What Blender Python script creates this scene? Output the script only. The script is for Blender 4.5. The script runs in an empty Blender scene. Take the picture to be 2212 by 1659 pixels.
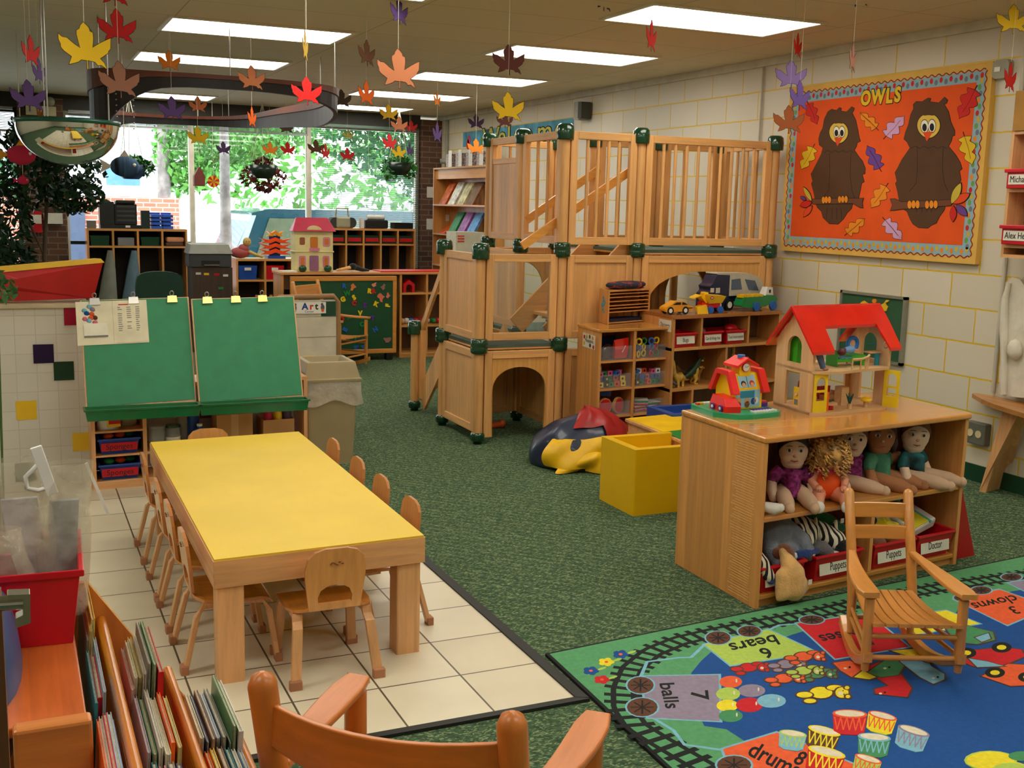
import bpy, math, random
from mathutils import Vector, Matrix
from math import sin, cos, pi, sqrt, atan2, radians
random.seed(7)
SC = bpy.context.scene
COL = SC.collection
# ---------------------------------------------------------------- camera
FPX, YAW, PIT, ROL, CH, WX = 2391.3, .4259564, -.1591760, .0242175, 1.546355, 5.1713
_F = Vector((sin(YAW)*cos(PIT), cos(YAW)*cos(PIT), sin(PIT)))
_r = Vector((cos(YAW), -sin(YAW), 0)); _u = _r.cross(_F)
CR = _r*cos(ROL)+_u*sin(ROL); CU = -_r*sin(ROL)+_u*cos(ROL)
cam = bpy.data.cameras.new('camera'); camo = bpy.data.objects.new('camera', cam); COL.objects.link(camo)
cam.sensor_width = 36; cam.lens = FPX/2212*36; cam.clip_start = .05; cam.clip_end = 300
camo.matrix_world = Matrix(((CR.x, CU.x, -_F.x, 0), (CR.y, CU.y, -_F.y, 0), (CR.z, CU.z, -_F.z, CH), (0, 0, 0, 1)))
SC.camera = camo
# ---------------------------------------------------------------- light and exposure
vs = SC.view_settings
vs.view_transform = 'Standard'; vs.look = 'None'; vs.gamma = 1; vs.use_curve_mapping = False; vs.exposure = 0.62
SC.cycles.max_bounces = 8; SC.cycles.diffuse_bounces = 4; SC.cycles.transparent_max_bounces = 16
SC.cycles.sample_clamp_indirect = 6
LAMP = 5.5        # strength of the fluorescent panels
SKY = 4.2
w = bpy.data.worlds.new('sky'); SC.world = w; w.use_nodes = True
nt = w.node_tree; bg = nt.nodes['Background']
tc = nt.nodes.new('ShaderNodeTexCoord'); sp = nt.nodes.new('ShaderNodeSeparateXYZ'); cr = nt.nodes.new('ShaderNodeValToRGB')
nt.links.new(tc.outputs['Generated'], sp.inputs[0]); nt.links.new(sp.outputs['Z'], cr.inputs[0]); nt.links.new(cr.outputs[0], bg.inputs[0])
cr.color_ramp.elements[0].color = (.95, .97, 1, 1); cr.color_ramp.elements[1].color = (.55, .72, 1, 1)
bg.inputs[1].default_value = SKY
sun = bpy.data.lights.new('sun', 'SUN'); sun.energy = 7; sun.angle = .01; sun.color = (1, .96, .88)
suno = bpy.data.objects.new('sun', sun); COL.objects.link(suno)
suno.rotation_euler = (radians(-20), radians(22), 0)      # high sun, almost overhead: it lights the street, not the room
# ---------------------------------------------------------------- picture <-> room helpers (photo pixels give places on real planes)
def ray(x, y): return _F + CR*((x-1106)/FPX) - CU*((y-829.5)/FPX)
def fl(x, y, z=0): d = ray(x, y); return Vector((0, 0, CH)) + d*((z-CH)/d.z)
def wl(x, y, X=WX): d = ray(x, y); return Vector((0, 0, CH)) + d*(X/d.x)
def dp(x, y, Y): d = ray(x, y); return Vector((0, 0, CH)) + d*(Y/d.y)
# ---------------------------------------------------------------- materials
def lin(c): return tuple((v/12.92 if v <= .04045 else ((v+.055)/1.055)**2.4) for v in (k/255 for k in c[:3]))
MC = {}
def mat(name, rgb, rough=.5, metal=0, var=.06, vs=9, bump=0, bs=60, coat=0, trans=0, alpha=1, emit=0, stretch=None, ior=1.45, sheen=0):
    if name in MC: return MC[name]
    m = bpy.data.materials.new(name); m.use_nodes = True; n = m.node_tree; b = n.nodes['Principled BSDF']
    c = lin(rgb); b.inputs['Base Color'].default_value = (*c, 1); b.inputs['Roughness'].default_value = rough
    b.inputs['Metallic'].default_value = metal; b.inputs['Coat Weight'].default_value = coat
    b.inputs['Transmission Weight'].default_value = trans; b.inputs['Alpha'].default_value = alpha; b.inputs['IOR'].default_value = ior
    if sheen: b.inputs['Sheen Weight'].default_value = sheen
    if emit: b.inputs['Emission Color'].default_value = (*c, 1); b.inputs['Emission Strength'].default_value = emit
    t = n.nodes.new('ShaderNodeTexCoord'); mp = n.nodes.new('ShaderNodeMapping'); n.links.new(t.outputs['Object'], mp.inputs[0])
    if stretch: mp.inputs['Scale'].default_value = stretch
    if var:
        z = n.nodes.new('ShaderNodeTexNoise'); z.inputs['Scale'].default_value = vs; z.inputs['Detail'].default_value = 4
        n.links.new(mp.outputs[0], z.inputs['Vector'])
        r = n.nodes.new('ShaderNodeValToRGB'); r.color_ramp.elements[0].position = .3; r.color_ramp.elements[1].position = .7
        r.color_ramp.elements[0].color = (*[k*(1-var*2) for k in c], 1); r.color_ramp.elements[1].color = (*[min(1, k*(1+var*1.5)) for k in c], 1)
        n.links.new(z.outputs[0], r.inputs[0]); n.links.new(r.outputs[0], b.inputs['Base Color'])
    if bump:
        z = n.nodes.new('ShaderNodeTexNoise'); z.inputs['Scale'].default_value = bs; n.links.new(mp.outputs[0], z.inputs['Vector'])
        q = n.nodes.new('ShaderNodeBump'); q.inputs['Strength'].default_value = bump; q.inputs['Distance'].default_value = .01
        n.links.new(z.outputs[0], q.inputs['Height']); n.links.new(q.outputs[0], b.inputs['Normal'])
    MC[name] = m; return m
def wood(name, rgb, axis='z', rough=.38, dark=.72, coat=.25, sc=1.0, boards=True):
    key = name+axis
    if key in MC: return MC[key]
    m = bpy.data.materials.new(key); m.use_nodes = True; n = m.node_tree; b = n.nodes['Principled BSDF']
    c = lin(rgb); b.inputs['Roughness'].default_value = rough; b.inputs['Coat Weight'].default_value = coat; b.inputs['Coat Roughness'].default_value = .2
    t = n.nodes.new('ShaderNodeTexCoord'); mp = n.nodes.new('ShaderNodeMapping'); n.links.new(t.outputs['Object'], mp.inputs[0])
    s = {'x': (1.2, 14, 14), 'y': (14, 1.2, 14), 'z': (14, 14, 1.2)}[axis]; mp.inputs['Scale'].default_value = tuple(k*sc for k in s)
    z = n.nodes.new('ShaderNodeTexNoise'); z.inputs['Scale'].default_value = 3; z.inputs['Detail'].default_value = 6; z.inputs['Roughness'].default_value = .6
    n.links.new(mp.outputs[0], z.inputs['Vector'])
    r = n.nodes.new('ShaderNodeValToRGB'); r.color_ramp.elements[0].position = .25; r.color_ramp.elements[1].position = .75
    r.color_ramp.elements[0].color = (*[k*(dark+.1) for k in c], 1); r.color_ramp.elements[1].color = (*[min(1, k*1.18) for k in c], 1)
    n.links.new(z.outputs[0], r.inputs[0])
    out = r.outputs[0]
    if boards:   # glued staves: slow steps of tone across the grain
        mp2 = n.nodes.new('ShaderNodeMapping'); n.links.new(t.outputs['Object'], mp2.inputs[0])
        mp2.inputs['Scale'].default_value = {'x': (.01, 13, 13), 'y': (13, .01, 13), 'z': (13, 13, .01)}[axis]
        v = n.nodes.new('ShaderNodeTexVoronoi'); v.inputs['Scale'].default_value = 1; v.inputs['Randomness'].default_value = .6; n.links.new(mp2.outputs[0], v.inputs['Vector'])
        sv = n.nodes.new('ShaderNodeSeparateColor'); n.links.new(v.outputs['Color'], sv.inputs[0])
        mr = n.nodes.new('ShaderNodeMapRange'); mr.inputs['To Min'].default_value = .86; mr.inputs['To Max'].default_value = 1.1; n.links.new(sv.outputs[0], mr.inputs[0])
        mx = n.nodes.new('ShaderNodeMix'); mx.data_type = 'RGBA'; mx.blend_type = 'MULTIPLY'; mx.inputs[0].default_value = 1
        n.links.new(out, mx.inputs[6]); n.links.new(mr.outputs[0], mx.inputs[7]); out = mx.outputs[2]
    n.links.new(out, b.inputs['Base Color'])
    MC[key] = m; return m
# ---------------------------------------------------------------- mesh builder
def perp(d):
    a = Vector((0, 0, 1)) if abs(d.z) < .9 else Vector((1, 0, 0))
    u = d.cross(a).normalized(); return u, d.cross(u).normalized()
class MB:
    def __init__(s): s.v = []; s.f = []; s.m = []; s.mats = []; s.sm = []; s.mx = None
    def mi(s, m):
        if m not in s.mats: s.mats.append(m)
        return s.mats.index(m)
    def add(s, vs_, fs, m, sm=False, mx=None):
        o = len(s.v); k = s.mi(m); T = (s.mx @ mx if s.mx and mx else mx or s.mx)
        for p in vs_:
            p = Vector(p); s.v.append(tuple(T @ p if T else p))
        for f in fs: s.f.append(tuple(o+i for i in f)); s.m.append(k); s.sm.append(sm)
        return s
    def box(s, a, b, m, mx=None):
        x0, y0, z0 = [min(a[i], b[i]) for i in range(3)]; x1, y1, z1 = [max(a[i], b[i]) for i in range(3)]
        V = [(x0, y0, z0), (x1, y0, z0), (x1, y1, z0), (x0, y1, z0), (x0, y0, z1), (x1, y0, z1), (x1, y1, z1), (x0, y1, z1)]
        return s.add(V, [(0, 3, 2, 1), (4, 5, 6, 7), (0, 1, 5, 4), (1, 2, 6, 5), (2, 3, 7, 6), (3, 0, 4, 7)], m, mx=mx)
    def cb(s, c, d, m, mx=None): return s.box([c[i]-d[i]/2 for i in range(3)], [c[i]+d[i]/2 for i in range(3)], m, mx)
    def bar(s, p, q, wd, hd, m, up=None, mx=None):     # square bar from p to q
        p = Vector(p); q = Vector(q); d = (q-p).normalized(); up = Vector(up or (0, 0, 1))
        if abs(d.dot(up)) > .99: up = Vector((0, 1, 0))
        a = d.cross(up).normalized(); b = a.cross(d).normalized()
        V = [o+a*(i*wd/2)+b*(j*hd/2) for o in (p, q) for i, j in ((-1, -1), (1, -1), (1, 1), (-1, 1))]
        return s.add(V, [(0, 3, 2, 1), (4, 5, 6, 7), (0, 1, 5, 4), (1, 2, 6, 5), (2, 3, 7, 6), (3, 0, 4, 7)], m, mx=mx)
    def tube(s, pts, r, m, n=10, cap=True, sm=True, el=1.0, up=None, mx=None, close=False):
        pts = [Vector(p) for p in pts]; N = len(pts); rs = r if isinstance(r, (list, tuple)) else [r]*N
        V = []; u = None
        for i, p in enumerate(pts):
            d = (pts[(i+1) % N if close else min(i+1, N-1)]-pts[(i-1) % N if close else max(i-1, 0)]).normalized()
            if up: a = d.cross(Vector(up)).normalized(); b = a.cross(d)
            elif u is None: a, b = perp(d)
            else: a = (u-d*u.dot(d)).normalized(); b = d.cross(a)
            u = a
            for k in range(n):
                t = 2*pi*k/n; V.append(p+a*(cos(t)*rs[i])+b*(sin(t)*rs[i]*el))
        R_ = range(N if close else N-1)
        F = [(i*n+k, i*n+(k+1) % n, ((i+1) % N)*n+(k+1) % n, ((i+1) % N)*n+k) for i in R_ for k in range(n)]
        s.add(V, F, m, sm, mx)
        if cap and not close: s.add([V[k] for k in range(n)], [tuple(range(n))[::-1]], m, False, mx); s.add(V[-n:], [tuple(range(n))], m, False, mx)
        return s
    def cyl(s, p, q, r, m, r2=None, n=16, mx=None): return s.tube([p, q], [r, r if r2 is None else r2], m, n, mx=mx)
    def lathe(s, prof, m, c=(0, 0, 0), n=20, sm=True, mx=None, sc=(1, 1)):
        V = [(c[0]+r*cos(2*pi*k/n)*sc[0], c[1]+r*sin(2*pi*k/n)*sc[1], c[2]+z) for r, z in prof for k in range(n)]
        F = [(i*n+k, i*n+(k+1) % n, (i+1)*n+(k+1) % n, (i+1)*n+k) for i in range(len(prof)-1) for k in range(n)]
        return s.add(V, F, m, sm, mx)
    def sph(s, c, r, m, n=14, mx=None, rot=None):
        if not isinstance(r, (list, tuple)): r = (r, r, r)
        k = n//2; V = []; T = Matrix.Rotation(rot[0], 3, rot[1]) if rot else None
        for i in range(k+1):
            a = pi*i/k
            for j in range(n):
                b = 2*pi*j/n; p = Vector((r[0]*sin(a)*cos(b), r[1]*sin(a)*sin(b), r[2]*cos(a)))
                if T: p = T @ p
                V.append(p+Vector(c))
        return s.add(V, [(i*n+j, (i+1)*n+j, (i+1)*n+(j+1) % n, i*n+(j+1) % n) for i in range(k) for j in range(n)], m, True, mx)
    def prism(s, poly, z0, z1, m, mx=None, side=None, sm=False):
        n = len(poly); A = sum(poly[i][0]*poly[(i+1) % n][1]-poly[(i+1) % n][0]*poly[i][1] for i in range(n))
        if A < 0: poly = poly[::-1]
        V = [(x, y, z0) for x, y in poly]+[(x, y, z1) for x, y in poly]
        s.add(V, [tuple(range(n))[::-1], tuple(range(n, 2*n))], m, mx=mx)
        s.add(V, [(i, (i+1) % n, n+(i+1) % n, n+i) for i in range(n)], side or m, sm, mx)
        return s
    def loft(s, rings, m, sm=True, caps=True, mx=None):
        n = len(rings[0]); V = [p for r in rings for p in r]
        s.add(V, [(i*n+k, i*n+(k+1) % n, (i+1)*n+(k+1) % n, (i+1)*n+k) for i in range(len(rings)-1) for k in range(n)], m, sm, mx)
        if caps: s.add(rings[0], [tuple(range(n))[::-1]], m, mx=mx); s.add(rings[-1], [tuple(range(n))], m, mx=mx)
        return s
    def text(s, body, m, mx, size=.1, ext=.0008, align='CENTER', sx=1.0, off=0):
        c = bpy.data.curves.new('t', 'FONT'); c.body = body; c.size = size; c.extrude = ext; c.align_x = align; c.align_y = 'CENTER'; c.resolution_u = 3; c.offset = off
        o = bpy.data.objects.new('t', c); COL.objects.link(o)
        dg = bpy.context.evaluated_depsgraph_get(); me = bpy.data.meshes.new_from_object(o.evaluated_get(dg))
        V = [Vector((v.co.x*sx, v.co.y, v.co.z)) for v in me.vertices]; s.add(V, [tuple(p.vertices) for p in me.polygons], m, mx=mx)
        bpy.data.objects.remove(o); bpy.data.meshes.remove(me); bpy.data.curves.remove(c); return s
    def build(s, name, parent=None, bevel=0, sub=0, remesh=0, loc=None, seg=2, wp=False):
        me = bpy.data.meshes.new(name); me.from_pydata(s.v, [], s.f)
        for m in s.mats: me.materials.append(m)
        me.polygons.foreach_set('material_index', s.m); me.polygons.foreach_set('use_smooth', s.sm); me.update()
        o = bpy.data.objects.new(name, me); COL.objects.link(o)
        if parent:
            o.parent = parent
            if wp: o.matrix_parent_inverse = (Matrix.Translation(parent.location) @ Matrix.Rotation(parent.rotation_euler.z, 4, 'Z')).inverted()
        if loc: o.location = loc
        if bevel: b = o.modifiers.new('b', 'BEVEL'); b.width = bevel; b.segments = seg; b.limit_method = 'ANGLE'; b.angle_limit = radians(50)
        if remesh: r = o.modifiers.new('r', 'REMESH'); r.mode = 'VOXEL'; r.voxel_size = remesh; r.use_smooth_shade = True; q = o.modifiers.new('s', 'SMOOTH'); q.iterations = 5
        if sub: q = o.modifiers.new('s', 'SUBSURF'); q.levels = sub; q.render_levels = sub
        return o
def thing(name, label, cat, loc=(0, 0, 0), rz=0, group=None, frame=None):
    o = bpy.data.objects.new(name, None); COL.objects.link(o); o.empty_display_size = .05
    o.location = loc; o.rotation_euler = (0, 0, rz)
    if frame is not None: o.matrix_world = frame
    o['label'] = label; o['category'] = cat
    if group: o['group'] = group
    return o
def tag(o, label, cat, group=None, kind=None):
    o['label'] = label; o['category'] = cat
    if group: o['group'] = group
    if kind: o['kind'] = kind
    return o
def struct(o): o['kind'] = 'structure'; return o
def dup(r, loc=None, rz=None, label=None, group=None):
    c = r.copy(); COL.objects.link(c)
    if loc is not None: c.location = loc
    if rz is not None: c.rotation_euler = (0, 0, rz)
    if label: c['label'] = label
    if group: c['group'] = group
    for ch in list(r.children):
        k = ch.copy(); COL.objects.link(k); k.parent = c
        for g in list(ch.children):
            d = g.copy(); COL.objects.link(d); d.parent = k
    return c
def frm(o, ux, uy): ux = Vector(ux).normalized(); uy = Vector(uy).normalized(); return Matrix(((ux.x, uy.x, 0, o[0]), (ux.y, uy.y, 0, o[1]), (0, 0, 1, o[2]), (0, 0, 0, 1)))
def rect(w, h, r=0, n=4, cx=0, cy=0):
    if not r: return [(cx-w/2, cy-h/2), (cx+w/2, cy-h/2), (cx+w/2, cy+h/2), (cx-w/2, cy+h/2)]
    P = []
    for sx, sy, a0 in ((1, -1, -90), (1, 1, 0), (-1, 1, 90), (-1, -1, 180)):
        for i in range(n+1):
            a = radians(a0+90*i/n); P.append((cx+sx*(w/2-r)+r*cos(a), cy+sy*(h/2-r)+r*sin(a)))
    return P
def ell(rx, ry, n=16, cx=0, cy=0, a0=0, a1=360):
    return [(cx+rx*cos(radians(a0+(a1-a0)*i/n)), cy+ry*sin(radians(a0+(a1-a0)*i/n))) for i in range(n if a1-a0 == 360 else n+1)]
def inset(P, d):
    n = len(P); A = sum(P[i][0]*P[(i+1) % n][1]-P[(i+1) % n][0]*P[i][1] for i in range(n)); sg = 1 if A > 0 else -1; Q = []
    for i in range(n):
        a = Vector(P[i])-Vector(P[i-1]); b = Vector(P[(i+1) % n])-Vector(P[i])
        if a.length < 1e-9 or b.length < 1e-9: Q.append(P[i]); continue
        a.normalize(); b.normalize(); na = Vector((-a.y, a.x)); nb = Vector((-b.y, b.x)); k = na+nb
        k = k/max(k.length_squared*.5, .35)*1.0 if k.length > 1e-6 else na
        Q.append((P[i][0]+k.x*d*sg, P[i][1]+k.y*d*sg))
    return Q
def smooth(P, it=1):
    for _ in range(it):
        Q = []
        for i in range(len(P)):
            a = P[i]; b = P[(i+1) % len(P)]; Q += [(a[0]*.75+b[0]*.25, a[1]*.75+b[1]*.25), (a[0]*.25+b[0]*.75, a[1]*.25+b[1]*.75)]
        P = Q
    return P
# maple woods and common paints
MAPLE = (216, 161, 106); W_M = {a: wood('maple', MAPLE, a) for a in 'xyz'}
CLIMB = (220, 164, 98); W_C = {a: wood('climber maple', CLIMB, a, rough=.5, coat=.08) for a in 'xyz'}
SHELF = (210, 148, 80); W_S = {a: wood('shelf birch', SHELF, a, rough=.3) for a in 'xyz'}
OAK = (206, 138, 62); W_O = {a: wood('golden oak', OAK, a, rough=.28, coat=.5, boards=False) for a in 'xyz'}
RED = mat('red plastic', (196, 18, 32), .35); REDG = mat('glossy red', (215, 30, 25), .15, coat=.6)
YEL = mat('yellow plastic', (240, 195, 25), .35); GRN = mat('green plastic', (15, 75, 40), .25, coat=.4)
BLUE = mat('blue plastic', (30, 75, 160), .35); BLK = mat('black', (18, 18, 20), .4); WHT = mat('white', (225, 222, 212), .5)
PAPER = mat('paper', (222, 218, 200), .8); INK = mat('ink', (30, 28, 32), .7); STEEL = mat('steel', (170, 168, 160), .3, 1)
GREYM = mat('grey metal', (140, 140, 132), .5, .3)

def MF(F): b = MB(); b.mx = F; return b
# ================================================================= THE ROOM
BY = 13.9; CZ = 2.668; LX = -4.6; FY = -1.6
def nodes(m): return m.node_tree.nodes, m.node_tree.links, m.node_tree.nodes['Principled BSDF']
def block_mat():
    m = mat('painted block wall', (214, 208, 184), .45, var=0); n, l, b = nodes(m)
    t = n.new('ShaderNodeTexCoord'); s = n.new('ShaderNodeSeparateXYZ'); c = n.new('ShaderNodeCombineXYZ'); l.new(t.outputs['Object'], s.inputs[0])
    ad = n.new('ShaderNodeMath'); ad.inputs[1].default_value = -1.96977+.2032+40*.4064; l.new(s.outputs['Y'], ad.inputs[0])
    nz = n.new('ShaderNodeTexNoise'); nz.inputs['Scale'].default_value = 25; l.new(t.outputs['Object'], nz.inputs['Vector'])
    l.new(ad.outputs[0], c.inputs[0]); l.new(s.outputs['Z'], c.inputs[1])
    wob = n.new('ShaderNodeVectorMath'); wob.operation = 'MULTIPLY_ADD'; l.new(nz.outputs['Color'], wob.inputs[0]); wob.inputs[1].default_value = (.006, .006, 0); l.new(c.outputs[0], wob.inputs[2])
    k = n.new('ShaderNodeTexBrick'); l.new(wob.outputs[0], k.inputs['Vector']); k.inputs['Scale'].default_value = 1
    k.inputs['Brick Width'].default_value = .4064; k.inputs['Row Height'].default_value = .2032; k.inputs['Mortar Size'].default_value = .0052; k.inputs['Mortar Smooth'].default_value = .2
    k.inputs['Color1'].default_value = (*lin((216, 207, 186)), 1); k.inputs['Color2'].default_value = (*lin((209, 200, 178)), 1); k.inputs['Mortar'].default_value = (*lin((222, 182, 30)), 1)
    l.new(k.outputs['Color'], b.inputs['Base Color'])
    bp = n.new('ShaderNodeBump'); bp.inputs['Strength'].default_value = .5; bp.inputs['Distance'].default_value = .004; bp.invert = True; l.new(k.outputs['Fac'], bp.inputs['Height']); l.new(bp.outputs[0], b.inputs['Normal'])
    return m
def brickish(name, c1, c2, mo, bw, rh, ms, ax='x', off=.5, rough=.8, shift=(0, 0), bias=0):
    m = mat(name, c1, rough, var=0); n, l, b = nodes(m)
    t = n.new('ShaderNodeTexCoord'); s = n.new('ShaderNodeSeparateXYZ'); c = n.new('ShaderNodeCombineXYZ'); l.new(t.outputs['Object'], s.inputs[0])
    a0, a1 = {'x': ('X', 'Z'), 'y': ('Y', 'Z'), 'f': ('X', 'Y'), 'g': ('Y', 'X')}[ax]
    for i, a in enumerate((a0, a1)):
        q = n.new('ShaderNodeMath'); q.inputs[1].default_value = shift[i]; l.new(s.outputs[a], q.inputs[0]); l.new(q.outputs[0], c.inputs[i])
    k = n.new('ShaderNodeTexBrick'); l.new(c.outputs[0], k.inputs['Vector']); k.inputs['Scale'].default_value = 1; k.offset = off; k.inputs['Bias'].default_value = bias
    k.inputs['Brick Width'].default_value = bw; k.inputs['Row Height'].default_value = rh; k.inputs['Mortar Size'].default_value = ms; k.inputs['Mortar Smooth'].default_value = .1
    for nm, v in (('Color1', c1), ('Color2', c2), ('Mortar', mo)): k.inputs[nm].default_value = (*lin(v), 1)
    l.new(k.outputs['Color'], b.inputs['Base Color'])
    bp = n.new('ShaderNodeBump'); bp.inputs['Strength'].default_value = .4; bp.inputs['Distance'].default_value = .003; bp.invert = True; l.new(k.outputs['Fac'], bp.inputs['Height']); l.new(bp.outputs[0], b.inputs['Normal'])
    return m
def carpet_mat(name, base, fleck, dark, sc=1.0):
    m = mat(name, base, .95, var=0); n, l, b = nodes(m)
    t = n.new('ShaderNodeTexCoord'); mp = n.new('ShaderNodeMapping'); l.new(t.outputs['Object'], mp.inputs[0]); mp.inputs['Scale'].default_value = (110*sc, 200*sc, 110*sc); mp.inputs['Rotation'].default_value = (0, 0, .5)
    v = n.new('ShaderNodeTexVoronoi'); v.inputs['Scale'].default_value = 1; l.new(mp.outputs[0], v.inputs['Vector'])
    s = n.new('ShaderNodeSeparateColor'); l.new(v.outputs['Color'], s.inputs[0])
    r = n.new('ShaderNodeValToRGB'); l.new(s.outputs[0], r.inputs[0]); e = r.color_ramp.elements; e[0].position = .0; e[0].color = (*lin(dark), 1); e[1].position = .55; e[1].color = (*lin(base), 1)
    e2 = e.new(.72); e2.color = (*lin(base), 1); e3 = e.new(.86); e3.color = (*lin(fleck), 1)
    w = n.new('ShaderNodeTexWave'); w.inputs['Scale'].default_value = 9; w.inputs['Distortion'].default_value = 1.5; w.bands_direction = 'DIAGONAL'; l.new(t.outputs['Object'], w.inputs['Vector'])
    mr = n.new('ShaderNodeMapRange'); mr.inputs['To Min'].default_value = .8; mr.inputs['To Max'].default_value = 1.12; l.new(w.outputs['Fac'], mr.inputs[0])
    mx = n.new('ShaderNodeMix'); mx.data_type = 'RGBA'; mx.blend_type = 'MULTIPLY'; mx.inputs[0].default_value = 1; l.new(r.outputs[0], mx.inputs[6]); l.new(mr.outputs[0], mx.inputs[7]); l.new(mx.outputs[2], b.inputs['Base Color'])
    bp = n.new('ShaderNodeBump'); bp.inputs['Strength'].default_value = .6; bp.inputs['Distance'].default_value = .004; l.new(v.outputs['Distance'], bp.inputs['Height']); l.new(bp.outputs[0], b.inputs['Normal'])
    b.inputs['Specular IOR Level'].default_value = .1
    return m
CARPET = carpet_mat('green loop carpet', (74, 98, 70), (126, 138, 100), (52, 74, 54))
BLOCK = block_mat()
TILE = brickish('cream floor tile', (222, 212, 184), (212, 200, 170), (92, 80, 62), .2805, .29625, .0035, 'f', 0, .35, shift=(-1.581+28.05, -2.9286+29.625))
def tile_mottle():
    n, l, b = nodes(TILE); k = [x for x in n if x.type == 'TEX_BRICK'][0]
    z = n.new('ShaderNodeTexNoise'); z.inputs['Scale'].default_value = 5; z.inputs['Detail'].default_value = 6; t = [x for x in n if x.type == 'TEX_COORD'][0]; l.new(t.outputs['Object'], z.inputs['Vector'])
    mr = n.new('ShaderNodeMapRange'); mr.inputs['To Min'].default_value = .86; mr.inputs['To Max'].default_value = 1.1; l.new(z.outputs[0], mr.inputs[0])
    mx = n.new('ShaderNodeMix'); mx.data_type = 'RGBA'; mx.blend_type = 'MULTIPLY'; mx.inputs[0].default_value = 1; l.new(k.outputs['Color'], mx.inputs[6]); l.new(mr.outputs[0], mx.inputs[7]); l.new(mx.outputs[2], b.inputs['Base Color'])
tile_mottle()
CEIL = brickish('ceiling panels', (222, 208, 178), (218, 204, 174), (180, 166, 138), 1.22, .61, .004, 'f', 0, .9, shift=(.22+12.2, -.08+12.2))
# floor: carpet slab and the tiled corner set into it
TX, TY = 1.5811, 2.9286      # the tile corner nearest the rug
struct(MB().box((LX, FY, -.1), (WX+.3, BY+.2, 0), CARPET).build('floor'))
struct(MB().box((-1.6, TY, 0), (TX, 7.35, .006), TILE).build('floor'))
RUB = mat('black rubber strip', (30, 32, 28), .6)
struct(MB().prism([(TX-.003, TY), (TX+.035, TY-.02), (TX+.035, 7.4), (TX-.003, 7.4)], 0, .012, RUB).build('trim_1'))
struct(MB().prism([(-1.6, TY+.003), (TX, TY+.003), (TX+.035, TY-.025), (-1.6, TY-.03)], 0, .011, RUB).build('trim_2'))
struct(MB().box((LX, FY, CZ), (WX+.3, BY+.2, CZ+.1), CEIL).build('ceiling'))
struct(MB().box((WX, FY, 0), (WX+.2, BY+.2, CZ), BLOCK).build('wall_right'))
CREAM = mat('cream wall paint', (205, 198, 172), .6)
struct(MB().box((LX-.2, FY, 0), (LX, BY+.2, CZ), CREAM).build('wall_left'))
struct(MB().box((LX-.2, FY-.2, 0), (WX+.3, FY, CZ), CREAM).build('wall_front'))
struct(MB().box((WX-.03, 3.0, CZ-.055), (WX-.001, BY, CZ-.001), mat('trim paint', (205, 200, 180), .5)).build('trim_3'))
struct(MB().box((WX-.012, FY, 0), (WX-.001, 13.8, .10), mat('green cove base', (18, 62, 38), .5)).build('baseboard_right'))
# window wall: brick piers, mullions, glass, head, sill
BRK = brickish('brown brick', (112, 76, 56), (84, 58, 46), (120, 110, 96), .2, .067, .006, 'x', .5, .9)
BRKY = brickish('brown brick side', (112, 76, 56), (84, 58, 46), (120, 110, 96), .2, .067, .006, 'y', .5, .9)
DKMET = mat('dark window metal', (40, 44, 42), .4, .5); ALU = mat('pale window metal', (232, 226, 204), .5)
struct(MB().box((4.88, BY-.12, 0), (5.17, BY+.15, 2.62), BRK).build('wall_back'))
struct(MB().box((.13, BY-.12, 0), (.61, BY+.15, 2.62), BRK).build('wall_back'))
struct(MB().box((-4.6, BY-.12, 0), (-3.2, BY+.15, 2.62), BRK).build('wall_back'))
struct(MB().box((LX, BY-.1, 2.50), (4.88, BY+.15, CZ), mat('window head', (54, 54, 48), .6)).build('wall_back'))
struct(MB().box((LX, BY-.02, 0), (4.88, BY+.12, .42), mat('sill wall', (120, 112, 96), .6)).build('wall_back'))
struct(MB().box((-4.6, BY+.15, CZ), (5.5, BY+1.3, CZ+.1), mat('eave', (150, 140, 120), .8)).build('trim_4'))
def glass_mat():
    m = bpy.data.materials.new('window glass'); m.use_nodes = True; n = m.node_tree.nodes; l = m.node_tree.links
    n.clear(); o = n.new('ShaderNodeOutputMaterial'); t = n.new('ShaderNodeBsdfTransparent'); g = n.new('ShaderNodeBsdfGlossy'); x = n.new('ShaderNodeMixShader'); f = n.new('ShaderNodeFresnel')
    t.inputs[0].default_value = (.93, .96, .95, 1); g.inputs['Roughness'].default_value = .02; l.new(f.outputs[0], x.inputs[0]); l.new(t.outputs[0], x.inputs[1]); l.new(g.outputs[0], x.inputs[2]); l.new(x.outputs[0], o.inputs[0]); return m
GLASS = glass_mat()
wi = 0
for x0, x1, mt in ((.61, 2.02, ALU), (2.02, 3.44, ALU), (3.44, 4.88, ALU), (-1.6, .13, DKMET), (-3.2, -1.6, DKMET)):
    wi += 1
    b = MB()
    for a, c_ in ((x0+.0003, x0+.028), (x1-.028, x1-.0003)): b.box((a, BY-.05, .42), (c_, BY+.05, 2.5), mt)
    b.box((x0+.028, BY-.04, .42), (x1-.028, BY+.04, .47), mt).box((x0+.028, BY-.04, 2.45), (x1-.028, BY+.04, 2.5), mt)
    if wi == 1 or wi > 3: b.box((x0, BY-.04, .99), (x1, BY+.04, 1.03), DKMET)
    w_ = struct(b.build('window_%d' % wi))
    MB().box((x0+.03, BY, .47), (x1-.03, BY+.006, 2.45), GLASS).build('window_pane', w_)
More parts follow.
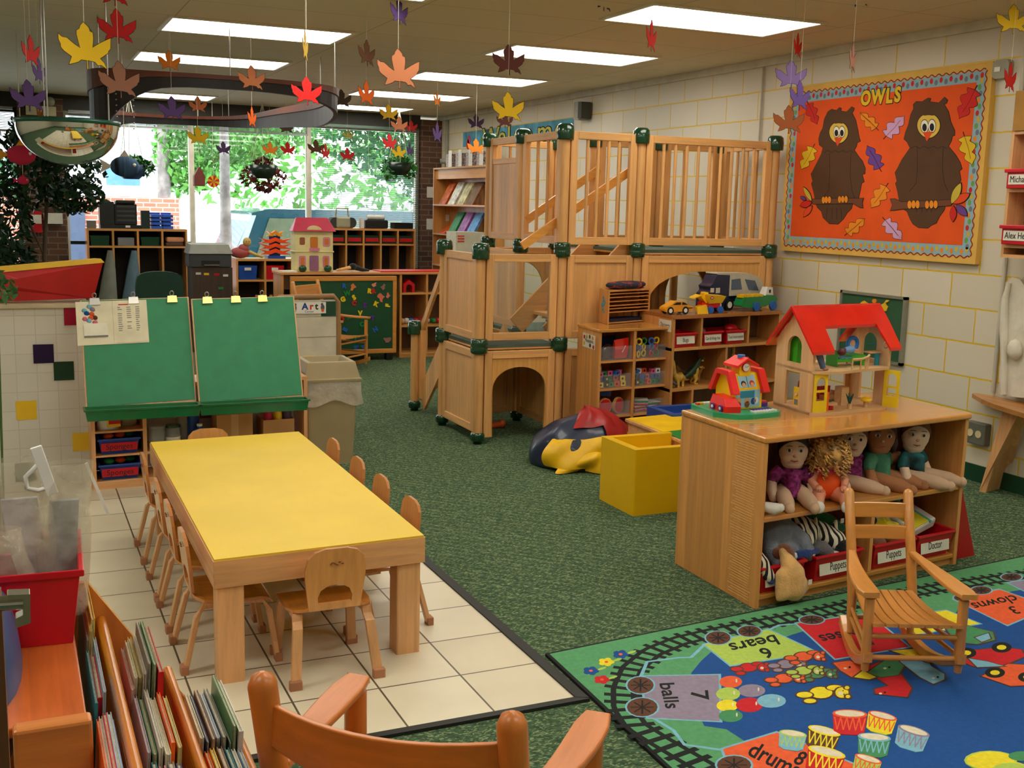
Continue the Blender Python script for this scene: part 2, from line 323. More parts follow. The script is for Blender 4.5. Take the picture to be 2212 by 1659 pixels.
# venetian blinds: lowered on the right window, drawn up on the others
SLAT = mat('grey blind slat', (150, 156, 150), .4, .2); SLATG = mat('green grey blind slat', (96, 120, 104), .4, .2)
def blind(x0, x1, z0, z1, step, label, m, tilt=.15, y=BY-.14):
    t = thing('venetian_blind', label, 'blind', ((x0+x1)/2, y, z1)); L = (x1-x0)/2
    MB().box((-L, -.025, -.03), (L, .025, 0), m).build('head_rail', t)
    b = MB(); z = -.05
    while z > z0-z1:
        b.add([(-L, -.022, z-tilt*.03), (L, -.022, z-tilt*.03), (L, .022, z+tilt*.03), (-L, .022, z+tilt*.03)], [(0, 1, 2, 3)], m); z -= step
    b.build('slats', t)
    MB().box((-L, -.02, z0-z1-.02), (L, .02, z0-z1), m).build('bottom_rail', t)
    for k in (-.7, 0, .7): MB().cyl((L*k, -.024, -.03), (L*k, -.024, z0-z1), .0015, WHT, n=4).build('cord', t)
blind(3.5, 4.84, .72, 2.5, .024, 'green grey venetian blind lowered over the right-hand window pane beside the brick pier', SLATG)
blind(2.08, 3.4, 2.36, 2.5, .010, 'drawn-up venetian blind above the middle window with the blue van behind', SLAT)
blind(.66, 1.98, 2.36, 2.5, .010, 'drawn-up venetian blind above the window with the white house behind', SLAT)
blind(-1.55, .09, 2.25, 2.5, .018, 'half raised blind at the left edge behind the tall ficus', SLAT)
# fluorescent ceiling lights
EMIT = mat('lamp diffuser', (255, 250, 238), .5, var=0, emit=LAMP)
def ceil_light():
    t = thing('ceiling_light', '', 'ceiling light', (0, 0, CZ), group='fluorescent ceiling lights')
    f = MB(); 
    for a, b_ in (((-.60, -.31), (.60, -.285)), ((-.60, .285), (.60, .31)), ((-.60, -.285), (-.575, .285)), ((.575, -.285), (.60, .285))): f.box((*a, -.012), (*b_, -.001), ALU)
    f.build('frame', t)
    MB().box((-.575, -.285, -.008), (.575, .285, -.002), EMIT).build('diffuser', t)
    return t
first = True
L0 = ceil_light()
lights = [('R', 3.87, y) for y in (5.77, 7.6, 9.48, 11.3, 13.1)]+[('L', 1.565, y) for y in (7.73, 9.56, 11.4, 13.1)]+[('N', x, y) for x in (3.87, 1.565) for y in (.3, 2.1, 3.95)]+[('N', 1.565, 5.77)]+[('N', -.8, y) for y in (1.2, 3.4)]+[('N', -2.6, y) for y in (3, 5.8, 8.6)]  # N: unseen panels outside the picture, added for the room's illumination
nm = {'R': 'right row', 'L': 'left row'}; cnt = {'R': 0, 'L': 0}
ordw = ['nearest', 'second', 'third', 'fourth', 'farthest']
for k, (s_, x, y) in enumerate(lights):
    if s_ == 'N': lab = 'unseen fluorescent panel light outside the picture, added to light the room'
    else: lab = 'white fluorescent panel light, %s of the %s of ceiling lights' % (ordw[cnt[s_]] if not (s_ == 'L' and cnt[s_] == 3) else 'farthest', nm[s_]); cnt[s_] += 1
    o = L0 if k == 0 else dup(L0)
    o.location = (x, y, CZ); o['label'] = lab
# ================================================================= CLIMBING LOFT
GCAP = mat('dark green connector', (14, 62, 36), .2, var=.03, coat=.7)
CLEAR = GLASS
XA, XC, XD, XE = 2.745, 3.325, 3.895, 5.0; YA, YB, YI = 6.58, 7.235, 7.83
Z0, Z1, Z2, Z3 = .0, .645, 1.27, 2.045
loft = thing('climbing_loft', 'large maple wood indoor climbing loft with dark green corner connectors against the block wall', 'play structure', (XA, YA, 0))
def post(x, y, z0, z1):
    b = MB(); b.cyl((x, y, z0+.02), (x, y, z1-.02), .034, W_C['z'], n=8); b.build('post', loft, wp=True)
def conn(x, y, z, end=0):
    r = .057; h = .050
    b = MB()
    pr = [(0, -h), (r*.8, -h), (r, -h*.8), (r, -.006), (r*.96, 0), (r, .006), (r, h*.8), (r*.8, h), (0, h)]
    if end: pr = [(0, -h*1.05), (r*.97, -h*1.05), (r, -h*.9), (r*1.03, .0), (r*.95, h*.7), (r*.7, h), (0, h)]
    b.lathe(pr, GCAP, (x, y, z), 18); b.build('corner_connector', loft, wp=True)
def foot(x, y):
    MB().lathe([(0, .0), (.03, 0), (.03, .02), (.046, .022), (.048, .06), (.042, .075), (0, .075)], GCAP, (x, y, 0), 18).build('foot_cap', loft, wp=True)
def panel(p, q, z0, z1, kind, n=4, win=False):
    x0, y0 = p; x1, y1 = q; L = sqrt((x1-x0)**2+(y1-y0)**2); a = atan2(y1-y0, x1-x0); T = Matrix.Translation((x0, y0, 0)) @ Matrix.Rotation(a, 4, 'Z')
    g = W_C['z']; h = W_C['x'] if abs(sin(a)) < .5 else W_C['y']
    s0 = .036; s1 = .088; e = .018; b = MB()
    for u0, u1 in ((s0, s1), (L-s1, L-s0)): b.box((u0, -e, z0), (u1, e, z1), g, mx=T)
    b.box((s1, -e, z1-.05), (L-s1, e, z1), h, mx=T)
    if kind != 'arch': b.box((s1, -e, z0), (L-s1, e, z0+.05), h, mx=T)
    if kind == 'clear' : pass
    nm_ = {'solid': 'panel', 'spindle': 'railing', 'arch': 'arch_panel', 'clear': 'window_panel'}[kind]
    if kind == 'solid' and win: b.box((s1, -e*.8, z1-.19), (L-s1, e*.8, z1-.15), h, mx=T)
    o = b.build(nm_, loft, wp=True, bevel=.003)
    P = loft.matrix_world
    if kind == 'solid': MB().box((s1, -.008, z0+.05), (L-s1, .008, z1-(.19 if win else .05)), g, mx=T).build('board', o)
    if kind == 'clear': MB().box((s1, -.003, z0+.05), (L-s1, .003, z1-.05), CLEAR, mx=T).build('clear_pane', o)
    if kind == 'spindle':
        for k in range(n):
            u = s1+(L-2*s1)*(k+1)/(n+1); MB().cyl((u, 0, z0+.045), (u, 0, z1-.045), .0115, W_C['z'], n=10, mx=T).build('spindle', o)
    if kind == 'arch':
        W_ = L-2*s1; H = z1-.05; hh = n      # n = height of the spring line above z0 for the arch
        ax = [(s1+W_/2-W_/2*.96*cos(radians(t)) , z0+hh+(H-.06-z0-hh)*sin(radians(t))**.85) for t in range(0, 181, 9)]
        poly = [(s1, z0), (s1, H), (L-s1, H), (L-s1, z0)]+[(L-s1-.012, z0)]+[(x, z) for x, z in ax[::-1]]+[(s1+.012, z0)]
        R_ = T @ Matrix(((1, 0, 0, 0), (0, 0, -1, 0), (0, 1, 0, 0), (0, 0, 0, 1)))
        MB().prism(poly, -.009, .009, wood('arch ply', (214, 158, 84), 'z', boards=False, rough=.3), mx=R_).build('arch_board', o)
    return o
A, B, I = (XA, YA), (XA, YB), (XA, YI); C_, G, H_ = (XC, YA), (XC, YB), (XC, YI); D, M_, N_ = (XD, YA), (XD, YB), (XD, YI); E_, K_ = (XE, YA), (XE, YB); J_ = (4.45, YB); J2 = (4.45, YI); K2 = (5.0, YI)
for p in (A, B): post(*p, 0, Z2); foot(*p); conn(*p, Z1); conn(*p, Z2-.01, 1)
post(*I, 0, Z1); foot(*I); conn(*I, Z1-.01, 1)
for p in (C_, G, H_, D, M_, N_, E_, K_, J_): post(*p, 0, Z3); foot(*p); conn(*p, Z1); conn(*p, Z2); conn(*p, Z3-.01, 1)
for p in (J2, K2): post(*p, 0, Z2); foot(*p); conn(*p, Z2, 1)
lo, m0, m1, u0, u1 = .07, Z1-.035, Z1+.035, Z2+.035, Z3-.005
for args in ((A, B, lo, m0, 'solid'), (A, C_, lo-.03, m0, 'arch', .30), (A, B, m1, Z2-.03, 'solid'), (A, C_, m1, Z2-.03, 'clear'),
             (B, G, lo, m0, 'solid'), (C_, G, lo, m0, 'solid'), (C_, D, lo, m0, 'solid'), (C_, D, m1, Z2-.035, 'solid'), (D, E_, lo, m0, 'solid'), (D, E_, m1-.02, Z2-.035, 'arch', .24),
             (G, H_, m1, Z2-.035, 'solid'), (H_, N_, m1, Z2-.035, 'arch', .2), (E_, K_, m1, Z2-.035, 'solid'), (J_, K_, m1, Z2-.035, 'arch', .2), (M_, J_, lo, Z2-.035, 'solid'),
             (C_, G, u0, u1, 'spindle', 2), (C_, D, u0, u1, 'spindle', 4), (D, E_, u0, u1, 'spindle', 9), (M_, J_, u0, u1, 'spindle', 2), (J_, K_, u0, u1, 'spindle', 2), (H_, N_, u0, u1, 'spindle', 4), (E_, K_, u0, u1, 'spindle', 3)):
    panel(*args)
panel(G, H_, u0, u1, 'solid', win=True)
# decks
DECK = mat('grey green deck carpet', (92, 112, 100), .9)
for nm_, a, b_, z in (('lower_deck', (XA+.02, YA+.02), (XC-.02, YI-.6), Z1), ('upper_deck', (XD-.02, YA+.02), (XE-.02, YI), Z2), ('landing_deck', (XC+.02, YB+.02), (XD, YI), Z1+.0)):
    MB().box((*a, z-.018), (*b_, z+.004), DECK).box((*a, z-.03), (*b_, z-.0181), W_C['x']).build(nm_, loft, wp=True)
# stairs from the low deck up to the high one, with handrails
for k in range(3): MB().box((XC+.08+.16*k, YA+.06, Z1+.14+.155*k), (XC+.30+.16*k, YB-.06, Z1+.165+.155*k), W_C['y']).build('stair_tread', loft, wp=True, bevel=.003)
for y in (YA+.06, YB-.06): MB().bar((XC-.05, y, Z1+.06), (XD-.02, y, Z2+.02), .02, .14, W_C['x'], up=(0, 0, 1)).build('stair_stringer', loft, wp=True)
for y, x_, z_ in ((YA+.07, XC-.26, Z2+.02), (YB-.08, XC+.0, Z2+.18)): MB().bar((x_, y, z_), (XD, y, Z3-.22), .02, .055, wood('handrail', (216, 150, 66), 'x', boards=False), up=(0, 0, 1)).build('handrail', loft, wp=True)
# entry steps between the low corner post and the tower
for x in (XA+.05, XC-.1): MB().bar((x, YI-.04, .08), (x, YB-.03, Z1), .022, .17, W_C['z'], up=(0, 0, 1)).build('stair_stringer', loft, wp=True)
for k in range(2): MB().box((XA+.06, YI-.22-.19*k, .2+.19*k), (XC-.1, YI-.02-.19*k, .225+.19*k), W_C['y']).build('stair_tread', loft, wp=True)
MB().bar((XA+.04, YI-.03, Z1-.03), (XA+.04, YB+.02, 1.22), .022, .05, W_C['z'], up=(0, 0, 1)).build('handrail', loft, wp=True)
MB().box((XA+.02, YI-.07, .1), (XA+.06, YI-.035, Z1-.03), W_C['z']).build('post_strip', loft, wp=True)
t = thing('wooden_toy', 'orange wooden peg lying on the carpet inside the loft arch', 'toy', (3.05, 6.98, 0)); MB().cyl((-.05, 0, .028), (.05, .02, .028), .022, mat('orange wood', (190, 80, 25), .5), n=12).sph((.055, .02, .033), .03, mat('orange wood', 0)).build('peg', t)
# ================================================================= TABLE AND CHILD CHAIRS
TBZ = .428
def child_chair(label):
    t = thing('child_chair', label, 'chair', group='bentwood chairs around the yellow table')
    ply = wood('chair ply', (214, 152, 84), 'z', rough=.25, boards=False, coat=.6); edge = W_M['z']
    # local: faces +y, back at y=0, feet at y=-.01..; one bent sheet of plywood makes back and seat
    pr = []
    for k in range(13):
        a = k/12; z = .452-.19*a; pr.append((0.0+.03*sin(a*1.9), z))
    def prof():
        P = [(-.012, .452), (-.006, .40), (.004, .34), (.010, .29), (.018, .265), (.040, .245), (.08, .238), (.15, .236), (.22, .238), (.26, .232), (.275, .222)]
        return P
    P = prof(); wd = [.062, .092, .096, .088, .088, .095, .13, .142, .145, .14, .13]; th = .011
    # backrest with the arched cut-out near the seat
    bk = []; H = .20
    outer = [(-.085, 0), (-.098, .10), (-.100, .14), (-.092, .178), (-.070, .200), (-.035, .210), (.035, .210), (.070, .200), (.092, .178), (.100, .14), (.098, .10), (.085, 0)]
    hole = [(.055, .022), (.057, .045), (.048, .068), (.025, .082), (0, .085), (-.025, .082), (-.048, .068), (-.057, .045), (-.055, .022)]
    T = Matrix.Translation((0, .018, .246)) @ Matrix.Rotation(radians(6), 4, 'X') @ Matrix(((1, 0, 0, 0), (0, 0, -1, 0), (0, 1, 0, 0), (0, 0, 0, 1)))
    b = MB()
    # ring between outline and cut-out made of two halves
    left = outer[:6]+[(0, .210), (0, .085)]+hole[5:]+[(0, .022), (0, 0)]
    right = [(-x, y) for x, y in left]
    for h in (left, right): b.prism(h, -th/2, th/2, ply, mx=T, side=wood('ply edge', (188, 120, 60), 'z', boards=False))
    b.build('backrest', t)
    s = MB(); R_ = []
    for (y, z), w_ in zip([(.012, .256), (.022, .246), (.05, .238), (.1, .235), (.17, .236), (.23, .236), (.258, .228), (.268, .218)], [.085, .10, .13, .142, .143, .142, .14, .138]):
        R_.append([(-w_, y, z-th/2), (w_, y, z-th/2), (w_, y, z+th/2), (-w_, y, z+th/2)])
    s.loft(R_, wood('chair seat', (196, 122, 50), 'y', rough=.2, boards=False, coat=.8), sm=False); s.build('seat', t, bevel=.002)
    TIP = mat('tan rubber tip', (172, 118, 84), .7)
    for sx in (-1, 1):
        for fr in (0, 1):
            if fr: pts = [(sx*.112, .16, .226), (sx*.116, .235, .224), (sx*.120, .258, .19), (sx*.134, .285, .0)]
            else: pts = [(sx*.112, .12, .226), (sx*.116, .045, .224), (sx*.120, .022, .19), (sx*.138, -.025, .0)]
            R2 = []
            for i, p in enumerate(pts):
                wv = .0165; th2 = .0085; yy = 1 if fr else -1; dz = (0, -.004, .002, 0)[i]; R2.append([(p[0]-wv, p[1]-th2*(i > 1), p[2]+(-th2 if i < 2 else 0)), (p[0]+wv, p[1]-th2*(i > 1), p[2]+(-th2 if i < 2 else 0)), (p[0]+wv, p[1]+th2*(i > 1), p[2]+(th2 if i < 2 else 0)), (p[0]-wv, p[1]+th2*(i > 1), p[2]+(th2 if i < 2 else 0))])
            l = MB().loft(R2, W_M['z'], sm=False).build('leg', t, bevel=.003)
            p = pts[-1]; MB().box((p[0]-.020, p[1]-.012, .0), (p[0]+.020, p[1]+.012, .036), TIP).build('rubber_tip', l, bevel=.003)
    m = MB(); 
    for k in range(5): m.bar((-.02+.009*k, -.0085, .402+.006*(k % 2)), (-.012+.009*k, -.0085, .408-.005*(k % 3)), .003, .003, mat('burnt mark', (120, 70, 30), .7))
    m.build('stamped_mark', t)
    return t
ch0 = child_chair('bentwood child chair alone at the near end of the yellow table'); ch0.location = (.908, 3.335, 0)
xl, xr = .485, 1.335
for k, y in enumerate((3.70, 4.08, 4.42, 4.90)):
    dup(ch0, (xl, y, 0), -pi/2, 'bentwood child chair on the left side of the yellow table, %s from the near end' % ('first', 'second', 'third', 'farthest')[k])
for k, y in enumerate((3.83, 4.2, 4.54, 4.94)):
    dup(ch0, (xr, y, 0), pi/2, 'bentwood child chair on the carpet side of the yellow table, %s from the near end' % ('first', 'second', 'third', 'farthest')[k])
dup(ch0, (.83, 5.36, 0), pi, 'bentwood child chair at the far end of the yellow table by the art shelf')
t = thing('activity_table', 'low rectangular classroom table with a bright yellow top and thick maple apron', 'table', (.9, 4.3, 0))
q = [fl(463, 1209, TBZ), fl(916, 1156, TBZ), fl(645, 932, TBZ), fl(325, 955, TBZ)]; q = [(p.x, p.y) for p in q]
YTOP = mat('yellow laminate', (230, 194, 46), .5, var=.03, vs=3)
MB().prism(q, TBZ-.006, TBZ, YTOP).build('tabletop', t, wp=True, bevel=.001)
b = MB(); EDG = W_M['x']
o_ = inset(q, -.004); i_ = inset(q, .03)
for k in range(4): b.prism([o_[k], o_[(k+1) % 4], i_[(k+1) % 4], i_[k]], TBZ-.095, TBZ-.0065, W_M['x'] if k % 2 == 0 else W_M['y'])
b.build('apron', t, wp=True, bevel=.003)
for k in range(4):
    c = Vector(i_[k])*1.0; m_ = Vector((sum(p[0] for p in q)/4, sum(p[1] for p in q)/4)); d_ = Vector((1 if m_.x > c.x else -1, 1 if m_.y > c.y else -1))
    c = c-d_*.022; MB().box((c.x, c.y, .0), (c.x+d_.x*.085, c.y+d_.y*.085, TBZ-.096), W_M['z']).build('leg', t, wp=True, bevel=.006)
# ================================================================= ROCKING CHAIRS
def rocker(label, wb, wf, H, sh, ah, dep, R, slats, wd, curved=False, lean=.16, r=.016):
    t = thing('rocking_chair', label, 'chair')
    # local: faces -y; origin on the floor under the middle
    yb, yf = dep/2, -dep/2; rk = .045; rl = dep*1.35/2
    wz = wd['z']
    for s in (-1, 1):
        P = [(s*(wb/2+(wf-wb)/2*(k/10)), rl-2*rl*k/10+.03, .02+((abs(k-4.2)/5.8)**2)*.075) for k in range(11)]
        b = MB(); b.loft([[(x-.014, y, z-.018), (x+.014, y, z-.018), (x+.014, y, z+.018), (x-.014, y, z+.018)] for x, y, z in P], wd['y'], sm=False); b.build('rocker', t, bevel=.004)
        x = s*wb/2; top = (x, yb+lean*.75, H); lowp = (x, yb-.01, .05)
        MB().tube([lowp, (x, yb, sh*.7), (x, yb+.0, sh), (x, yb+lean*.35, sh+(H-sh)*.5), top, (x, yb+lean*.75, H+r*.7), (x, yb+lean*.75, H+r*1.0)], [r*.75, r, r*1.1, r*1.1, r*1.1, r*.8, r*.2], wz, 14).build('back_post', t)
        x = s*wf/2; MB().tube([(x, yf, .04), (x, yf, .1), (x, yf, ah-.01)], [r*.75, r*1.05, r*1.05], wz, 12).build('front_post', t)
        a0 = Vector((s*wb/2, yb+lean*.25, ah+.035)); a1 = Vector((s*(wf/2+.006), yf-.03, ah+.01)); sd = Vector((1, 0, 0)); b = MB(); rg = []
        for k in range(9):
            f = k/8; c = a0.lerp(a1, f); hw = r*(.9+(1.3 if r < .02 else .65)*sin(min(1, f*1.15)*pi*.55)**1.5)*(1 if k < 8 else .75); c = c+Vector((s*.012*sin(pi*f), 0, -.01*sin(pi*f)))
            rg.append([c+Vector((-hw, 0, -.009)), c+Vector((hw, 0, -.009)), c+Vector((hw, 0, .009)), c+Vector((-hw, 0, .009))])
        b.loft(rg, wd['y'], sm=False).build('armrest', t, bevel=.006, seg=3)
        for z in (sh-.05, sh*.55): MB().tube([(s*wb/2, yb, z), (s*wf/2, yf, z-.01)], r*.5, wd['y'], 8).build('stretcher', t)
    for z in (sh-.03, sh*.45): MB().tube([(-wf/2, yf, z), (wf/2, yf, z)], r*.6, wd['x'], 8).build('stretcher', t)
    MB().tube([(-wb/2, yb, sh*.55), (wb/2, yb, sh*.55)], r*.6, wd['x'], 8).build('stretcher', t)
    for (z, hh) in slats:
        f = (z-sh)/(H-sh); yy = yb+lean*.75*f; b = MB(); rg = []
        for k in range(13):
            u = k/12*2-1; c = Vector((u*wb/2*1.0, yy+(.055*(1-u*u)*wb/.46 if curved else .008*(1-u*u)), z)); up = hh*(1+.25*(1-u*u)*(1 if curved else 0))
            dz = -.018*(1-u*u) if curved else 0
            rg.append([c+Vector((0, -.007, -up/2+dz)), c+Vector((0, .007, -up/2+dz)), c+Vector((0, .009, up/2+dz)), c+Vector((0, -.005, up/2+dz))])
        b.loft(rg, wd['x'], sm=False).build('back_slat', t, bevel=.003)
    n = 7
    for k in range(n):
        u0 = (k+.06)/n*2-1; u1 = (k+.94)/n*2-1; rg = []
        for j in range(9):
            f = j/8; w_ = wb/2*.97+(wf-wb)/2*f; y = yb-.01+(yf-.02-yb)*f; z = sh+.016-.022*sin(pi*f*.85)+.012*f*f
            rg.append([(u0*w_, y, z-.006), (u1*w_, y, z-.006), (u1*w_, y, z+.006), (u0*w_, y, z+.006)])
        MB().loft(rg, wd['y'], sm=False).build('seat_slat', t, bevel=.002)
    return t
r1 = rocker('small golden oak rocking chair on the train rug in front of the toy shelf', .215, .31, .535, .19, .30, .32, 0, [(.475, .055), (.40, .05)], W_O); r1.location = (2.735, 2.765, .0125); r1.rotation_euler = (0, 0, radians(-24))
r2 = rocker('reddish oak rocking chair with one curved back slat at the bottom edge', .50, .58, .63, .20, .40, .42, 0, [(.55, .085)], {a: wood('honey oak', (200, 114, 40), a, rough=.38, boards=False, coat=.25) for a in 'xyz'}, curved=True, r=.026, lean=.12)
r2.location = (.790, 2.078, -.0); r2.rotation_euler = (0, 0, radians(139))
r3 = rocker('small wooden rocking chair in front of the green magnet board', .40, .46, .80, .30, .47, .40, 0, [(.72, .11)], W_O); r3.location = (2.72, 10.02, 0); r3.rotation_euler = (0, 0, radians(42))
# ================================================================= THINGS ON THE RIGHT WALL
def TF(x, y, z, rot=0): return Matrix.Translation((x, y, z)) @ Matrix(((1, 0, 0, 0), (0, 0, -1, 0), (0, 1, 0, 0), (0, 0, 0, 1))) @ Matrix.Rotation(rot, 4, 'Z')      # faces -y
def TW(x, y, z, rot=0): return Matrix.Translation((x, y, z)) @ Matrix(((0, 0, -1, 0), (-1, 0, 0, 0), (0, 1, 0, 0), (0, 0, 0, 1))) @ Matrix.Rotation(rot, 4, 'Z')     # faces -x
def TU(x, y, z, rot=0): return Matrix.Translation((x, y, z)) @ Matrix.Rotation(rot, 4, 'Z')                                                                        # faces up
XB = WX-.035; WM = TW(XB, 0, 0)
def w2(P): return [(-wl(x, y, XB).y, wl(x, y, XB).z) for x, y in P]
def bz(P): return w2([(1640+.31342*x, 100+.31342*y) for x, y in P])
def PP(name, c, rough=.85): return mat('paper '+name, c, rough, var=.03)
P_OR = PP('orange board', (228, 84, 14)); P_BR = PP('brown', (84, 54, 28)); P_YE = PP('yellow', (226, 186, 30)); P_RD = PP('red', (205, 34, 26)); P_PU = PP('purple', (104, 62, 140)); P_LI = PP('lilac', (206, 158, 196)); P_AM = PP('amber', (232, 138, 22)); P_FA = PP('owl face', (222, 186, 72)); P_WH = PP('white', (236, 230, 214)); P_BK = PP('black', (24, 20, 16)); P_BN = PP('branch', (112, 64, 36)); P_BO = PP('beak', (226, 74, 26)); P_OL = PP('olive', (200, 176, 58))
board = thing('bulletin_board', 'orange bulletin board with two brown paper owls and the title OWLS', 'bulletin board', (XB, 5.72, 1.28))
y0, y1, z0, z1 = 4.815, 6.63, 1.275, 2.425
b = MB(); b.box((XB+.0, y0, z0), (WX-.001, y1, z1), PP('straw border', (222, 176, 84)))
b.build('board', board, wp=True)
b = MB(); bw = .062
b.box((XB-.001, y0+.045, z0+.045), (XB, y1-.045, z1-.045), PP('pale blue strip', (142, 176, 186)))
ycut = y0+.045+bw; b.box((XB-.002, ycut, z0+.045+bw), (XB-.001, y1-.045-bw, z1-.045-bw), P_OR)
cc = [P_OL, P_RD, PP('leaf green', (108, 158, 70)), P_AM, PP('slate', (110, 120, 130)), PP('leaf green', 0)]
k = 0; n_ = 44
for i in range(n_):
    yy = y0+.07+(y1-y0-.14)*i/(n_-1)
    for zz in (z0+.045+bw/2, z1-.045-bw/2): b.prism(ell(.013, .017, 8, -yy, zz+.006*(-1)**i), .0012, .002, cc[(i*7+k) % 6], mx=WM); k += 1
for i in range(27):
    zz = z0+.10+(z1-z0-.2)*i/26
    for yy in (y0+.045+bw/2, y1-.045-bw/2): b.prism(ell(.013, .017, 8, -yy+.006*(-1)**i, zz), .0012, .002, cc[(i*5+k) % 6], mx=WM); k += 1
def strip(b, P, w_, lo_, hi_, m, T, closed=False):
    n = len(P); L_ = []; R_ = []
    for i in range(n):
        a = Vector(P[(i-1) % n] if closed or i else P[0]); c = Vector(P[(i+1) % n] if closed or i < n-1 else P[-1]); d = (c-a)
        d = d.normalized() if d.length > 1e-9 else Vector((1, 0)); q = Vector((-d.y, d.x))*(w_/2); p = Vector(P[i]); L_.append(p+q); R_.append(p-q)
    for i in range(n if closed else n-1):
        j = (i+1) % n; b.prism([tuple(L_[i]), tuple(L_[j]), tuple(R_[j]), tuple(R_[i])], lo_, hi_, m, mx=T)
WV = PP('maroon wave', (140, 24, 40))
for zz in (z0+.04, z1-.04): strip(b, [(-(y0+.045+(y1-y0-.09)*i/220), zz+.007*sin(i*.86)) for i in range(221)], .006, .0012, .0022, WV, WM)
for yy in (y0+.04, y1-.04): strip(b, [(-yy+.007*sin(i*.86), z0+.045+(z1-z0-.09)*i/140) for i in range(141)], .006, .0012, .0022, WV, WM)
b.build('scalloped_border', board, wp=True)
def pic(parts, name, par=board):
    b = MB()
    for P, m, h in parts:
        b.prism(P, .001, h-.0004, P_BK, mx=WM); b.prism(inset(P, .003), .001, h, m, mx=WM)
    return b.build(name, par, wp=True)
O1 = [(475,450),(500,432),(535,440),(555,420),(570,425),(568,445),(605,450),(640,415),(660,425),(655,445),(645,460),(670,510),(685,580),(692,625),(702,655),(680,665),(675,690),(660,715),(690,760),(715,790),(735,840),(733,880),(715,885),(728,935),(710,945),(700,1000),(690,1045),(655,1060),(640,1120),(610,1150),(585,1190),(560,1215),(545,1228),(485,1225),(465,1205),(440,1180),(430,1140),(400,1110),(385,1050),(375,1000),(360,945),(370,930),(358,880),(370,860),(400,800),(430,740),(440,700),(415,680),(410,640),(420,600),(440,560),(450,500)]
O2 = [(1063,400),(1085,378),(1125,380),(1165,355),(1188,358),(1180,380),(1240,388),(1280,348),(1305,370),(1295,395),(1280,400),(1310,450),(1325,520),(1352,580),(1352,615),(1335,620),(1330,650),(1310,690),(1360,750),(1390,800),(1403,845),(1385,860),(1395,920),(1380,960),(1370,1010),(1340,1060),(1290,1090),(1280,1130),(1250,1170),(1225,1220),(1190,1235),(1165,1255),(1100,1252),(1060,1225),(1040,1190),(1020,1140),(975,1110),(965,1060),(955,1000),(940,945),(950,930),(937,870),(955,840),(985,780),(1020,730),(1040,700),(1020,660),(998,640),(1010,590),(1030,540),(1045,470),(1065,430)]
def heart(cx, cy, rx, ry): return [(cx+rx*cos(radians(a)), cy-ry*sin(radians(a))*(1 if not 60 < a < 120 else .88) if sin(radians(a)) > 0 else cy-ry*sin(radians(a))*(1.1-.1*abs(cos(radians(a))))) for a in range(0, 360, 12)]
for O, F_, rx, ry, ey, er, bk, br, cl, nm_ in ((O1, (552, 592), 64, 70, ((537, 590), (575, 590)), (20, 37), ((523, 632), (580, 628), (545, 690)), [(372,1050),(725,1045),(715,1080),(722,1115),(700,1115),(650,1085),(372,1090)], ((448, 1060), (468, 1058), (490, 1058), (560, 1056), (582, 1055), (605, 1055)), 'left'),
      (O2, (1172, 545), 78, 80, ((1145, 552), (1196, 550)), (25, 44), ((1135, 592), (1200, 588), (1162, 657)), [(905,1050),(940,1048),(985,1070),(1330,1055),(1330,1100),(985,1125),(905,1135),(920,1095)], ((1042, 1092), (1070, 1090), (1098, 1090), (1163, 1092), (1193, 1090), (1222, 1090)), 'right')):
    b = MB(); b.prism(bz(O), .002, .0035, P_BK, mx=WM); b.prism(inset(bz(O), .003), .002, .004, P_BR, mx=WM)
    cx = F_[0]
    for s_ in (-1, 1): strip(b, bz([(cx+s_*rx*1.15+10, F_[1]+130+ry*.2), (cx+s_*rx*1.1+8, F_[1]+300), (cx+s_*rx*1.25+10, F_[1]+400), (cx+s_*rx*1.7, F_[1]+455)]), .003, .004, .0045, P_BK, WM)
    strip(b, bz([(cx-rx*1.6+i*rx*3.2/8, F_[1]+ry*1.9+8*(-1)**i) for i in range(9)]), .003, .004, .0045, P_BK, WM)
    for dx in (-55, -20, 10, 40): strip(b, bz([(cx-25+dx, F_[1]+540-rx*.3), (cx-25+dx*1.1, F_[1]+600)]), .003, .004, .0045, P_BK, WM)
    b.build('paper_owl', board, wp=True)
    b = MB()
    for s_, m, h in ((1.06, P_BK, .005), (1, P_FA, .0055)): b.prism(bz(heart(F_[0], F_[1], rx*s_, ry*s_)), .004, h, m, mx=WM)
    for e in ey:
        for s_, m, h, dy in ((1.12, P_BK, .006, 0), (1, P_WH, .0065, 0), (.62, P_BK, .007, 8)): b.prism(bz(ell(er[0]*s_, er[1]*s_, 16, e[0], e[1]+dy)), .004, h, m, mx=WM)
    b.prism(bz(bk), .004, .0075, P_BO, mx=WM); b.build('owl_face', board, wp=True)
    b = MB(); b.prism(bz(br), .004, .006, P_BK, mx=WM); b.prism(inset(bz(br), .003), .004, .0065, P_BN, mx=WM)
    for c in cl: b.prism(bz(ell(14 if nm_ == 'left' else 17, 27 if nm_ == 'left' else 31, 12, *c)), .005, .0072, P_BK, mx=WM); b.prism(bz(ell(11 if nm_ == 'left' else 14, 24 if nm_ == 'left' else 28, 12, *c)), .005, .0078, P_AM, mx=WM)
    b.build('perch', board, wp=True)
def petal(a, c, w_, m, h=.008):
    a = Vector(a); c = Vector(c); d = c-a; q = Vector((-d.y, d.x)).normalized()*w_; P = []
    for i in range(9): f = i/8; P.append(tuple(a+d*f+q*sin(pi*f)**.8))
    for i in range(7, 0, -1): f = i/8; P.append(tuple(a+d*f-q*sin(pi*f)**.8))
    return (bz(P), m, h)
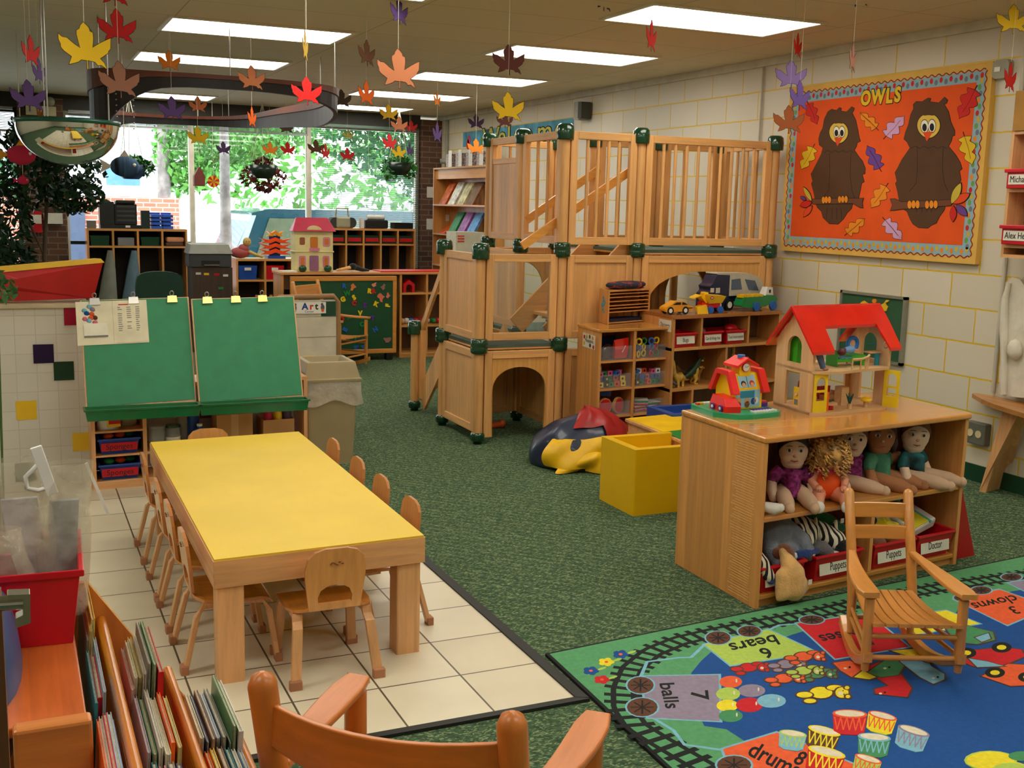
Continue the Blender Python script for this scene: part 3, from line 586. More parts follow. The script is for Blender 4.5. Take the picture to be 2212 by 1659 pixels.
pic([petal((368, 1070), (310, 967), 17, P_OL), petal((330, 1060), (286, 1035), 14, P_PU, .0075), petal((370, 1075), (285, 1100), 24, P_RD, .0085), petal((370, 1095), (308, 1178), 20, P_BO, .0072)], 'leaf_spray')
pic([petal((1330, 1090), (1398, 938), 28, P_OL, .0085), petal((1340, 1085), (1460, 1012), 30, P_BO), petal((1362, 1092), (1440, 1172), 28, P_PU, .0075), petal((1345, 1095), (1340, 1213), 24, P_RD, .0072)], 'leaf_spray')
def oak(a, c):     # a stem end, c tip: lobed oak leaf
    a = Vector(a); c = Vector(c); d = c-a; L_ = d.length; d.normalize(); q = Vector((-d.y, d.x)); P = []
    for s_ in (1, -1):
        R_ = []
        for i in range(25):
            f = i/24; base = sin(pi*min(1, f*1.02)**.8)**.6*.23; lobe = .5+.6*abs(sin(f*pi*3.1+.2)); w_ = max(.012, base*lobe*L_) if f > .16 else .012*L_
            R_.append(tuple(a+d*(f*L_)+q*(s_*w_)))
        P += R_ if s_ == 1 else R_[::-1]
    return P
for col, a, c in ((P_RD, (330, 375), (402, 540)), (P_AM, (825, 580), (695, 455)), (P_LI, (858, 640), (1005, 478)), (P_RD, (1505, 268), (1380, 502)), (P_YE, (385, 673), (292, 852)), (P_PU, (845, 865), (745, 682)), (P_YE, (1408, 590), (1472, 822)), (P_AM, (892, 942), (772, 1118)), (P_AM, (590, 1305), (732, 1185)), (P_LI, (852, 1178), (988, 1338))):
    P = bz(oak(a, c)); b = MB(); b.prism(P, .001, .0032, P_BK, mx=WM); b.prism(inset(P, .0028), .001, .0036, col, mx=WM)
    strip(b, bz([a, ((a[0]+c[0])/2+6, (a[1]+c[1])/2), (a[0]+(c[0]-a[0])*.8, a[1]+(c[1]-a[1])*.8)]), .0025, .0036, .004, P_BK, WM); b.build('oak_leaf', board, wp=True)
for ch, zx, zy, s_ in (('O', 738, 362, 1), ('W', 823, 352, 1), ('L', 900, 345, 1), ('S', 958, 337, 1.0)):
    p = wl(1640+.31342*zx, 100+.31342*zy, XB); b = MB()
    b.text(ch, P_BK, TW(XB-.0025, p.y, p.z), .125, .001, off=.011, sx=.9); b.text(ch, P_YE, TW(XB-.0042, p.y, p.z), .125, .001, off=.006, sx=.9); b.build('title_letter', board, wp=True)
# --- welcome banner
t = thing('welcome_banner', 'watercolour blue banner with yellow bubble letters reading Welcome', 'banner', (WX-.004, 11.5, 2.33))
BB = mat('banner blue', (92, 168, 196), .8, var=.35, vs=3.5)
MB().box((WX-.006, 10.06, 2.255), (WX-.001, 13.03, 2.43), BB).build('banner_paper', t, wp=True)
for ch, px_ in (('W', 1062), ('e', 1086), ('l', 1101), ('c', 1119), ('o', 1141), ('m', 1178), ('e', 1209)):
    y = wl(px_, 292, WX).y; b = MB(); b.text(ch, P_BK, TW(WX-.008, y, 2.325), .30, .001, off=.012, sx=1.6); b.text(ch, mat('pale yellow letter', (214, 206, 92), .8), TW(WX-.0105, y, 2.325), .30, .001, off=.002, sx=1.6); b.build('letter', t, wp=True)
b = MB()
for y, z, m in ((12.82, 2.33, PP('pink', (200, 70, 110))), (12.4, 2.30, PP('leaf green', 0)), (12.86, 2.28, P_RD)): b.prism(ell(.05, .06, 12, -y, z), .0, .008, m, mx=TW(WX-.001, 0, 0))
b.build('balloon', t, wp=True)
# --- speaker, conduit, boxes
t = thing('wall_speaker', 'small grey two-tone speaker mounted high on the block wall', 'speaker', (WX, 9.78, 2.47))
MB().prism(rect(.12, .17, .02), .01, .11, mat('speaker grey', (150, 146, 132), .5), mx=TW(WX, 9.80, 2.475)).build('body', t, wp=True, bevel=.006)
MB().prism(rect(.075, .155, .01), .02, .125, mat('speaker grille', (70, 72, 68), .7), mx=TW(WX, 9.705, 2.475)).build('grille', t, wp=True, bevel=.004)
CON = mat('painted conduit', (196, 190, 172), .5)
def conduit(y, z0_, z1_, lab, r=.012, x=WX-.014, m=CON): t_ = MB().cyl((x, y, z0_), (x, y, z1_), r, m, n=8).build('conduit'); tag(t_, lab, 'conduit')
conduit(4.62, .55, CZ-.06, 'white electrical conduit running down between the owl board and the name cubbies')
conduit(6.99, 2.05, CZ-.06, 'thin white conduit coming down beside the top left of the owl board', .008)
conduit(13.55, .3, CZ-.06, 'grey conduit running down the far corner beside the brick pier', .03, m=mat('grey conduit', (150, 150, 132), .5))
for z, lab in ((2.1, 'grey junction box, upper of the two on the corner conduit'), (1.38, 'grey junction box, lower of the two on the corner conduit')):
    t = thing('junction_box', lab, 'electrical box', (WX-.05, 13.5, z)); MB().lathe([(0, -.04), (.07, -.04), (.075, .02), (0, .03)], mat('box grey', (140, 142, 130), .5), n=14).build('box', t); MB().box((-.02, -.1, -.04), (.02, -.07, .04), WHT).build('cover', t)
p = wl(2105, 936, WX-.05); t = thing('outlet_box', 'grey metal outlet box low on the wall behind the toy shelf', 'outlet', (WX, p.y, p.z))
MB().box((-.05, -.075, -.065), (-.001, .075, .065), mat('outlet grey', (112, 112, 100), .5, .2)).build('box', t, bevel=.006)
for y in (.03, -.03): MB().cyl((-.051, y, 0), (-.055, y, 0), .022, mat('ivory socket', (214, 198, 150), .5), n=16).build('socket', t)
p = wl(2172, 150, WX); t = thing('alarm_box', 'grey round-cornered thermostat box on the wall right of the owl board', 'wall box', (WX, p.y, p.z)); MB().prism(rect(.115, .105, .03), .0, .04, mat('putty', (150, 146, 122), .5), mx=TW(0, 0, 0)).build('box', t, bevel=.008); b = MB().prism(rect(.04, .025), .04, .043, P_WH, mx=TW(0, .02, 0)); b.build('dial', t)
# --- small chalkboard
t = thing('chalkboard', 'small green chalkboard with a metal frame and yellow fish magnets behind the dollhouse', 'chalkboard', (WX-.02, 5.65, .6))
CB = mat('chalk green', (44, 86, 56), .75)
MB().box((WX-.02, 5.37, .615), (WX-.002, 5.94, 1.02), CB).build('writing_surface', t, wp=True)
FRM = mat('grey aluminium frame', (150, 150, 134), .4, .4); b = MB()
for a, c in (((5.35, .6), (5.96, .618)), ((5.35, 1.02), (5.96, 1.038)), ((5.35, .6), (5.37, 1.038)), ((5.94, .6), (5.96, 1.038))): b.box((WX-.03, a[0], a[1]), (WX-.001, c[0], c[1]), FRM)
b.build('frame', t, wp=True)
def wz(P, zx0, zy0, sc, X): return [(-wl(zx0+x*sc, zy0+y*sc, X).y, wl(zx0+x*sc, zy0+y*sc, X).z) for x, y in P]
for P, m, l in (([(245, 320), (285, 285), (310, 275), (340, 295), (375, 320), (380, 345), (250, 345)], P_YE, 'yellow fish shape magnet at the upper left of the small chalkboard'), (ell(26, 26, 12, 432, 278), P_AM, 'round orange magnet at the top of the small chalkboard'), ([(575, 265), (612, 270), (590, 290), (565, 300), (575, 330), (595, 345), (575, 400), (550, 395), (510, 345), (515, 320), (545, 305)], P_YE, 'yellow seahorse shape magnet at the right of the small chalkboard')):
    b = MB(); b.prism(wz(P, 1812, 600, .18083, WX-.02), .0, .006, m, mx=TW(WX-.021, 0, 0)); o = b.build('magnet'); tag(o, l, 'magnet')
# --- name cubbies high on the right edge
t = thing('name_cubby', 'wall-hung wooden cubbies with two red name bins at the right edge', 'cubby', (WX, 4.45, 1.4))
x0 = WX-.22; W2 = W_M['z']; b = MB()
p0 = wl(2168, 480, x0); ya = p0.y; zb = wl(2150, 555, x0).z; zt = wl(2168, 292, x0).z; print('cubby', ya, zb, zt)
b.box((x0, ya-.018, zb), (WX-.001, ya, zt+.03), W2).box((x0, 3.4, zb), (WX-.001, ya-.018, zb+.018), W_M['y']).box((x0, 3.4, zt), (WX-.001, ya-.018, zt+.018), W_M['y']).box((WX-.02, 3.4, zb), (WX-.001, ya, zt), W2)
sz = [wl(2165, 408, x0).z, wl(2160, 527, x0).z]
for z in sz: b.box((x0, 3.4, z-.018), (WX-.001, ya-.018, z), W_M['y'])
b.build('cabinet', t, wp=True)
for (nmz, z) in (('Michael Ke', sz[0]), ('Alex Hernande', sz[1])):
    tt = thing('name_bin', 'red plastic bin with a name card on the %s shelf of the wall cubbies' % ('upper' if z == sz[0] else 'lower'), 'bin', (x0-.01, ya-.02, z), group='red name bins')
    MB().box((x0-.03, 3.4, z+.001), (x0+.12, ya-.02, z+.095), RED).box((x0-.045, 3.4, z+.085), (x0+.12, ya-.012, z+.105), RED).build('bin', tt, wp=True, bevel=.004)
    MB().box((x0-.033, 3.5, z+.022), (x0-.0305, ya-.035, z+.075), PAPER).text(nmz, INK, TW(x0-.0345, ya-.045, z+.048), .05, .0005, align='LEFT', sx=.8).build('name_card', tt, wp=True)
t = thing('cardboard_box', 'tan cardboard box on top of the wall cubbies at the right edge', 'box', (WX-.12, 4.2, zt+.03)); MB().box((x0-.01, 3.5, zt+.019), (WX-.02, ya-.01, wl(2168, 200, x0).z), mat('kraft card', (168, 122, 54), .8)).build('carton', t, wp=True)
t = thing('paper_bag', 'crumpled white paper bundle inside the upper wall cubby', 'paper', (x0+.1, 4.3, sz[0])); MB().sph((x0+.09, ya-.17, sz[0]+.10+.07), (.06, .08, .065), WHT, n=10).build('bundle', t, wp=True)
o = MB().sph((x0+.09, ya-.12, sz[1]+.12), (.05, .06, .02), mat('slate cloth', (90, 100, 110), .8), n=10).sph((x0+.05, ya-.22, sz[1]+.125), (.03, .05, .03), WHT, n=8).build('folded_cloth'); tag(o, 'grey folded cloth in the lower wall cubby bin', 'cloth')
# --- corner bench and white costume
t = thing('corner_bench', 'half-round wooden wall shelf on a slanted leg, standing at the right edge', 'bench', (5.05, 4.4, 0))
sz_ = .53; tip = fl(2100, 850, sz_); q = fl(2212, 890, sz_); 
top = [(tip.x, tip.y)]+[(p.x, p.y) for p in (fl(2120, 862, sz_), fl(2150, 874, sz_), fl(2212, 893, sz_))]; top += [(top[-1][0]+.15, top[-1][1]-.35), (WX-.02, top[-1][1]-.35), (WX-.02, tip.y-.1), (tip.x+.04, tip.y+.012)]
MB().prism(top, sz_-.025, sz_, wood('bench wood', (180, 122, 62), 'y')).build('bench_top', t, wp=True, bevel=.004)
a0 = fl(2115, 1062); a1 = fl(2170, 876, sz_-.02); c0 = fl(2158, 1050); c1 = fl(2205, 884, sz_-.02)
MB().loft([[a0, a0+Vector((.02, -.03, 0)), c0+Vector((.02, -.03, 0)), c0], [a1, a1+Vector((.02, -.03, 0)), c1+Vector((.02, -.03, 0)), c1]], wood('bench wood', 0, 'z') if 0 else W_M['z'], sm=False).build('leg', t, wp=True)
s0 = fl(2140, 980, .18); s1 = fl(2212, 990, .18); MB().prism([(s0.x, s0.y), (s1.x+.1, s1.y-.1), (s1.x+.2, s1.y+.05), (s0.x+.15, s0.y+.05)], .16, .18, W_M['y']).build('lower_shelf', t, wp=True)
CL = mat('white costume cloth', (214, 206, 186), .85, bump=.5, bs=18)
t = thing('white_costume', 'long white dress-up costume hanging on the wall below the name cubbies', 'clothing', (WX-.05, 4.2, 1.2)); X_ = WX-.06
P = wz([(2120, -10), (2212, 20), (2330, 200), (2330, 1440), (2000, 1405), (1960, 1250), (1975, 900), (1965, 550), (2010, 230), (2040, 60)], 1812, 600, .18083, X_)
MB().prism(P, -.03, .03, CL, mx=TW(X_, 0, 0)).build('dress', t, wp=True, bevel=.02)
MB().tube([Vector((X_-.04, -p_[0], p_[1])) for p_ in wz([(2100, 60), (2050, 250), (2035, 600), (2040, 1000), (2030, 1390)], 1812, 600, .18083, X_)], [.01, .02, .025, .02, .02], CL, 8).build('pleat', t, wp=True)
MB().sph((X_-.05, wl(2206, 755, X_).y, wl(2206, 755, X_).z), (.03, .05, .06), CL, n=10).build('bow', t, wp=True)
# ================================================================= TOY SHELF IN FRONT RIGHT
FS = frm((2.613, 3.393, 0), (1.214, .149, 0), (.013, .605, 0)); FSW = 1.223; FSD = .605; FSH = .693
def at(F, x, y, z=0): return F @ Vector((x, y, z))
def R3(rx=0, ry=0, rz=0): return Matrix.Rotation(radians(rz), 4, 'Z') @ Matrix.Rotation(radians(ry), 4, 'Y') @ Matrix.Rotation(radians(rx), 4, 'X')
def Tm(x, y, z, rx=0, ry=0, rz=0, s=1): return Matrix.Translation((x, y, z)) @ R3(rx, ry, rz) @ Matrix.Scale(s, 4)
t = thing('toy_shelf', 'wide birch toy shelf holding rag dolls above and puppet bins below, dollhouse on top', 'shelf', at(FS, .6, .3)); W, D_, H = FSW, FSD, FSH; sx, sy, szz = W_S['x'], W_S['y'], W_S['z']
MF(FS).box((-.006, -.012, H-.024), (W+.006, D_, H), wood('shelf top', (206, 140, 62), 'x', rough=.16, coat=.7)).build('shelf_top', t, wp=True, bevel=.008, seg=3)
for x in (0, W-.022): MF(FS).box((x, 0, 0), (x+.022, D_, H-.025), szz).build('side_panel', t, wp=True, bevel=.003)
MF(FS).box((.022, D_-.014, .02), (W-.022, D_, H-.025), wood('shelf back', (170, 112, 62), 'z')).build('back_panel', t, wp=True)
for z in (.368, .052): MF(FS).box((.022, .004, z-.02), (W-.022, D_-.014, z), wood('shelf top', 0, 'x')).build('shelf_board', t, wp=True, bevel=.004)
MF(FS).box((.022, .02, 0), (W-.022, .04, .031), sx).build('kick_board', t, wp=True)
MF(FS).box((W*.525, .004, .053), (W*.525+.02, D_-.014, .347), szz).build('divider', t, wp=True)
g = MF(FS); random.seed(3)   # chatter marks on the front strip of the side panel
for k in range(60): z = .02+.011*k; g.box((-.0015, .04+.02*random.random(), z), (0, .17+.03*random.random(), z+.003), wood('pale scratch', (214, 164, 96), 'y', boards=False))
g.build('scratched_strip', t, wp=True)
def tub(F, x, y, z, w, d, h, m, txt='', lab='', cat='bin', grp=None, cardw=.8, sxt=.62, tilt=0, size=None, name='toy_bin'):
    t = thing(name, lab, cat, at(F, x, y+d/2, z), group=grp); b = MF(F @ Tm(x, y, z, rz=tilt)); k = .88
    def rg(f, zz, e=0): return [(-w/2*f-e, d/2-d/2*f-e, zz), (w/2*f+e, d/2-d/2*f-e, zz), (w/2*f+e, d/2+d/2*f+e, zz), (-w/2*f-e, d/2+d/2*f+e, zz)]
    b.loft([rg(k, 0), rg(1, h-.012), rg(1, h-.012, .008), rg(1, h, .008), rg(.96, h), rg(.96*k, .006)], m, sm=False); b.build('tub', t, wp=True, bevel=.004)
    if txt is not None and cardw:
        cy = (d/2-d/2*k)*.5-.003; c = MF(F @ Tm(x, y, z, rz=tilt) @ Matrix.Translation((0, cy-.004, h*.5)) @ Matrix.Rotation(radians(-7), 4, 'X'))
        c.box((-w/2*cardw, -.0008, -h*.26), (w/2*cardw, .0005, h*.26), PAPER)
        if txt: c.text(txt, INK, TF(0, -.0014, 0), size or h*.42, .0004, sx=sxt)
        c.build('name_card', t, wp=True)
    return t
zb_ = .053
tub(FS, .145, .0, zb_, .235, .40, .115, RED, '', 'red puppet bin at the left end of the toy shelf behind the rabbit puppet', grp=None)
tub(FS, .46, .0, zb_, .27, .40, .115, RED, 'Puppets', 'red bin labelled Puppets left of the divider, under the zebra puppet')
tub(FS, .80, .0, zb_, .25, .40, .115, RED, 'Puppets', 'red bin labelled Puppets right of the divider, holding the yellow chick puppet')
tub(FS, 1.07, .0, zb_, .235, .40, .115, RED, 'Doctor', 'red bin labelled Doctor at the right end of the toy shelf')
# red mat leaning on the far right end of the shelf
o = MF(FS).loft([[(W+.03, .05, 0), (W+.19, .05, 0), (W+.19, .5, 0), (W+.03, .5, 0)], [(W+.005, .05, .40), (W+.03, .05, .40), (W+.03, .5, .40), (W+.005, .5, .40)]], mat('red vinyl', (178, 24, 24), .4), sm=False).build('wedge_cushion'); tag(o, 'red vinyl wedge cushion leaning on the right end of the toy shelf', 'cushion')
SKIN = {'fair': mat('doll cloth fair', (226, 196, 168), .85, bump=.2, bs=60), 'tan': mat('doll cloth tan', (168, 112, 72), .85, bump=.2, bs=60), 'pale': mat('doll cloth pale', (214, 204, 204), .85)}
SUEDE = mat('sock beige', (206, 172, 140), .9, bump=.15, bs=60)
LIP = mat('doll lips', (176, 62, 60), .6); EYE = mat('doll eye', (40, 34, 40), .3); CHK = mat('doll nose shade', (204, 150, 124), .8)
def doll(F, x, y, z, lab, skin, shirt, hair, s=1.0, rz=0, legs=True, legm=None, arm=None, hairbig=0, lr=0, hr=-32):
    t = thing('rag_doll', lab, 'doll', at(F, x, y, z), group=None); G = F @ Tm(x, y, z, 4, 0, rz, s); S = SKIN[skin]
    K = G @ R3(0, 0, hr-rz); HT = R3(0, 0, hr-rz)
    b = MF(G); b.sph((0, .0, .205), (.062, .042, .074), S, 20, mx=HT).sph((0, .004, .16), (.05, .036, .04), S, 14, mx=HT).tube([(0, .004, .14), (0, .006, .10)], [.026, .03], S, 12)
    for q in (-1, 1):
        if legs:
            L_ = [(q*.035, .0, .035), (q*.045+lr*.02, -.06, .034), (q*.05+lr*.05, -.13, .03), (q*.052+lr*.07, -.175, .026)]
            b.tube(L_, [.034, .034, .032, .02], legm or SUEDE, 14, el=.9); b.sph(L_[-1], (.022, .024, .022), legm or SUEDE, 12)
    b.build('body', t, wp=True)
    b = MF(G); b.tube([(0, .006, .135), (0, .006, .12), (0, .004, .07), (0, .0, .02)], [.032, .062, .066, .070], shirt, 18, el=.62)
    for q in (-1, 1): b.tube([(q*.045, .004, .12), (q*.078, -.004, .095), (q*.085, -.012, .075)], [.028, .028, .026], shirt, 12)
    b.build('shirt', t, wp=True, remesh=.006)
    for q in (-1, 1):
        A_ = [(q*.084, -.012, .08), (q*.088, -.028, .05), (q*.082, -.045, .025)]
        if arm == q: A_ = [(q*.075, -.012, .10), (q*.12, -.03, .105), (q*.16, -.04, .10)]
        MF(G).tube(A_, [.02, .022, .02], S, 12).sph(A_[-1], (.021, .021, .021), S, 12).build('arm', t, wp=True)
    b = MF(K)
    for q in (-1, 1): b.sph((q*.024, -.0385, .212), (.0125, .006, .0075), mat('eye white', (224, 218, 210), .4), 10); b.sph((q*.024, -.0425, .212), (.0062, .004, .0066), EYE, 10); b.tube([(q*.036, -.036, .226), (q*.024, -.0405, .230), (q*.012, -.0415, .228)], .0013, EYE, 5)
    b.sph((0, -.043, .19), (.008, .005, .006), CHK, 10); b.tube([(-.016, -.0385, .170), (0, -.0405, .167), (.016, -.0385, .170)], [.001, .0028, .001], LIP, 6); b.build('face', t, wp=True)
    if hair:
        b = MF(K); P = []; n = 22
        for i in range(9):
            a = pi*(.02+.60*i/8); R_ = []
            for j in range(n):
                q = 2*pi*j/n; front = max(0, -sin(q)); aa = a*(1-.48*front); R_.append((.067*sin(aa)*cos(q), .050*sin(aa)*sin(q)+.004, .207+.079*cos(aa)))
            P.append(R_)
        b.loft(P, hair, caps=False)
        if hairbig:
            for k in range(8): q = radians(-10+200*k/7); b.sph((.062*cos(q), .02+.03*sin(q), .17+.0*k), (.02, .02, .045*hairbig), hair, 8)
        b.build('hair', t, wp=True)
    return t
def cloth(n_, c, v=.25, vs=22, **k): return mat(n_, c, .85, var=v, vs=vs, **k)
MAG = cloth('magenta print cloth', (138, 44, 110), .45, 60); TEAL = cloth('teal tie-dye cloth', (34, 98, 100), .6, 9); SGRN = cloth('sage green cloth', (72, 136, 106), .12)
HBR = mat('dark brown hair', (52, 36, 30), .5, bump=.4, bs=120); HMB = mat('mid brown hair', (120, 78, 44), .5); HAU = mat('auburn hair', (96, 34, 34), .5)
zs = .369
doll(FS, .30, .17, zs, 'rag doll with brown fringe in a magenta print top, leftmost on the shelf', 'fair', MAG, HBR, 1.06, rz=-24)
doll(FS, .50, .30, zs, 'pale rag doll at the back, mostly hidden behind the curly blonde doll', 'pale', cloth('white floral cloth', (190, 190, 196), .3), HBR, 1.02, legs=False)
doll(FS, .69, .22, zs, 'rag doll with auburn hair and magenta top, right of the curly blonde doll', 'fair', MAG, HAU, 1.06, rz=14, lr=1)
doll(FS, .835, .19, zs, 'brown-skinned rag doll in a sage green top resting its arm to the right', 'tan', SGRN, HBR, 1.10, rz=16, legm=SKIN['tan'], arm=1, lr=.6, hairbig=.9)
doll(FS, 1.02, .15, zs, 'smiling rag doll in a teal tie-dye top, rightmost on the shelf', 'fair', TEAL, HMB, 1.08, rz=14, lr=1.2)
# vinyl doll with big curly hair
t = thing('vinyl_doll', 'vinyl doll in an orange romper, its face hidden by a mass of curly blonde hair', 'doll', at(FS, .40, .10, zs)); G = FS @ Tm(.445, .10, zs, 0, 0, -26)
VS = mat('vinyl skin', (232, 158, 124), .35, coat=.2)
b = MF(G); b.sph((0, 0, .19), (.05, .05, .055), VS, 16).tube([(0, 0, .15), (0, 0, .12)], [.02, .03], VS)
for q in (-1, 1):
    b.tube([(q*.045, 0, .12), (q*.075, -.03, .085), (q*.06, -.07, .07)], [.02, .02, .016], VS).sph((q*.055, -.08, .068), (.018, .02, .014), VS, 10)
    for k in range(4): b.tube([(q*.055-.012+.008*k, -.09, .068), (q*.055-.014+.009*k, -.108, .064)], [.005, .0035], VS, 6)
    b.tube([(q*.035, -.02, .035), (q*.06, -.09, .035), (q*.062-.012, -.15, .012)], [.034, .03, .022], VS)
b.build('body', t, wp=True)
b = MF(G); b.sph((0, -.012, .07), (.062, .05, .062), mat('orange cloth', (238, 84, 14), .7), 18); b.build('romper', t, wp=True)
b = MF(G); b.tube([(-.055, .005, .135), (0, .0, .13), (.055, .005, .135)], [.03, .045, .03], mat('pink cloth', (214, 50, 110), .7), 12); b.build('blouse', t, wp=True)
for q in (-1, 1): MF(G @ Tm(q*.062-.012, -.158, .012, 75)).lathe([(0, -.012), (.024, -.012), (.026, .004), (.02, .012), (0, .012)], WHT, n=16).build('shoe', t, wp=True)
b = MF(G); HC = mat('curly blonde hair', (206, 156, 84), .35, var=.3, vs=30, coat=.3); random.seed(11)
b.sph((0, .0, .20), (.085, .075, .075), HC, 18)
for k in range(150):
    a = random.uniform(0, 2*pi); h = random.uniform(-.75, 1); r_ = sqrt(max(0, 1-h*h*.8)); p = Vector((.092*r_*cos(a), .078*r_*sin(a), .195+.082*h)); pts = []
    for j in range(7): w_ = j/6; pts.append(p+Vector((.012*cos(a)*w_+.009*cos(j*2.1+a), .012*sin(a)*w_+.009*sin(j*2.1+a), -.035*w_)))
    b.tube(pts, [.004, .0055, .0055, .005, .005, .004, .002], HC, 5)
b.build('curly_hair', t, wp=True)
t = thing('vinyl_doll', 'brown vinyl doll leg in a white sock at the left end of the shelf', 'doll', at(FS, .06, .05, zs)); MF(FS).tube([(.03, .16, zs+.035), (.045, .08, zs+.03), (.06, .04, zs+.03)], [.026, .022, .02], SKIN['tan'], 12).build('leg', t, wp=True); MF(FS).tube([(.06, .045, zs+.03), (.085, .01, zs+.028), (.10, -.005, zs+.034)], [.021, .024, .018], WHT, 12).sph((.10, -.005, zs+.034), (.018, .018, .018), WHT, 10).build('sock', t, wp=True)
# --- plush puppets
def plush(name, lab, F, parts, m, rm=.006, extra=(), cat='puppet'):
    c = parts[0][0]; c = c[0] if isinstance(c[0], tuple) else c; t = thing(name, lab, cat, at(F, *c)); b = MF(F)
    for p in parts:
        if not isinstance(p[0][0], tuple): b.sph(p[0], p[1], m, 14)
        else: b.tube(p[0], p[1], m, 12); b.sph(p[0][-1], [p[1][-1]]*3, m, 10); b.sph(p[0][0], [p[1][0]]*3, m, 10)
    b.build('body', t, wp=True, remesh=rm)
    for nm_, fn in extra: q = MF(F); fn(q); q.build(nm_, t, wp=True)
    return t
def fur(n_, c): return mat('plush '+n_, c, .95, var=.14, vs=14, bump=.5, bs=160, sheen=.3)
def zebra_mat():
    m = mat('plush zebra', (228, 220, 196), .9, var=0); n, l, b = nodes(m); t = n.new('ShaderNodeTexCoord'); w = n.new('ShaderNodeTexWave'); w.inputs['Scale'].default_value = 13; w.inputs['Distortion'].default_value = 3; r = n.new('ShaderNodeValToRGB'); r.color_ramp.interpolation = 'CONSTANT'
    r.color_ramp.elements[0].color = (.012, .012, .015, 1); r.color_ramp.elements[1].position = .42; r.color_ramp.elements[1].color = (*lin((226, 218, 194)), 1); l.new(t.outputs['Object'], w.inputs['Vector']); l.new(w.outputs['Fac'], r.inputs[0]); l.new(r.outputs[0], b.inputs['Base Color']); return m
ZEB = zebra_mat(); GRY = fur('grey', (118, 126, 138)); GR2 = fur('warm grey', (104, 100, 104)); CRO = fur('green', (14, 96, 52)); TAN = fur('tan', (228, 182, 112)); BRN = fur('brown', (120, 66, 34)); FBLK = fur('black', (16, 16, 22)); FWH = fur('white', (222, 218, 200)); FYE = fur('yellow', (226, 206, 30)); FBL = fur('blue', (26, 60, 130))
plush('elephant_puppet', 'grey plush elephant puppet slumped at the left of the lower shelf', FS @ Tm(0.09, -0.05, -0.02), [((.115, .20, .27), (.085, .09, .07)), ([(.17, .18, .27), (.22, .13, .23), (.23, .10, .19)], [.05, .042, .035]), ([(.06, .15, .22), (.07, .08, .17), (.09, .05, .15)], [.04, .036, .03]), ((.13, .14, .2), (.07, .06, .05))], GRY, extra=[('toe', lambda q: q.sph((.235, .085, .19), (.02, .02, .014), FWH, 8))])
plush('crocodile_puppet', 'dark green plush crocodile puppet lying across the top of the puppet pile', FS @ Tm(0.1, -0.06, -0.035), [([(.25, .30, .325), (.34, .26, .31), (.44, .22, .27), (.50, .20, .25)], [.03, .045, .042, .02]), ([(.25, .31, .29), (.36, .24, .25), (.47, .20, .235)], [.018, .022, .02])], CRO, extra=[('mouth_lining', lambda q: q.tube([(.20, .30, .32), (.22, .28, .285), (.27, .27, .27)], [.01, .014, .01], RED, 8)), ('teeth', lambda q: [q.sph((.205+.012*k, .29-.004*k, .31-.008*k), (.006, .005, .008), WHT, 6) for k in range(5)]), ('tag', lambda q: q.box((.455, .165, .285), (.475, .167, .305), WHT))])
plush('zebra_puppet', 'black and white zebra hand puppet with a round black muzzle beside the rocking chair', FS @ Tm(0.03, -0.02, -0.01), [([(.37, .22, .24), (.43, .14, .225), (.475, .09, .205)], [.05, .05, .04]), ((.47, .09, .20), (.05, .05, .045)), ((.40, .15, .27), (.014, .014, .03)), ((.49, .12, .255), (.014, .014, .03))], ZEB, extra=[('muzzle', lambda q: q.sph((.475, .055, .185), (.038, .034, .034), FBLK, 14))])
plush('zebra_puppet', 'curled black and white zebra puppet against the grey elephant puppet', FS @ Tm(0.06, -0.03, -0), [([(.255, .20, .27), (.30, .17, .26), (.325, .13, .235), (.29, .11, .21)], [.03, .042, .038, .028]), ((.26, .14, .245), (.025, .025, .035))], ZEB)
plush('zebra_puppet', 'small striped zebra head puppet hanging over the left bin edge', FS, [([(.035, .06, .20), (.045, .025, .17), (.07, .005, .125)], [.03, .034, .026])], ZEB, extra=[('muzzle', lambda q: q.sph((.078, .0, .108), (.02, .018, .016), FBL, 10)), ('mane', lambda q: q.sph((.03, .06, .215), (.022, .025, .025), FBLK, 10))])
plush('cat_puppet', 'warm grey plush cat puppet lying in the middle of the Puppets bin', FS, [((.34, .14, .175), (.06, .06, .04)), ([(.36, .1, .17), (.42, .06, .17), (.44, .05, .15)], [.04, .035, .03]), ((.30, .12, .2), (.03, .04, .03))], GR2)
plush('shark_puppet', 'grey and white shark puppet snout resting on the bin rim', FS, [([(.44, .10, .165), (.50, .04, .165), (.54, .03, .165)], [.022, .024, .02])], GR2, extra=[('belly', lambda q: q.tube([(.43, .06, .155), (.49, .015, .15), (.54, .01, .15)], [.01, .013, .01], FWH, 8))])
plush('glove_puppet', 'royal blue felt puppet arm lying across the left bins', FS, [([(.24, .04, .175), (.30, .03, .178), (.36, .035, .178)], [.02, .018, .014])], FBL, extra=[('cuff', lambda q: q.sph((.235, .04, .175), (.012, .02, .018), WHT, 8))])
plush('bear_puppet', 'brown plush bear puppet tucked behind the tan rabbit puppet', FS, [((.18, .05, .175), (.055, .05, .055)), ((.14, .04, .20), (.025, .025, .025))], BRN)
plush('rabbit_puppet', 'tan plush rabbit hand puppet draped over the front of the left bin', FS, [([(.135, .005, .215), (.150, -.012, .18)], [.018, .026]), ([(.150, -.012, .18), (.17, -.03, .14), (.175, -.034, .075)], [.034, .05, .056]), ([(.115, -.026, .13), (.12, -.032, .06)], [.030, .034]), ([(.215, -.03, .10), (.23, -.034, .07)], [.026, .026]), ([(.10, -.034, .045), (.23, -.036, .055)], [.018, .018])], TAN, rm=.007, extra=[('tag', lambda q: q.box((.232, -.062, .085), (.252, -.060, .105), WHT))])
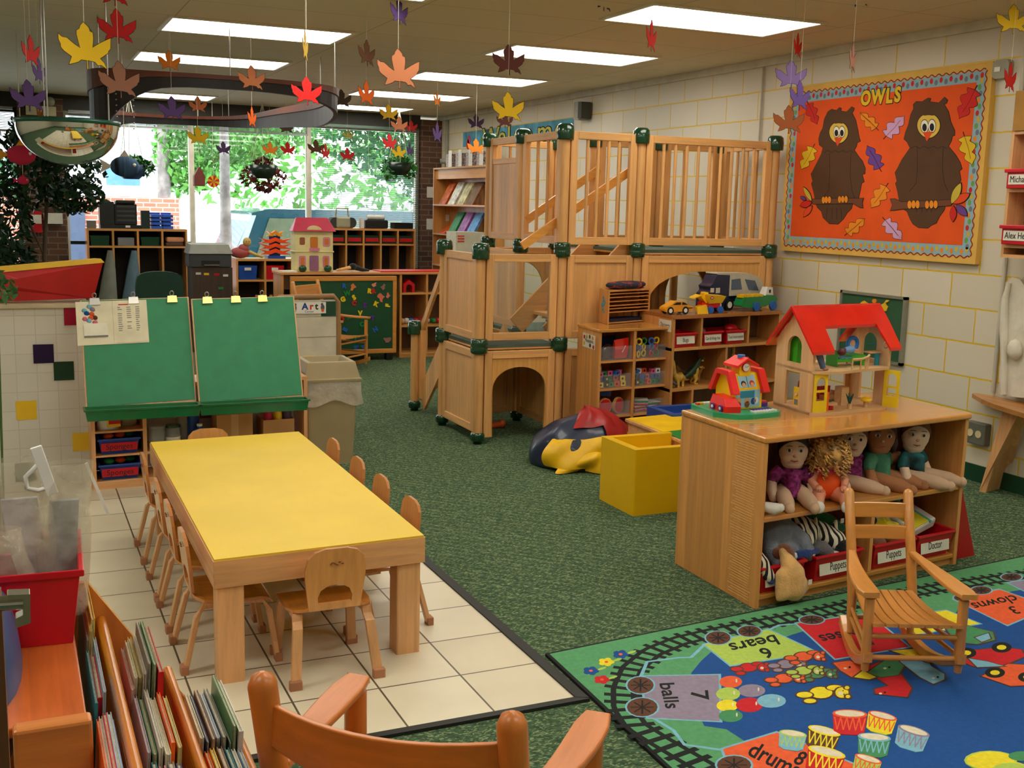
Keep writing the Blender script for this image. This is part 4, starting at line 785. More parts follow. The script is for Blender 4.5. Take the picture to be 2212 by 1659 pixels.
plush('chick_puppet', 'yellow plush chick puppet in the Puppets bin right of the divider', FS, [((.84, .12, .20), (.045, .05, .04)), ((.885, .09, .195), (.026, .026, .024)), ([(.80, .12, .21), (.77, .15, .22)], [.02, .03])], FYE)
plush('duck_puppet', 'white plush duck puppet with an orange bill at the left of the Puppets bin', FS, [((.715, .12, .195), (.045, .05, .045)), ([(.77, .2, .26), (.83, .15, .235), (.86, .12, .23)], [.02, .024, .018])], FWH, extra=[('bill', lambda q: q.sph((.765, .075, .185), (.018, .025, .018), mat('orange felt', (240, 90, 30), .8), 10))])
plush('sheep_puppet', 'black plush sheep puppet on top of the white duck puppet', FS, [((.70, .22, .26), (.05, .05, .04)), ([(.72, .18, .25), (.78, .13, .225)], [.03, .024])], FBLK)
plush('dog_puppet', 'light brown plush dog puppet at the front of the Puppets bin', FS, [((.735, .05, .158), (.05, .04, .022)), ((.84, .05, .16), (.05, .04, .024))], BRN)
t = thing('doctor_kit', 'white and turquoise toy doctor case with a yellow picture label in the Doctor bin', 'toy', at(FS, 1.03, .15, .2)); G = FS @ Tm(1.02, .14, .205, 18, -4, 14)
TQ = mat('turquoise plastic', (60, 180, 180), .35); MF(G).box((-.10, -.09, -.028), (.115, .09, .02), WHT).build('case', t, wp=True, bevel=.01)
MF(G).box((-.085, -.085, .02), (.05, .06, .023), mat('label yellow', (216, 200, 40), .6)).prism(ell(.022, .03, 12, -.04, -.01), .023, .025, P_RD).prism(ell(.018, .022, 12, 0, .01), .023, .025, mat('label flesh', (214, 160, 110), .6)).build('picture_label', t, wp=True)
MF(G).tube([(-.07, .09, .02), (-.06, .11, .05), (.03, .11, .05), (.05, .09, .02)], .013, TQ, 10).box((.045, -.092, .015), (.06, .092, .024), TQ).build('handle', t, wp=True)
MF(G).sph((0, .10, .06), (.03, .012, .006), REDG, 12).build('clasp', t, wp=True)
t = thing('doctor_kit', 'white toy medical box with a red cross at the back of the Doctor compartment', 'toy', at(FS, .93, .3, .24)); G = FS @ Tm(.90, .30, .225, 20, 0, 10); MF(G).box((-.09, -.05, -.05), (.09, .05, .05), WHT).build('box', t, wp=True, bevel=.01); MF(G).box((-.05, -.0512, .0), (-.005, -.05, .02), RED).build('red_label', t, wp=True)
# ================================================================= WOODEN DOLLHOUSE
G = FS @ Tm(.475, .27, FSH+.0, 0, 0, -2) @ Matrix.Diagonal((1, 1, .975, 1)); HWm = wood('rubberwood', (216, 174, 122), 'z', rough=.5, dark=.8, coat=.05, boards=True, sc=1.3); HWx = wood('rubberwood', 0, 'x') if 'rubberwoodx' in MC else wood('rubberwood', (216, 174, 122), 'x', rough=.5, dark=.8, coat=.05)
dh = thing('dollhouse', 'wooden dollhouse with a glossy red roof, open front and two furnished floors', 'dollhouse', at(FS, .7, .4, FSH)); DW, DD, EZ, RZ, F2 = .47, .27, .30, .445, .195
def yz(x): return Matrix.Translation((x, 0, 0)) @ Matrix(((0, 0, 1, 0), (1, 0, 0, 0), (0, 1, 0, 0), (0, 0, 0, 1)))    # (u,v,w)->(w,u,v)
def wall_with_holes(x, th, holes):   # gable wall in the y-z plane as stacked pieces around openings
    b = MF(G)
    def arc(c0, c1, z0_, z1_): return [( (c0+c1)/2+(c1-c0)/2*cos(radians(a)), z1_-(c1-c0)/2*.9+ (c1-c0)/2*.9*sin(radians(a))) for a in range(180, -1, -15)]
    (c0, c1) = (.085, .185)
    gable = lambda u: EZ+(RZ-EZ)*(1-abs(u-DD/2)/(DD/2))
    b.prism([(0, 0), (c0, 0), (c0, gable(c0)), (0, EZ)], 0, th, HWm, mx=yz(x)); b.prism([(c1, 0), (DD, 0), (DD, EZ), (c1, gable(c1))], 0, th, HWm, mx=yz(x))
    b.prism([(c0, 0), (c1, 0), (c1, .02), (c0, .02)], 0, th, HWm, mx=yz(x)); b.prism([(c0, .175), (c1, .175), (c1, .215), (c0, .215)], 0, th, HWm, mx=yz(x))
    A_ = arc(c0, c1, 0, .335); b.prism([(c0, gable(c0)), (DD/2, RZ), (c1, gable(c1))]+[(u, v) for u, v in A_[::-1]], 0, th, HWm, mx=yz(x))
    return b
wall_with_holes(0, .014, 0).build('gable_wall', dh, wp=True); wall_with_holes(DW-.014, .014, 0).build('gable_wall', dh, wp=True)
def wavy(z0_, z1_, nm_): 
    P = [(0, 0)]+[(DW*f, -.012-.032*(sin(pi*f*1.0)**1)*(1+.5*sin(f*7+.4))) for f in [i/18 for i in range(1, 18)]]+[(DW, 0), (DW, DD), (0, DD)]
    MF(G).prism(P, z0_, z1_, HWx).build(nm_, dh, wp=True, bevel=.002)
wavy(0, .012, 'ground_floor'); wavy(F2-.012, F2, 'upper_floor')
for x in (.20, .43): MF(G).box((x-.0, DD-.012, .012), (x+.05, DD, F2-.012), HWm).build('back_post', dh, wp=True)
sl = (RZ-EZ)/(DD/2); ov = .038
RG = mat('glossy red roof', (220, 30, 20), .12, coat=.9)
def roofpt(u, x, e=0): return (x, u, RZ+.012+e-(abs(u-DD/2))*sl)
fu = -ov; 
for side in (0, 1):      # front slope is cut away in the middle, back slope full with a gap too
    b = MF(G); ue = -ov if side == 0 else DD+ov; um = .055 if side == 0 else DD-.055
    if side == 0: b.mx = G
    def slab(pts): b.loft([[Vector(roofpt(u, x)) for u, x in pts], [Vector(roofpt(u, x, .014)) for u, x in pts]], RG, sm=False)
    x0, x1 = -.035, DW+.035
    slab([(DD/2, x0), (um, x0), (um, x1), (DD/2, x1)] if side == 0 else [(DD/2, x0), (DD/2, x1), (um, x1), (um, x0)])
    for a, c in ((x0, x0+.135), (x1-.09, x1)):
        slab([(um, a), (ue, a+(.0 if a == x0 else .012)), (ue, c-.008), (um, c)] if side == 0 else [(um, a), (um, c), (ue, c), (ue, a)])
    b.build('roof_slope', dh, wp=True, bevel=.004)
MF(G).box((-.034, DD/2-.008, RZ+.012), (DW+.034, DD/2+.008, RZ+.024), RG).build('roof_ridge', dh, wp=True, bevel=.004)
def door(x0, x1, rz, pivot, nm_='yellow_door'):
    b = MF(G @ Tm(pivot[0], pivot[1], .012, rz=rz)); w_, h_ = x1-x0, F2-.026; YD = mat('yellow door paint', (238, 206, 28), .35)
    b.prism([(0, 0), (w_, 0), (w_, .05), (0, .05)], 0, .006, YD, mx=TF(0, 0, 0)); b.prism([(0, .05), (.014, .05), (.014, h_), (0, h_)], 0, .006, YD, mx=TF(0, 0, 0)); b.prism([(w_-.014, .05), (w_, .05), (w_, h_), (w_-.014, h_)], 0, .006, YD, mx=TF(0, 0, 0)); b.box((.014, -.006, .088), (w_-.014, 0, .098), YD)
    b.prism([(.014, h_), (w_-.014, h_), (w_-.014, h_-.04)]+[(w_/2+(w_/2-.014)*cos(radians(a)), h_-.04+.026*sin(radians(a))) for a in range(15, 180, 15)]+[(.014, h_-.04)], 0, .006, YD, mx=TF(0, 0, 0)); b.build(nm_, dh, wp=True)
door(0, .075, -3, (.012, -.002)); door(0, .075, -62, (DW-.03, 0))
# furniture of the dollhouse, each piece a thing
def mini(name, lab, cat, fn, c): t = thing(name, lab, cat, (G @ Vector(c))); b = MF(G @ Matrix.Translation(c)); fn(b); b.build(name.split('_')[-1], t, wp=True, bevel=.0015); return t
LG = mat('lime green paint', (62, 168, 34), .45); SKY_ = mat('sky blue paint', (40, 120, 200), .4); TW_ = HWx
mini('toy_wardrobe', 'lime green toy wardrobe seen through the upstairs arched window of the dollhouse', 'toy', lambda b: b.box((0, 0, 0), (.05, .055, .13), LG), (.03, .15, F2))
mini('toy_bed', 'green toy bed with a striped sheet on the upper floor of the dollhouse', 'toy', lambda b: [b.box((0, 0, .02), (.17, .08, .035), LG), b.box((-.006, 0, 0), (0, .08, .075), LG), b.box((.15, 0, 0), (.165, .08, .03), LG), b.box((.004, -.002, .035), (.09, .082, .042), mat('stripe sheet', (90, 160, 170), .8, var=.4, vs=60)), b.box((.08, -.003, .035), (.168, .083, .048), LG)], (.20, .06, F2))
mini('toy_doll', 'tiny dark-haired doll in a light blue dress lying on the green toy bed', 'toy', lambda b: [b.sph((.0, .03, .05), (.022, .02, .018), HAU, 12), b.tube([(.02, .035, .056), (.07, .04, .056)], [.012, .02], mat('light blue cloth', (120, 160, 210), .8), 10), b.tube([(.07, .035, .055), (.10, .035, .052)], [.006, .005], VS, 8)], (.21, .02, F2+.02))
mini('toy_doll', 'tiny doll legs in blue-grey trousers standing at the left of the upper floor', 'toy', lambda b: [b.tube([(0, 0, .10), (.02, -.004, .05), (.035, -.008, .012)], [.018, .016, .013], mat('denim', (84, 104, 136), .8), 10), b.sph((.045, -.014, .008), (.02, .01, .008), mat('shoe tan', (170, 120, 90), .6), 8)], (.028, .01, F2))
mini('toy_railing', 'curved wooden toy balcony railing at the edge of the dollhouse upper floor', 'toy', lambda b: [b.tube([(0, 0, .045), (.05, -.006, .046), (.09, .0, .052), (.11, .012, .058)], .006, TW_, 8)]+[b.cyl((x, y, 0), (x, y, .045), .004, TW_, n=8) for x, y in ((0, 0), (.045, -.006), (.08, -.001), (.1, .006))], (.215, -.022, F2))
mini('toy_desk', 'little wooden toy desk with blue trim at the right of the upper floor', 'toy', lambda b: [b.box((0, 0, .055), (.07, .05, .062), TW_), b.cyl((.05, .01, 0), (.05, .01, .055), .012, mat('cyan paint', (40, 150, 180), .4), n=12), b.box((.03, .045, .09), (.075, .05, .094), SKY_)], (.38, .04, F2))
mini('toy_fan', 'round blue toy fan wheel beside the upstairs window of the dollhouse', 'toy', lambda b: [b.tube([(.03*cos(a*.5236), 0, .09+.03*sin(a*.5236)) for a in range(12)], .010, SKY_, 8, close=True), b.bar((-.03, 0, 0), (-.005, 0, .06), .007, .007, TW_), b.bar((.03, 0, 0), (.005, 0, .06), .007, .007, mat('dark blue paint', (24, 40, 80), .4))], (.345, .13, F2))
mini('toy_mirror', 'tiny chrome ring hanging under the right roof edge of the dollhouse', 'toy', lambda b: b.tube([(.014*cos(a*.5236), 0, .016*sin(a*.5236)) for a in range(12)], .002, STEEL, 6, close=True), (.43, -.004, F2+.10))
mini('toy_stove', 'yellow toy stove with a grey window seen through the lower side opening', 'toy', lambda b: [b.box((0, 0, 0), (.05, .055, .085), TW_), b.box((-.004, .012, 0), (0, .055, .09), YEL), b.box((-.006, .02, .01), (-.004, .045, .035), mat('stove grey', (110, 120, 124), .5)), b.cyl((-.012, .03, .06), (-.004, .03, .06), .009, TW_, n=12)], (.03, .10, .012))
mini('toy_sofa', 'red toy sofa with wooden arms on the dollhouse ground floor', 'toy', lambda b: [b.box((0, 0, .012), (.10, .04, .03), TW_), b.box((.008, .034, .03), (.092, .044, .07), RED), b.box((-.006, 0, 0), (.0, .044, .05), TW_), b.box((.10, 0, 0), (.106, .044, .05), TW_)], (.20, .17, .012))
mini('toy_armchair', 'small red and wood toy armchair next to the red toy sofa', 'toy', lambda b: [b.box((0, 0, .012), (.045, .04, .026), TW_), b.box((.004, .032, .026), (.041, .042, .062), RED), b.box((-.005, 0, 0), (0, .042, .045), TW_), b.box((.045, 0, 0), (.05, .042, .045), TW_)], (.125, .10, .012))
mini('toy_television', 'wooden toy television with a grey screen on the ground floor', 'toy', lambda b: [b.box((0, 0, .0), (.045, .05, .085), TW_), b.box((.045, .006, .03), (.047, .044, .078), mat('toy screen', (96, 112, 116), .3))], (.245, .07, .012))
mini('toy_plant', 'dark green toy plant in a wooden pot near the dollhouse floor edge', 'toy', lambda b: [b.cyl((0, 0, 0), (0, 0, .024), .010, TW_, r2=.013)]+[b.tube([(0, 0, .02), (.009*cos(a), .009*sin(a), .05), (.020*cos(a), .020*sin(a), .07)], [.004, .005, .001], mat('toy leaf', (14, 78, 70), .5), 6) for a in (0, 1.2, 2.4, 3.6, 4.9)], (.235, .0, .012))
mini('toy_lamp', 'yellow-shaded mushroom toy lamp on the dollhouse ground floor', 'toy', lambda b: [b.cyl((0, 0, 0), (0, 0, .03), .013, TW_, r2=.011), b.lathe([(0, .028), (.028, .028), (.027, .038), (.014, .045), (0, .046)], YEL, n=18)], (.345, .01, .012))
mini('toy_table', 'round wooden toy table with a red base on the dollhouse ground floor', 'toy', lambda b: [b.cyl((0, 0, 0), (0, 0, .024), .016, RED), b.cyl((0, 0, .024), (0, 0, .032), .033, TW_), b.sph((.01, .02, .036), (.02, .012, .006), mat('toy leaf', 0), 8)], (.135, .02, .012))
mini('toy_chair', 'orange toy chair back just inside the yellow door of the dollhouse', 'toy', lambda b: b.box((0, 0, 0), (.016, .006, .085), mat('orange paint', (240, 100, 20), .4)), (.094, .0, .012))
mini('toy_animal', 'small rust-brown toy animal on the stove in the dollhouse side opening', 'toy', lambda b: [b.sph((0, 0, .02), (.016, .022, .014), mat('rust plastic', (150, 72, 36), .5), 10), b.sph((0, -.02, .035), (.01, .01, .01), MC['rust plastic'], 8)]+[b.cyl((x, y, 0), (x, y, .015), .004, MC['rust plastic'], n=6) for x in (-.008, .008) for y in (-.012, .012)], (.05, .13, .10))
# ================================================================= TOY SCHOOLHOUSE WITH BUS
G = FS @ Tm(.205, .475, FSH, 0, 0, -1) @ Matrix.Diagonal((1, 1, .92, 1)); sh = thing('toy_schoolhouse', 'yellow plastic toy schoolhouse with red roofs and a red bus on a green base', 'toy', at(FS, .2, .48, FSH))
YG = mat('toy yellow', (246, 196, 16), .25, coat=.4); GB = mat('toy green base', (28, 158, 104), .3, coat=.3); RB = mat('toy red', (228, 30, 16), .4); PU = mat('toy purple', (72, 50, 140), .4)
MF(G).prism([(-.165, -.06), (-.10, -.155), (-.03, -.175), (.12, -.17), (.155, -.14), (.16, .08), (.12, .15), (-.10, .165), (-.155, .13)], 0, .022, GB).build('base', sh, wp=True, bevel=.006, seg=3)
MF(G).prism([(-.06, .022), (-.06, .118), (-.025, .185), (.045, .185), (.08, .118), (.08, .022)], -.055, .105, YG, mx=yz(0)).build('building', sh, wp=True, bevel=.003)
MF(G).box((-.012, -.035, .17), (.052, .03, .225), YG).build('tower', sh, wp=True, bevel=.003)
for x in (-.078, .092): MF(G).prism([(-.092, .10), (-.038, .203), (.058, .203), (.112, .10), (.088, .094), (.046, .181), (-.026, .181), (-.068, .094)], x, x+.036, RB, mx=yz(0)).build('roof_trim', sh, wp=True, bevel=.004)
b = MF(G)
for s_ in (-1, 1): b.loft([[(.02, -.055, .262), (.02, .05, .262), (.02, .05, .248), (.02, -.055, .248)], [(.02+s_*.06, -.06, .228), (.02+s_*.06, .055, .228), (.02+s_*.06, .055, .216), (.02+s_*.06, -.06, .216)]], RB, sm=False)
b.build('tower_roof', sh, wp=True, bevel=.003); MF(G).cyl((.02, 0, .255), (.02, 0, .268), .018, mat('toy blue', (50, 120, 190), .3)).build('roof_button', sh, wp=True)
MF(G).cyl((.02, -.036, .215), (.02, -.042, .215), .021, P_RD).cyl((.02, -.042, .215), (.02, -.0435, .215), .018, WHT).bar((.02, -.0445, .215), (.012, -.0445, .22), .002, .001, INK).bar((.02, -.0445, .215), (.031, -.0445, .221), .002, .001, INK).build('clock', sh, wp=True)
b = MF(G @ Tm(.025, -.0445, .150, -27.6)); LB = mat('sticker blue', (150, 196, 214), .5)
b.box((-.045, -.001, -.03), (.048, .001, .03), LB).box((0, -.0015, -.03), (.003, .0, .03), mat('navy line', (40, 60, 110), .5))
for x, hc in ((-.022, HBR), (.026, P_RD)): b.prism(ell(.014, .015, 12, x, -.012), .001, .002, hc, mx=TF(0, 0, 0)); b.prism(ell(.010, .011, 12, x, -.018), .002, .003, mat('label flesh', 0), mx=TF(0, 0, 0))
b.build('picture_sticker', sh, wp=True)
b = MF(G @ Tm(0, -.0195, 0)); b.box((-.042, -.0425, .03), (.092, -.040, .112), LB).box((-.02, -.0432, .075), (.06, -.0425, .108), mat('sticker teal', (40, 140, 170), .5))
for x, z, m in ((.02, .06, mat('label flesh', 0)), (.055, .058, FBL), (-.028, .065, mat('label flesh', 0)), (-.028, .045, P_RD), (.02, .045, BRN), (.07, .06, WHT)): b.prism(ell(.014, .016, 12, x, z), .0, .001, m, mx=TF(0, -.0435, 0))
b.build('classroom_sticker', sh, wp=True)
b = MF(G); b.loft([[(-.125, -.10, .022), (-.055, -.125, .022), (-.055, .02, .022), (-.125, .03, .022)], [(-.125, -.10, .05), (-.055, -.125, .05), (-.055, .02, .05), (-.125, .03, .05)], [(-.118, -.075, .085), (-.062, -.09, .085), (-.062, .01, .09), (-.118, .02, .09)]], RB, sm=False); b.build('bus', sh, wp=True, bevel=.008, seg=3)
for y in (-.065, -.005): MF(G).cyl((-.128, y, .038), (-.132, y, .038), .015, PU).cyl((-.132, y, .038), (-.134, y, .038), .007, WHT).build('bus_wheel', sh, wp=True)
b = MF(G)
for k in range(8): b.box((-.0+.016*k, -.15, .022), (.013+.016*k, -.115, .028), WHT)
for k in range(7): b.box((.010+.016*k, -.125, .028), (.018+.016*k, -.095, .031), PU)
b.build('keyboard', sh, wp=True)
MF(G).cyl((.135, -.02, .022), (.135, -.02, .04), .03, PU).cyl((.135, -.02, .04), (.135, -.02, .046), .024, RB).build('drum_button', sh, wp=True)
MF(G).bar((.15, .07, .022), (.13, .06, .15), .016, .012, YG).cyl((.105, .05, .16), (.135, .05, .16), .035, RB).cyl((.135, .05, .16), (.17, .05, .16), .034, YG).build('steering_wheel', sh, wp=True)
b = MF(G)
for k, m in enumerate((RB, YG, WHT, WHT)): b.box((-.14+.02*k, .1, .022), (-.125+.02*k, .12, .03), m)
b.build('number_button', sh, wp=True)
# ================================================================= CUBBY UNIT, LONG SHELF, CUSHIONS
CBZ = .793; FC = frm((3.36, 6.093, 0), (.568, .072, 0), (.041, .407, 0)); CW = .575; CD = .36
t = thing('cubby_shelf', 'birch cubby shelf with eight clear-fronted compartments of toys, against the loft', 'shelf', at(FC, .29, .2))
MF(FC).box((-.008, -.01, CBZ-.02), (CW+.008, CD, CBZ), wood('shelf top', 0, 'x')).build('shelf_top', t, wp=True, bevel=.004)
for x in (0, CW-.02): MF(FC).box((x, 0, 0), (x+.02, CD, CBZ-.021), szz).build('side_panel', t, wp=True)
MF(FC).box((.02, CD-.012, 0), (CW-.02, CD, CBZ-.021), szz).build('back_panel', t, wp=True)
zr = [.045, .228, .408, .588, .77]
for z in zr[:4]: MF(FC).box((.02, .002, z-.012), (CW-.02, CD-.012, z), sx).build('shelf_board', t, wp=True)
MF(FC).box((CW/2-.011, .002, .046), (CW/2+.011, CD-.012, CBZ-.021), szz).build('divider', t, wp=True)
MF(FC).box((.02, .02, 0), (CW-.02, .03, .033), sx).build('kick_board', t, wp=True)
b = MF(FC @ Matrix(((0, 0, -1, 0), (-1, 0, 0, 0), (0, 1, 0, 0), (0, 0, 0, 1))))
c = MF(FC); c.box((-.002, .06, .655), (-.0005, .27, .745), PAPER)
for k, (y, z, m) in enumerate(((.24, .72, P_RD), (.24, .68, P_YE), (.14, .675, BLK), (.085, .67, P_RD), (.2, .725, P_OL), (.15, .73, P_BN), (.10, .725, P_AM))): c.sph((-.0025, y, z), (.001, .016, .014), m, 8)
c.text('Manipulatives', INK, Matrix(((0, 0, -1, 0), (-1, 0, 0, 0), (0, 1, 0, 0), (0, 0, 0, 1))) @ Matrix.Translation((-.155, .702, .0025)), .034, .0003, sx=.75)
c.build('label_card', t, wp=True)
CP = mat('clear tray', (200, 205, 210), .08, alpha=.10, var=0)
cl = ['red and dark snack-bag packets', 'yellow ring and gear pieces', 'mixed blocks with pink and orange', 'blue, white and orange blocks', 'two red tambourines', 'stacked red and green frames', 'purple and blue spiky shapes', 'dark odds and ends']
rowsn = ['top', 'second', 'third', 'bottom']
TOYC = {k: mat('block '+k, c_, .35, var=.03) for k, c_ in dict(orange=(240, 84, 24), yellow=(232, 200, 30), green=(24, 130, 60), blue=(36, 98, 180), pink=(214, 84, 140), black=(24, 24, 26), white=(220, 222, 218), red=(200, 30, 36), purple=(96, 50, 140)).items()}
random.seed(5)
for r in range(4):
    for cidx in range(2):
        x0 = .024+cidx*(CW/2+.0); x1 = x0+CW/2-.04; z = zr[3-r]; xm = (x0+x1)/2
        tt = thing('clear_tray', 'clear plastic tray in the %s %s cubby, holding %s' % (rowsn[r], ('left', 'right')[cidx], cl[r*2+cidx]), 'tray', at(FC, xm, .15, z))
        q = MF(FC); 
        q.box((x0, .012, z+.002), (x1, .30, z+.005), CP).box((x0, .012, z+.005), (x1, .014, z+.09), CP).box((x0, .014, z+.005), (x0+.002, .30, z+.09), CP).box((x1-.002, .014, z+.005), (x1, .30, z+.09), CP); q.build('tray', tt, wp=True)
        def item(nm_, lab, cat, fn, c_, grp=None):
            o = thing(nm_, lab, cat, at(FC, *c_), group=grp); b_ = MF(FC @ Tm(*c_, rz=random.uniform(-35, 35))); fn(b_); b_.build(nm_.split('_')[-1], o, wp=True)
        pos = '%s %s cubby' % (rowsn[r], ('left', 'right')[cidx])
        if r == 1 :
            cols = [['yellow', 'black', 'green', 'orange', 'yellow', 'blue', 'black', 'green', 'orange', 'yellow', 'pink', 'green', 'pink', 'blue', 'pink', 'white'], ['black', 'green', 'orange', 'green', 'green', 'green', 'blue', 'orange', 'blue', 'blue', 'blue', 'white', 'orange', 'pink', 'white', 'black']][cidx]
            for k, cn in enumerate(cols):
                rr, cc_ = divmod(k, 5); zz = z+.006+.033*rr; xx = x0+.024+cc_*.044+random.uniform(-.006, .006)
                item('toy_block', '%s cube block in the tray of the %s' % (cn, pos), 'block', lambda b_: b_.box((-.018, -.016, 0), (.018, .016, .032), TOYC[cn]).cyl((0, -.0162, .016), (0, -.0175, .016), .008, BLK if cn != 'black' else TOYC['yellow'], n=10), (xx, .05+random.uniform(-.012, .05)*(rr > 0), zz), grp='%s cube blocks in the %s' % (cn, pos))
        elif r == 0 and cidx == 0:
            item('snack_packet', 'red foil packet in the %s' % pos, 'packet', lambda b_: b_.loft([[(-.055, -.01, 0), (.05, -.01, 0), (.05, .01, 0), (-.055, .01, 0)], [(-.06, -.02, .06), (.055, -.02, .06), (.055, .02, .06), (-.06, .02, .06)], [(-.06, -.002, .12), (.065, -.002, .13), (.065, .002, .13), (-.06, .002, .12)]], REDG, sm=False).bar((0, -.022, .04), (.03, -.018, .08), .008, .003, WHT), (xm+.05, .05, z+.008))
            item('snack_packet', 'dark brown and silver packet in the %s' % pos, 'packet', lambda b_: b_.sph((0, 0, .05), (.06, .03, .05), mat('dark wrapper', (52, 34, 34), .2, coat=.8), 12), (xm-.05, .06, z+.005))
            item('snack_packet', 'dark blue packet at the back of the %s' % pos, 'packet', lambda b_: b_.box((-.08, 0, 0), (.08, .03, .13), mat('navy wrapper', (22, 34, 74), .3)), (xm, .16, z+.006))
        elif r == 0:
            for k, cn in enumerate(['yellow', 'yellow', 'red', 'green', 'blue', 'yellow', 'blue', 'red', 'yellow', 'green', 'blue', 'yellow']):
                rr, cc_ = divmod(k, 4); item('toy_ring', '%s ring piece in the tray of the %s' % (cn, pos), 'toy', lambda b_: b_.tube([(.02*cos(a), 0, .022+.02*sin(a)) for a in [i*pi/5 for i in range(10)]], .007, TOYC[cn], 6, close=True), (x0+.03+cc_*.052, .045+.02*(k % 2), z+.006+.04*rr), grp='%s ring pieces in the %s' % (cn, pos))
        elif r == 2 and cidx == 0:
            for k in range(2): item('tambourine', 'red-skinned toy tambourine, %s one in the third left cubby' % ('left', 'right')[k], 'toy', lambda b_: b_.cyl((0, 0, .052), (0, .022, .052), .052, mat('hoop tan', (206, 160, 80), .5), n=24).cyl((0, -.002, .052), (0, 0, .052), .047, TOYC['red'], n=24), (xm-.055+.11*k, .05, z+.006))
            item('toy_box', 'blue plastic block above the tambourines in the third left cubby', 'toy', lambda b_: b_.box((-.06, 0, 0), (.03, .05, .035), TOYC['blue']), (xm-.02, .10, z+.115))
        elif r == 2:
            for k in range(7):
                side = k % 2; item('stacking_toy', '%s stacked frame toy in the third right cubby' % ('green' if k in (5, 6) else 'red'), 'toy', lambda b_: b_.box((-.055, 0, 0), (.055, .09, .010), TOYC['green' if k in (5, 6) else 'red']).box((-.055, -.001, .010), (.055, .09, .013), WHT), (xm-.055+.11*side, .05, z+.006+.02*(k//2)), grp='%s frames in the third right cubby' % ('green' if k in (5, 6) else 'red'))
        else:
            for k in range(9):
                cn = (['purple', 'pink', 'blue', 'purple', 'blue', 'red', 'pink', 'green', 'blue'] if cidx == 0 else ['black', 'green', 'black', 'blue', 'red', 'black', 'green', 'black', 'red'])[k]; rr, cc_ = divmod(k, 3)
                item('spiky_shape', '%s spiky building shape in the %s' % (cn, pos), 'toy', lambda b_: [b_.tube([(0, 0, .025), (.026*cos(a), .01*sin(3*a), .025+.026*sin(a))], [.009, .006], TOYC[cn], 6) for a in [i*pi/3 for i in range(6)]], (x0+.04+cc_*.07, .05+.02*rr, z+.01+.036*rr), grp='%s spiky shapes in the %s' % (cn, pos))
# paper sorter and cushion on the cubby
a0 = fl(1312, 701, CBZ+.001); a1 = fl(1402, 694, CBZ); bk_ = fl(1278, 686, CBZ)
FB = frm((a0.x, a0.y, CBZ+.001), (a1.x-a0.x, a1.y-a0.y, 0), (.05, .3, 0)); SW = (a1-a0).length; SD_ = min(.22, 6.52-a0.y)
t = thing('paper_sorter', 'small wooden paper sorter with many slots and blue puzzle stickers on its side', 'rack', at(FB, SW/2, .1)); hS = .225
for x in (0, SW-.014): MF(FB).box((x, 0, 0), (x+.014, SD_, hS), W_S['z']).build('side_panel', t, wp=True)
MF(FB).box((.014, SD_-.008, 0), (SW-.014, SD_, hS), W_S['z']).build('back_panel', t, wp=True); MF(FB).box((.014, 0, hS-.012), (SW-.014, SD_-.008, hS), W_S['x']).build('top_board', t, wp=True)
for k, z in enumerate((.004, .075, .098, .118, .145, .172, .195)): MF(FB).box((.0141, .003, z), (SW-.0141, SD_-.008, z+.005), W_S['x']).build('slot_board', t, wp=True)
c = MF(FB)
for y, z, r_ in ((.10, .17, .012), (.09, .15, .014), (.11, .12, .018), (.085, .125, .014), (.10, .09, .012), (.08, .075, .01), (.06, .14, .01)): c.sph((-.0008, y, z), (.0012, r_*1.4, r_), mat('sticker cyan', (60, 160, 190), .5), 8)
c.build('sticker', t, wp=True)
o = MF(FB).box((.03, .03, .0105), (SW-.06, .14, .03), mat('navy paper', (26, 34, 62), .7)).build('paper_stack'); tag(o, 'dark paper stack in the bottom slot of the wooden sorter', 'paper')
o = MF(FB @ Tm(SW/2, SD_/2-.01, hS+.024)).lathe([(0, -.022), (.12, -.022), (.15, -.008), (.155, .003), (.14, .016), (.06, .024), (0, .024)], mat('floral navy fabric', (44, 40, 56), .9, var=1.2, vs=22), n=28, sc=(1.28, .72)).build('seat_cushion'); tag(o, 'dark flowered round cushion lying on top of the wooden paper sorter', 'cushion')
nn = MC['floral navy fabric'].node_tree; rr_ = [x for x in nn.nodes if x.type == 'VALTORGB'][0]; rr_.color_ramp.elements[0].position = .52; rr_.color_ramp.elements[0].color = (*lin((38, 38, 54)), 1); rr_.color_ramp.elements[1].position = .66; rr_.color_ramp.elements[1].color = (*lin((190, 70, 50)), 1)
# long shelf
LZ = .87; L0_, L1_ = fl(1455, 682, LZ), fl(1682, 671, LZ); LLEN = (L1_-L0_).length*1.03
FL = frm((L0_.x, L0_.y, 0), (L1_.x-L0_.x, L1_.y-L0_.y, 0), (0, 1, 0)); LB = 6.535
def ld(a): return LB-(at(FL, a, 0, 0).y)
t = thing('storage_shelf', 'long birch storage shelf with red label bins above and toy dinosaurs below', 'shelf', at(FL, .5, .1))
def lboard(z0_, z1_, nm_, m, f=0): MF(FL).prism([(0, f), (LLEN, f), (LLEN, ld(LLEN)), (0, ld(0))], z0_, z1_, m).build(nm_, t, wp=True)
lboard(LZ-.024, LZ, 'shelf_top', wood('shelf top dark', (176, 112, 58), 'x', rough=.25), -.008)
for z in (.655, .385, .06): lboard(z-.02, z, 'shelf_board', W_S['x'], .004)
for x in (0, LLEN-.02): MF(FL).box((x, 0, 0), (x+.02, ld(x)-.012, LZ-.025), W_S['z']).build('side_panel', t, wp=True)
MF(FL).prism([(0, ld(0)-.011), (LLEN, ld(LLEN)-.011), (LLEN, ld(LLEN)), (0, ld(0))], 0, LZ-.025, wood('walnut back', (104, 72, 48), 'z')).build('back_panel', t, wp=True)
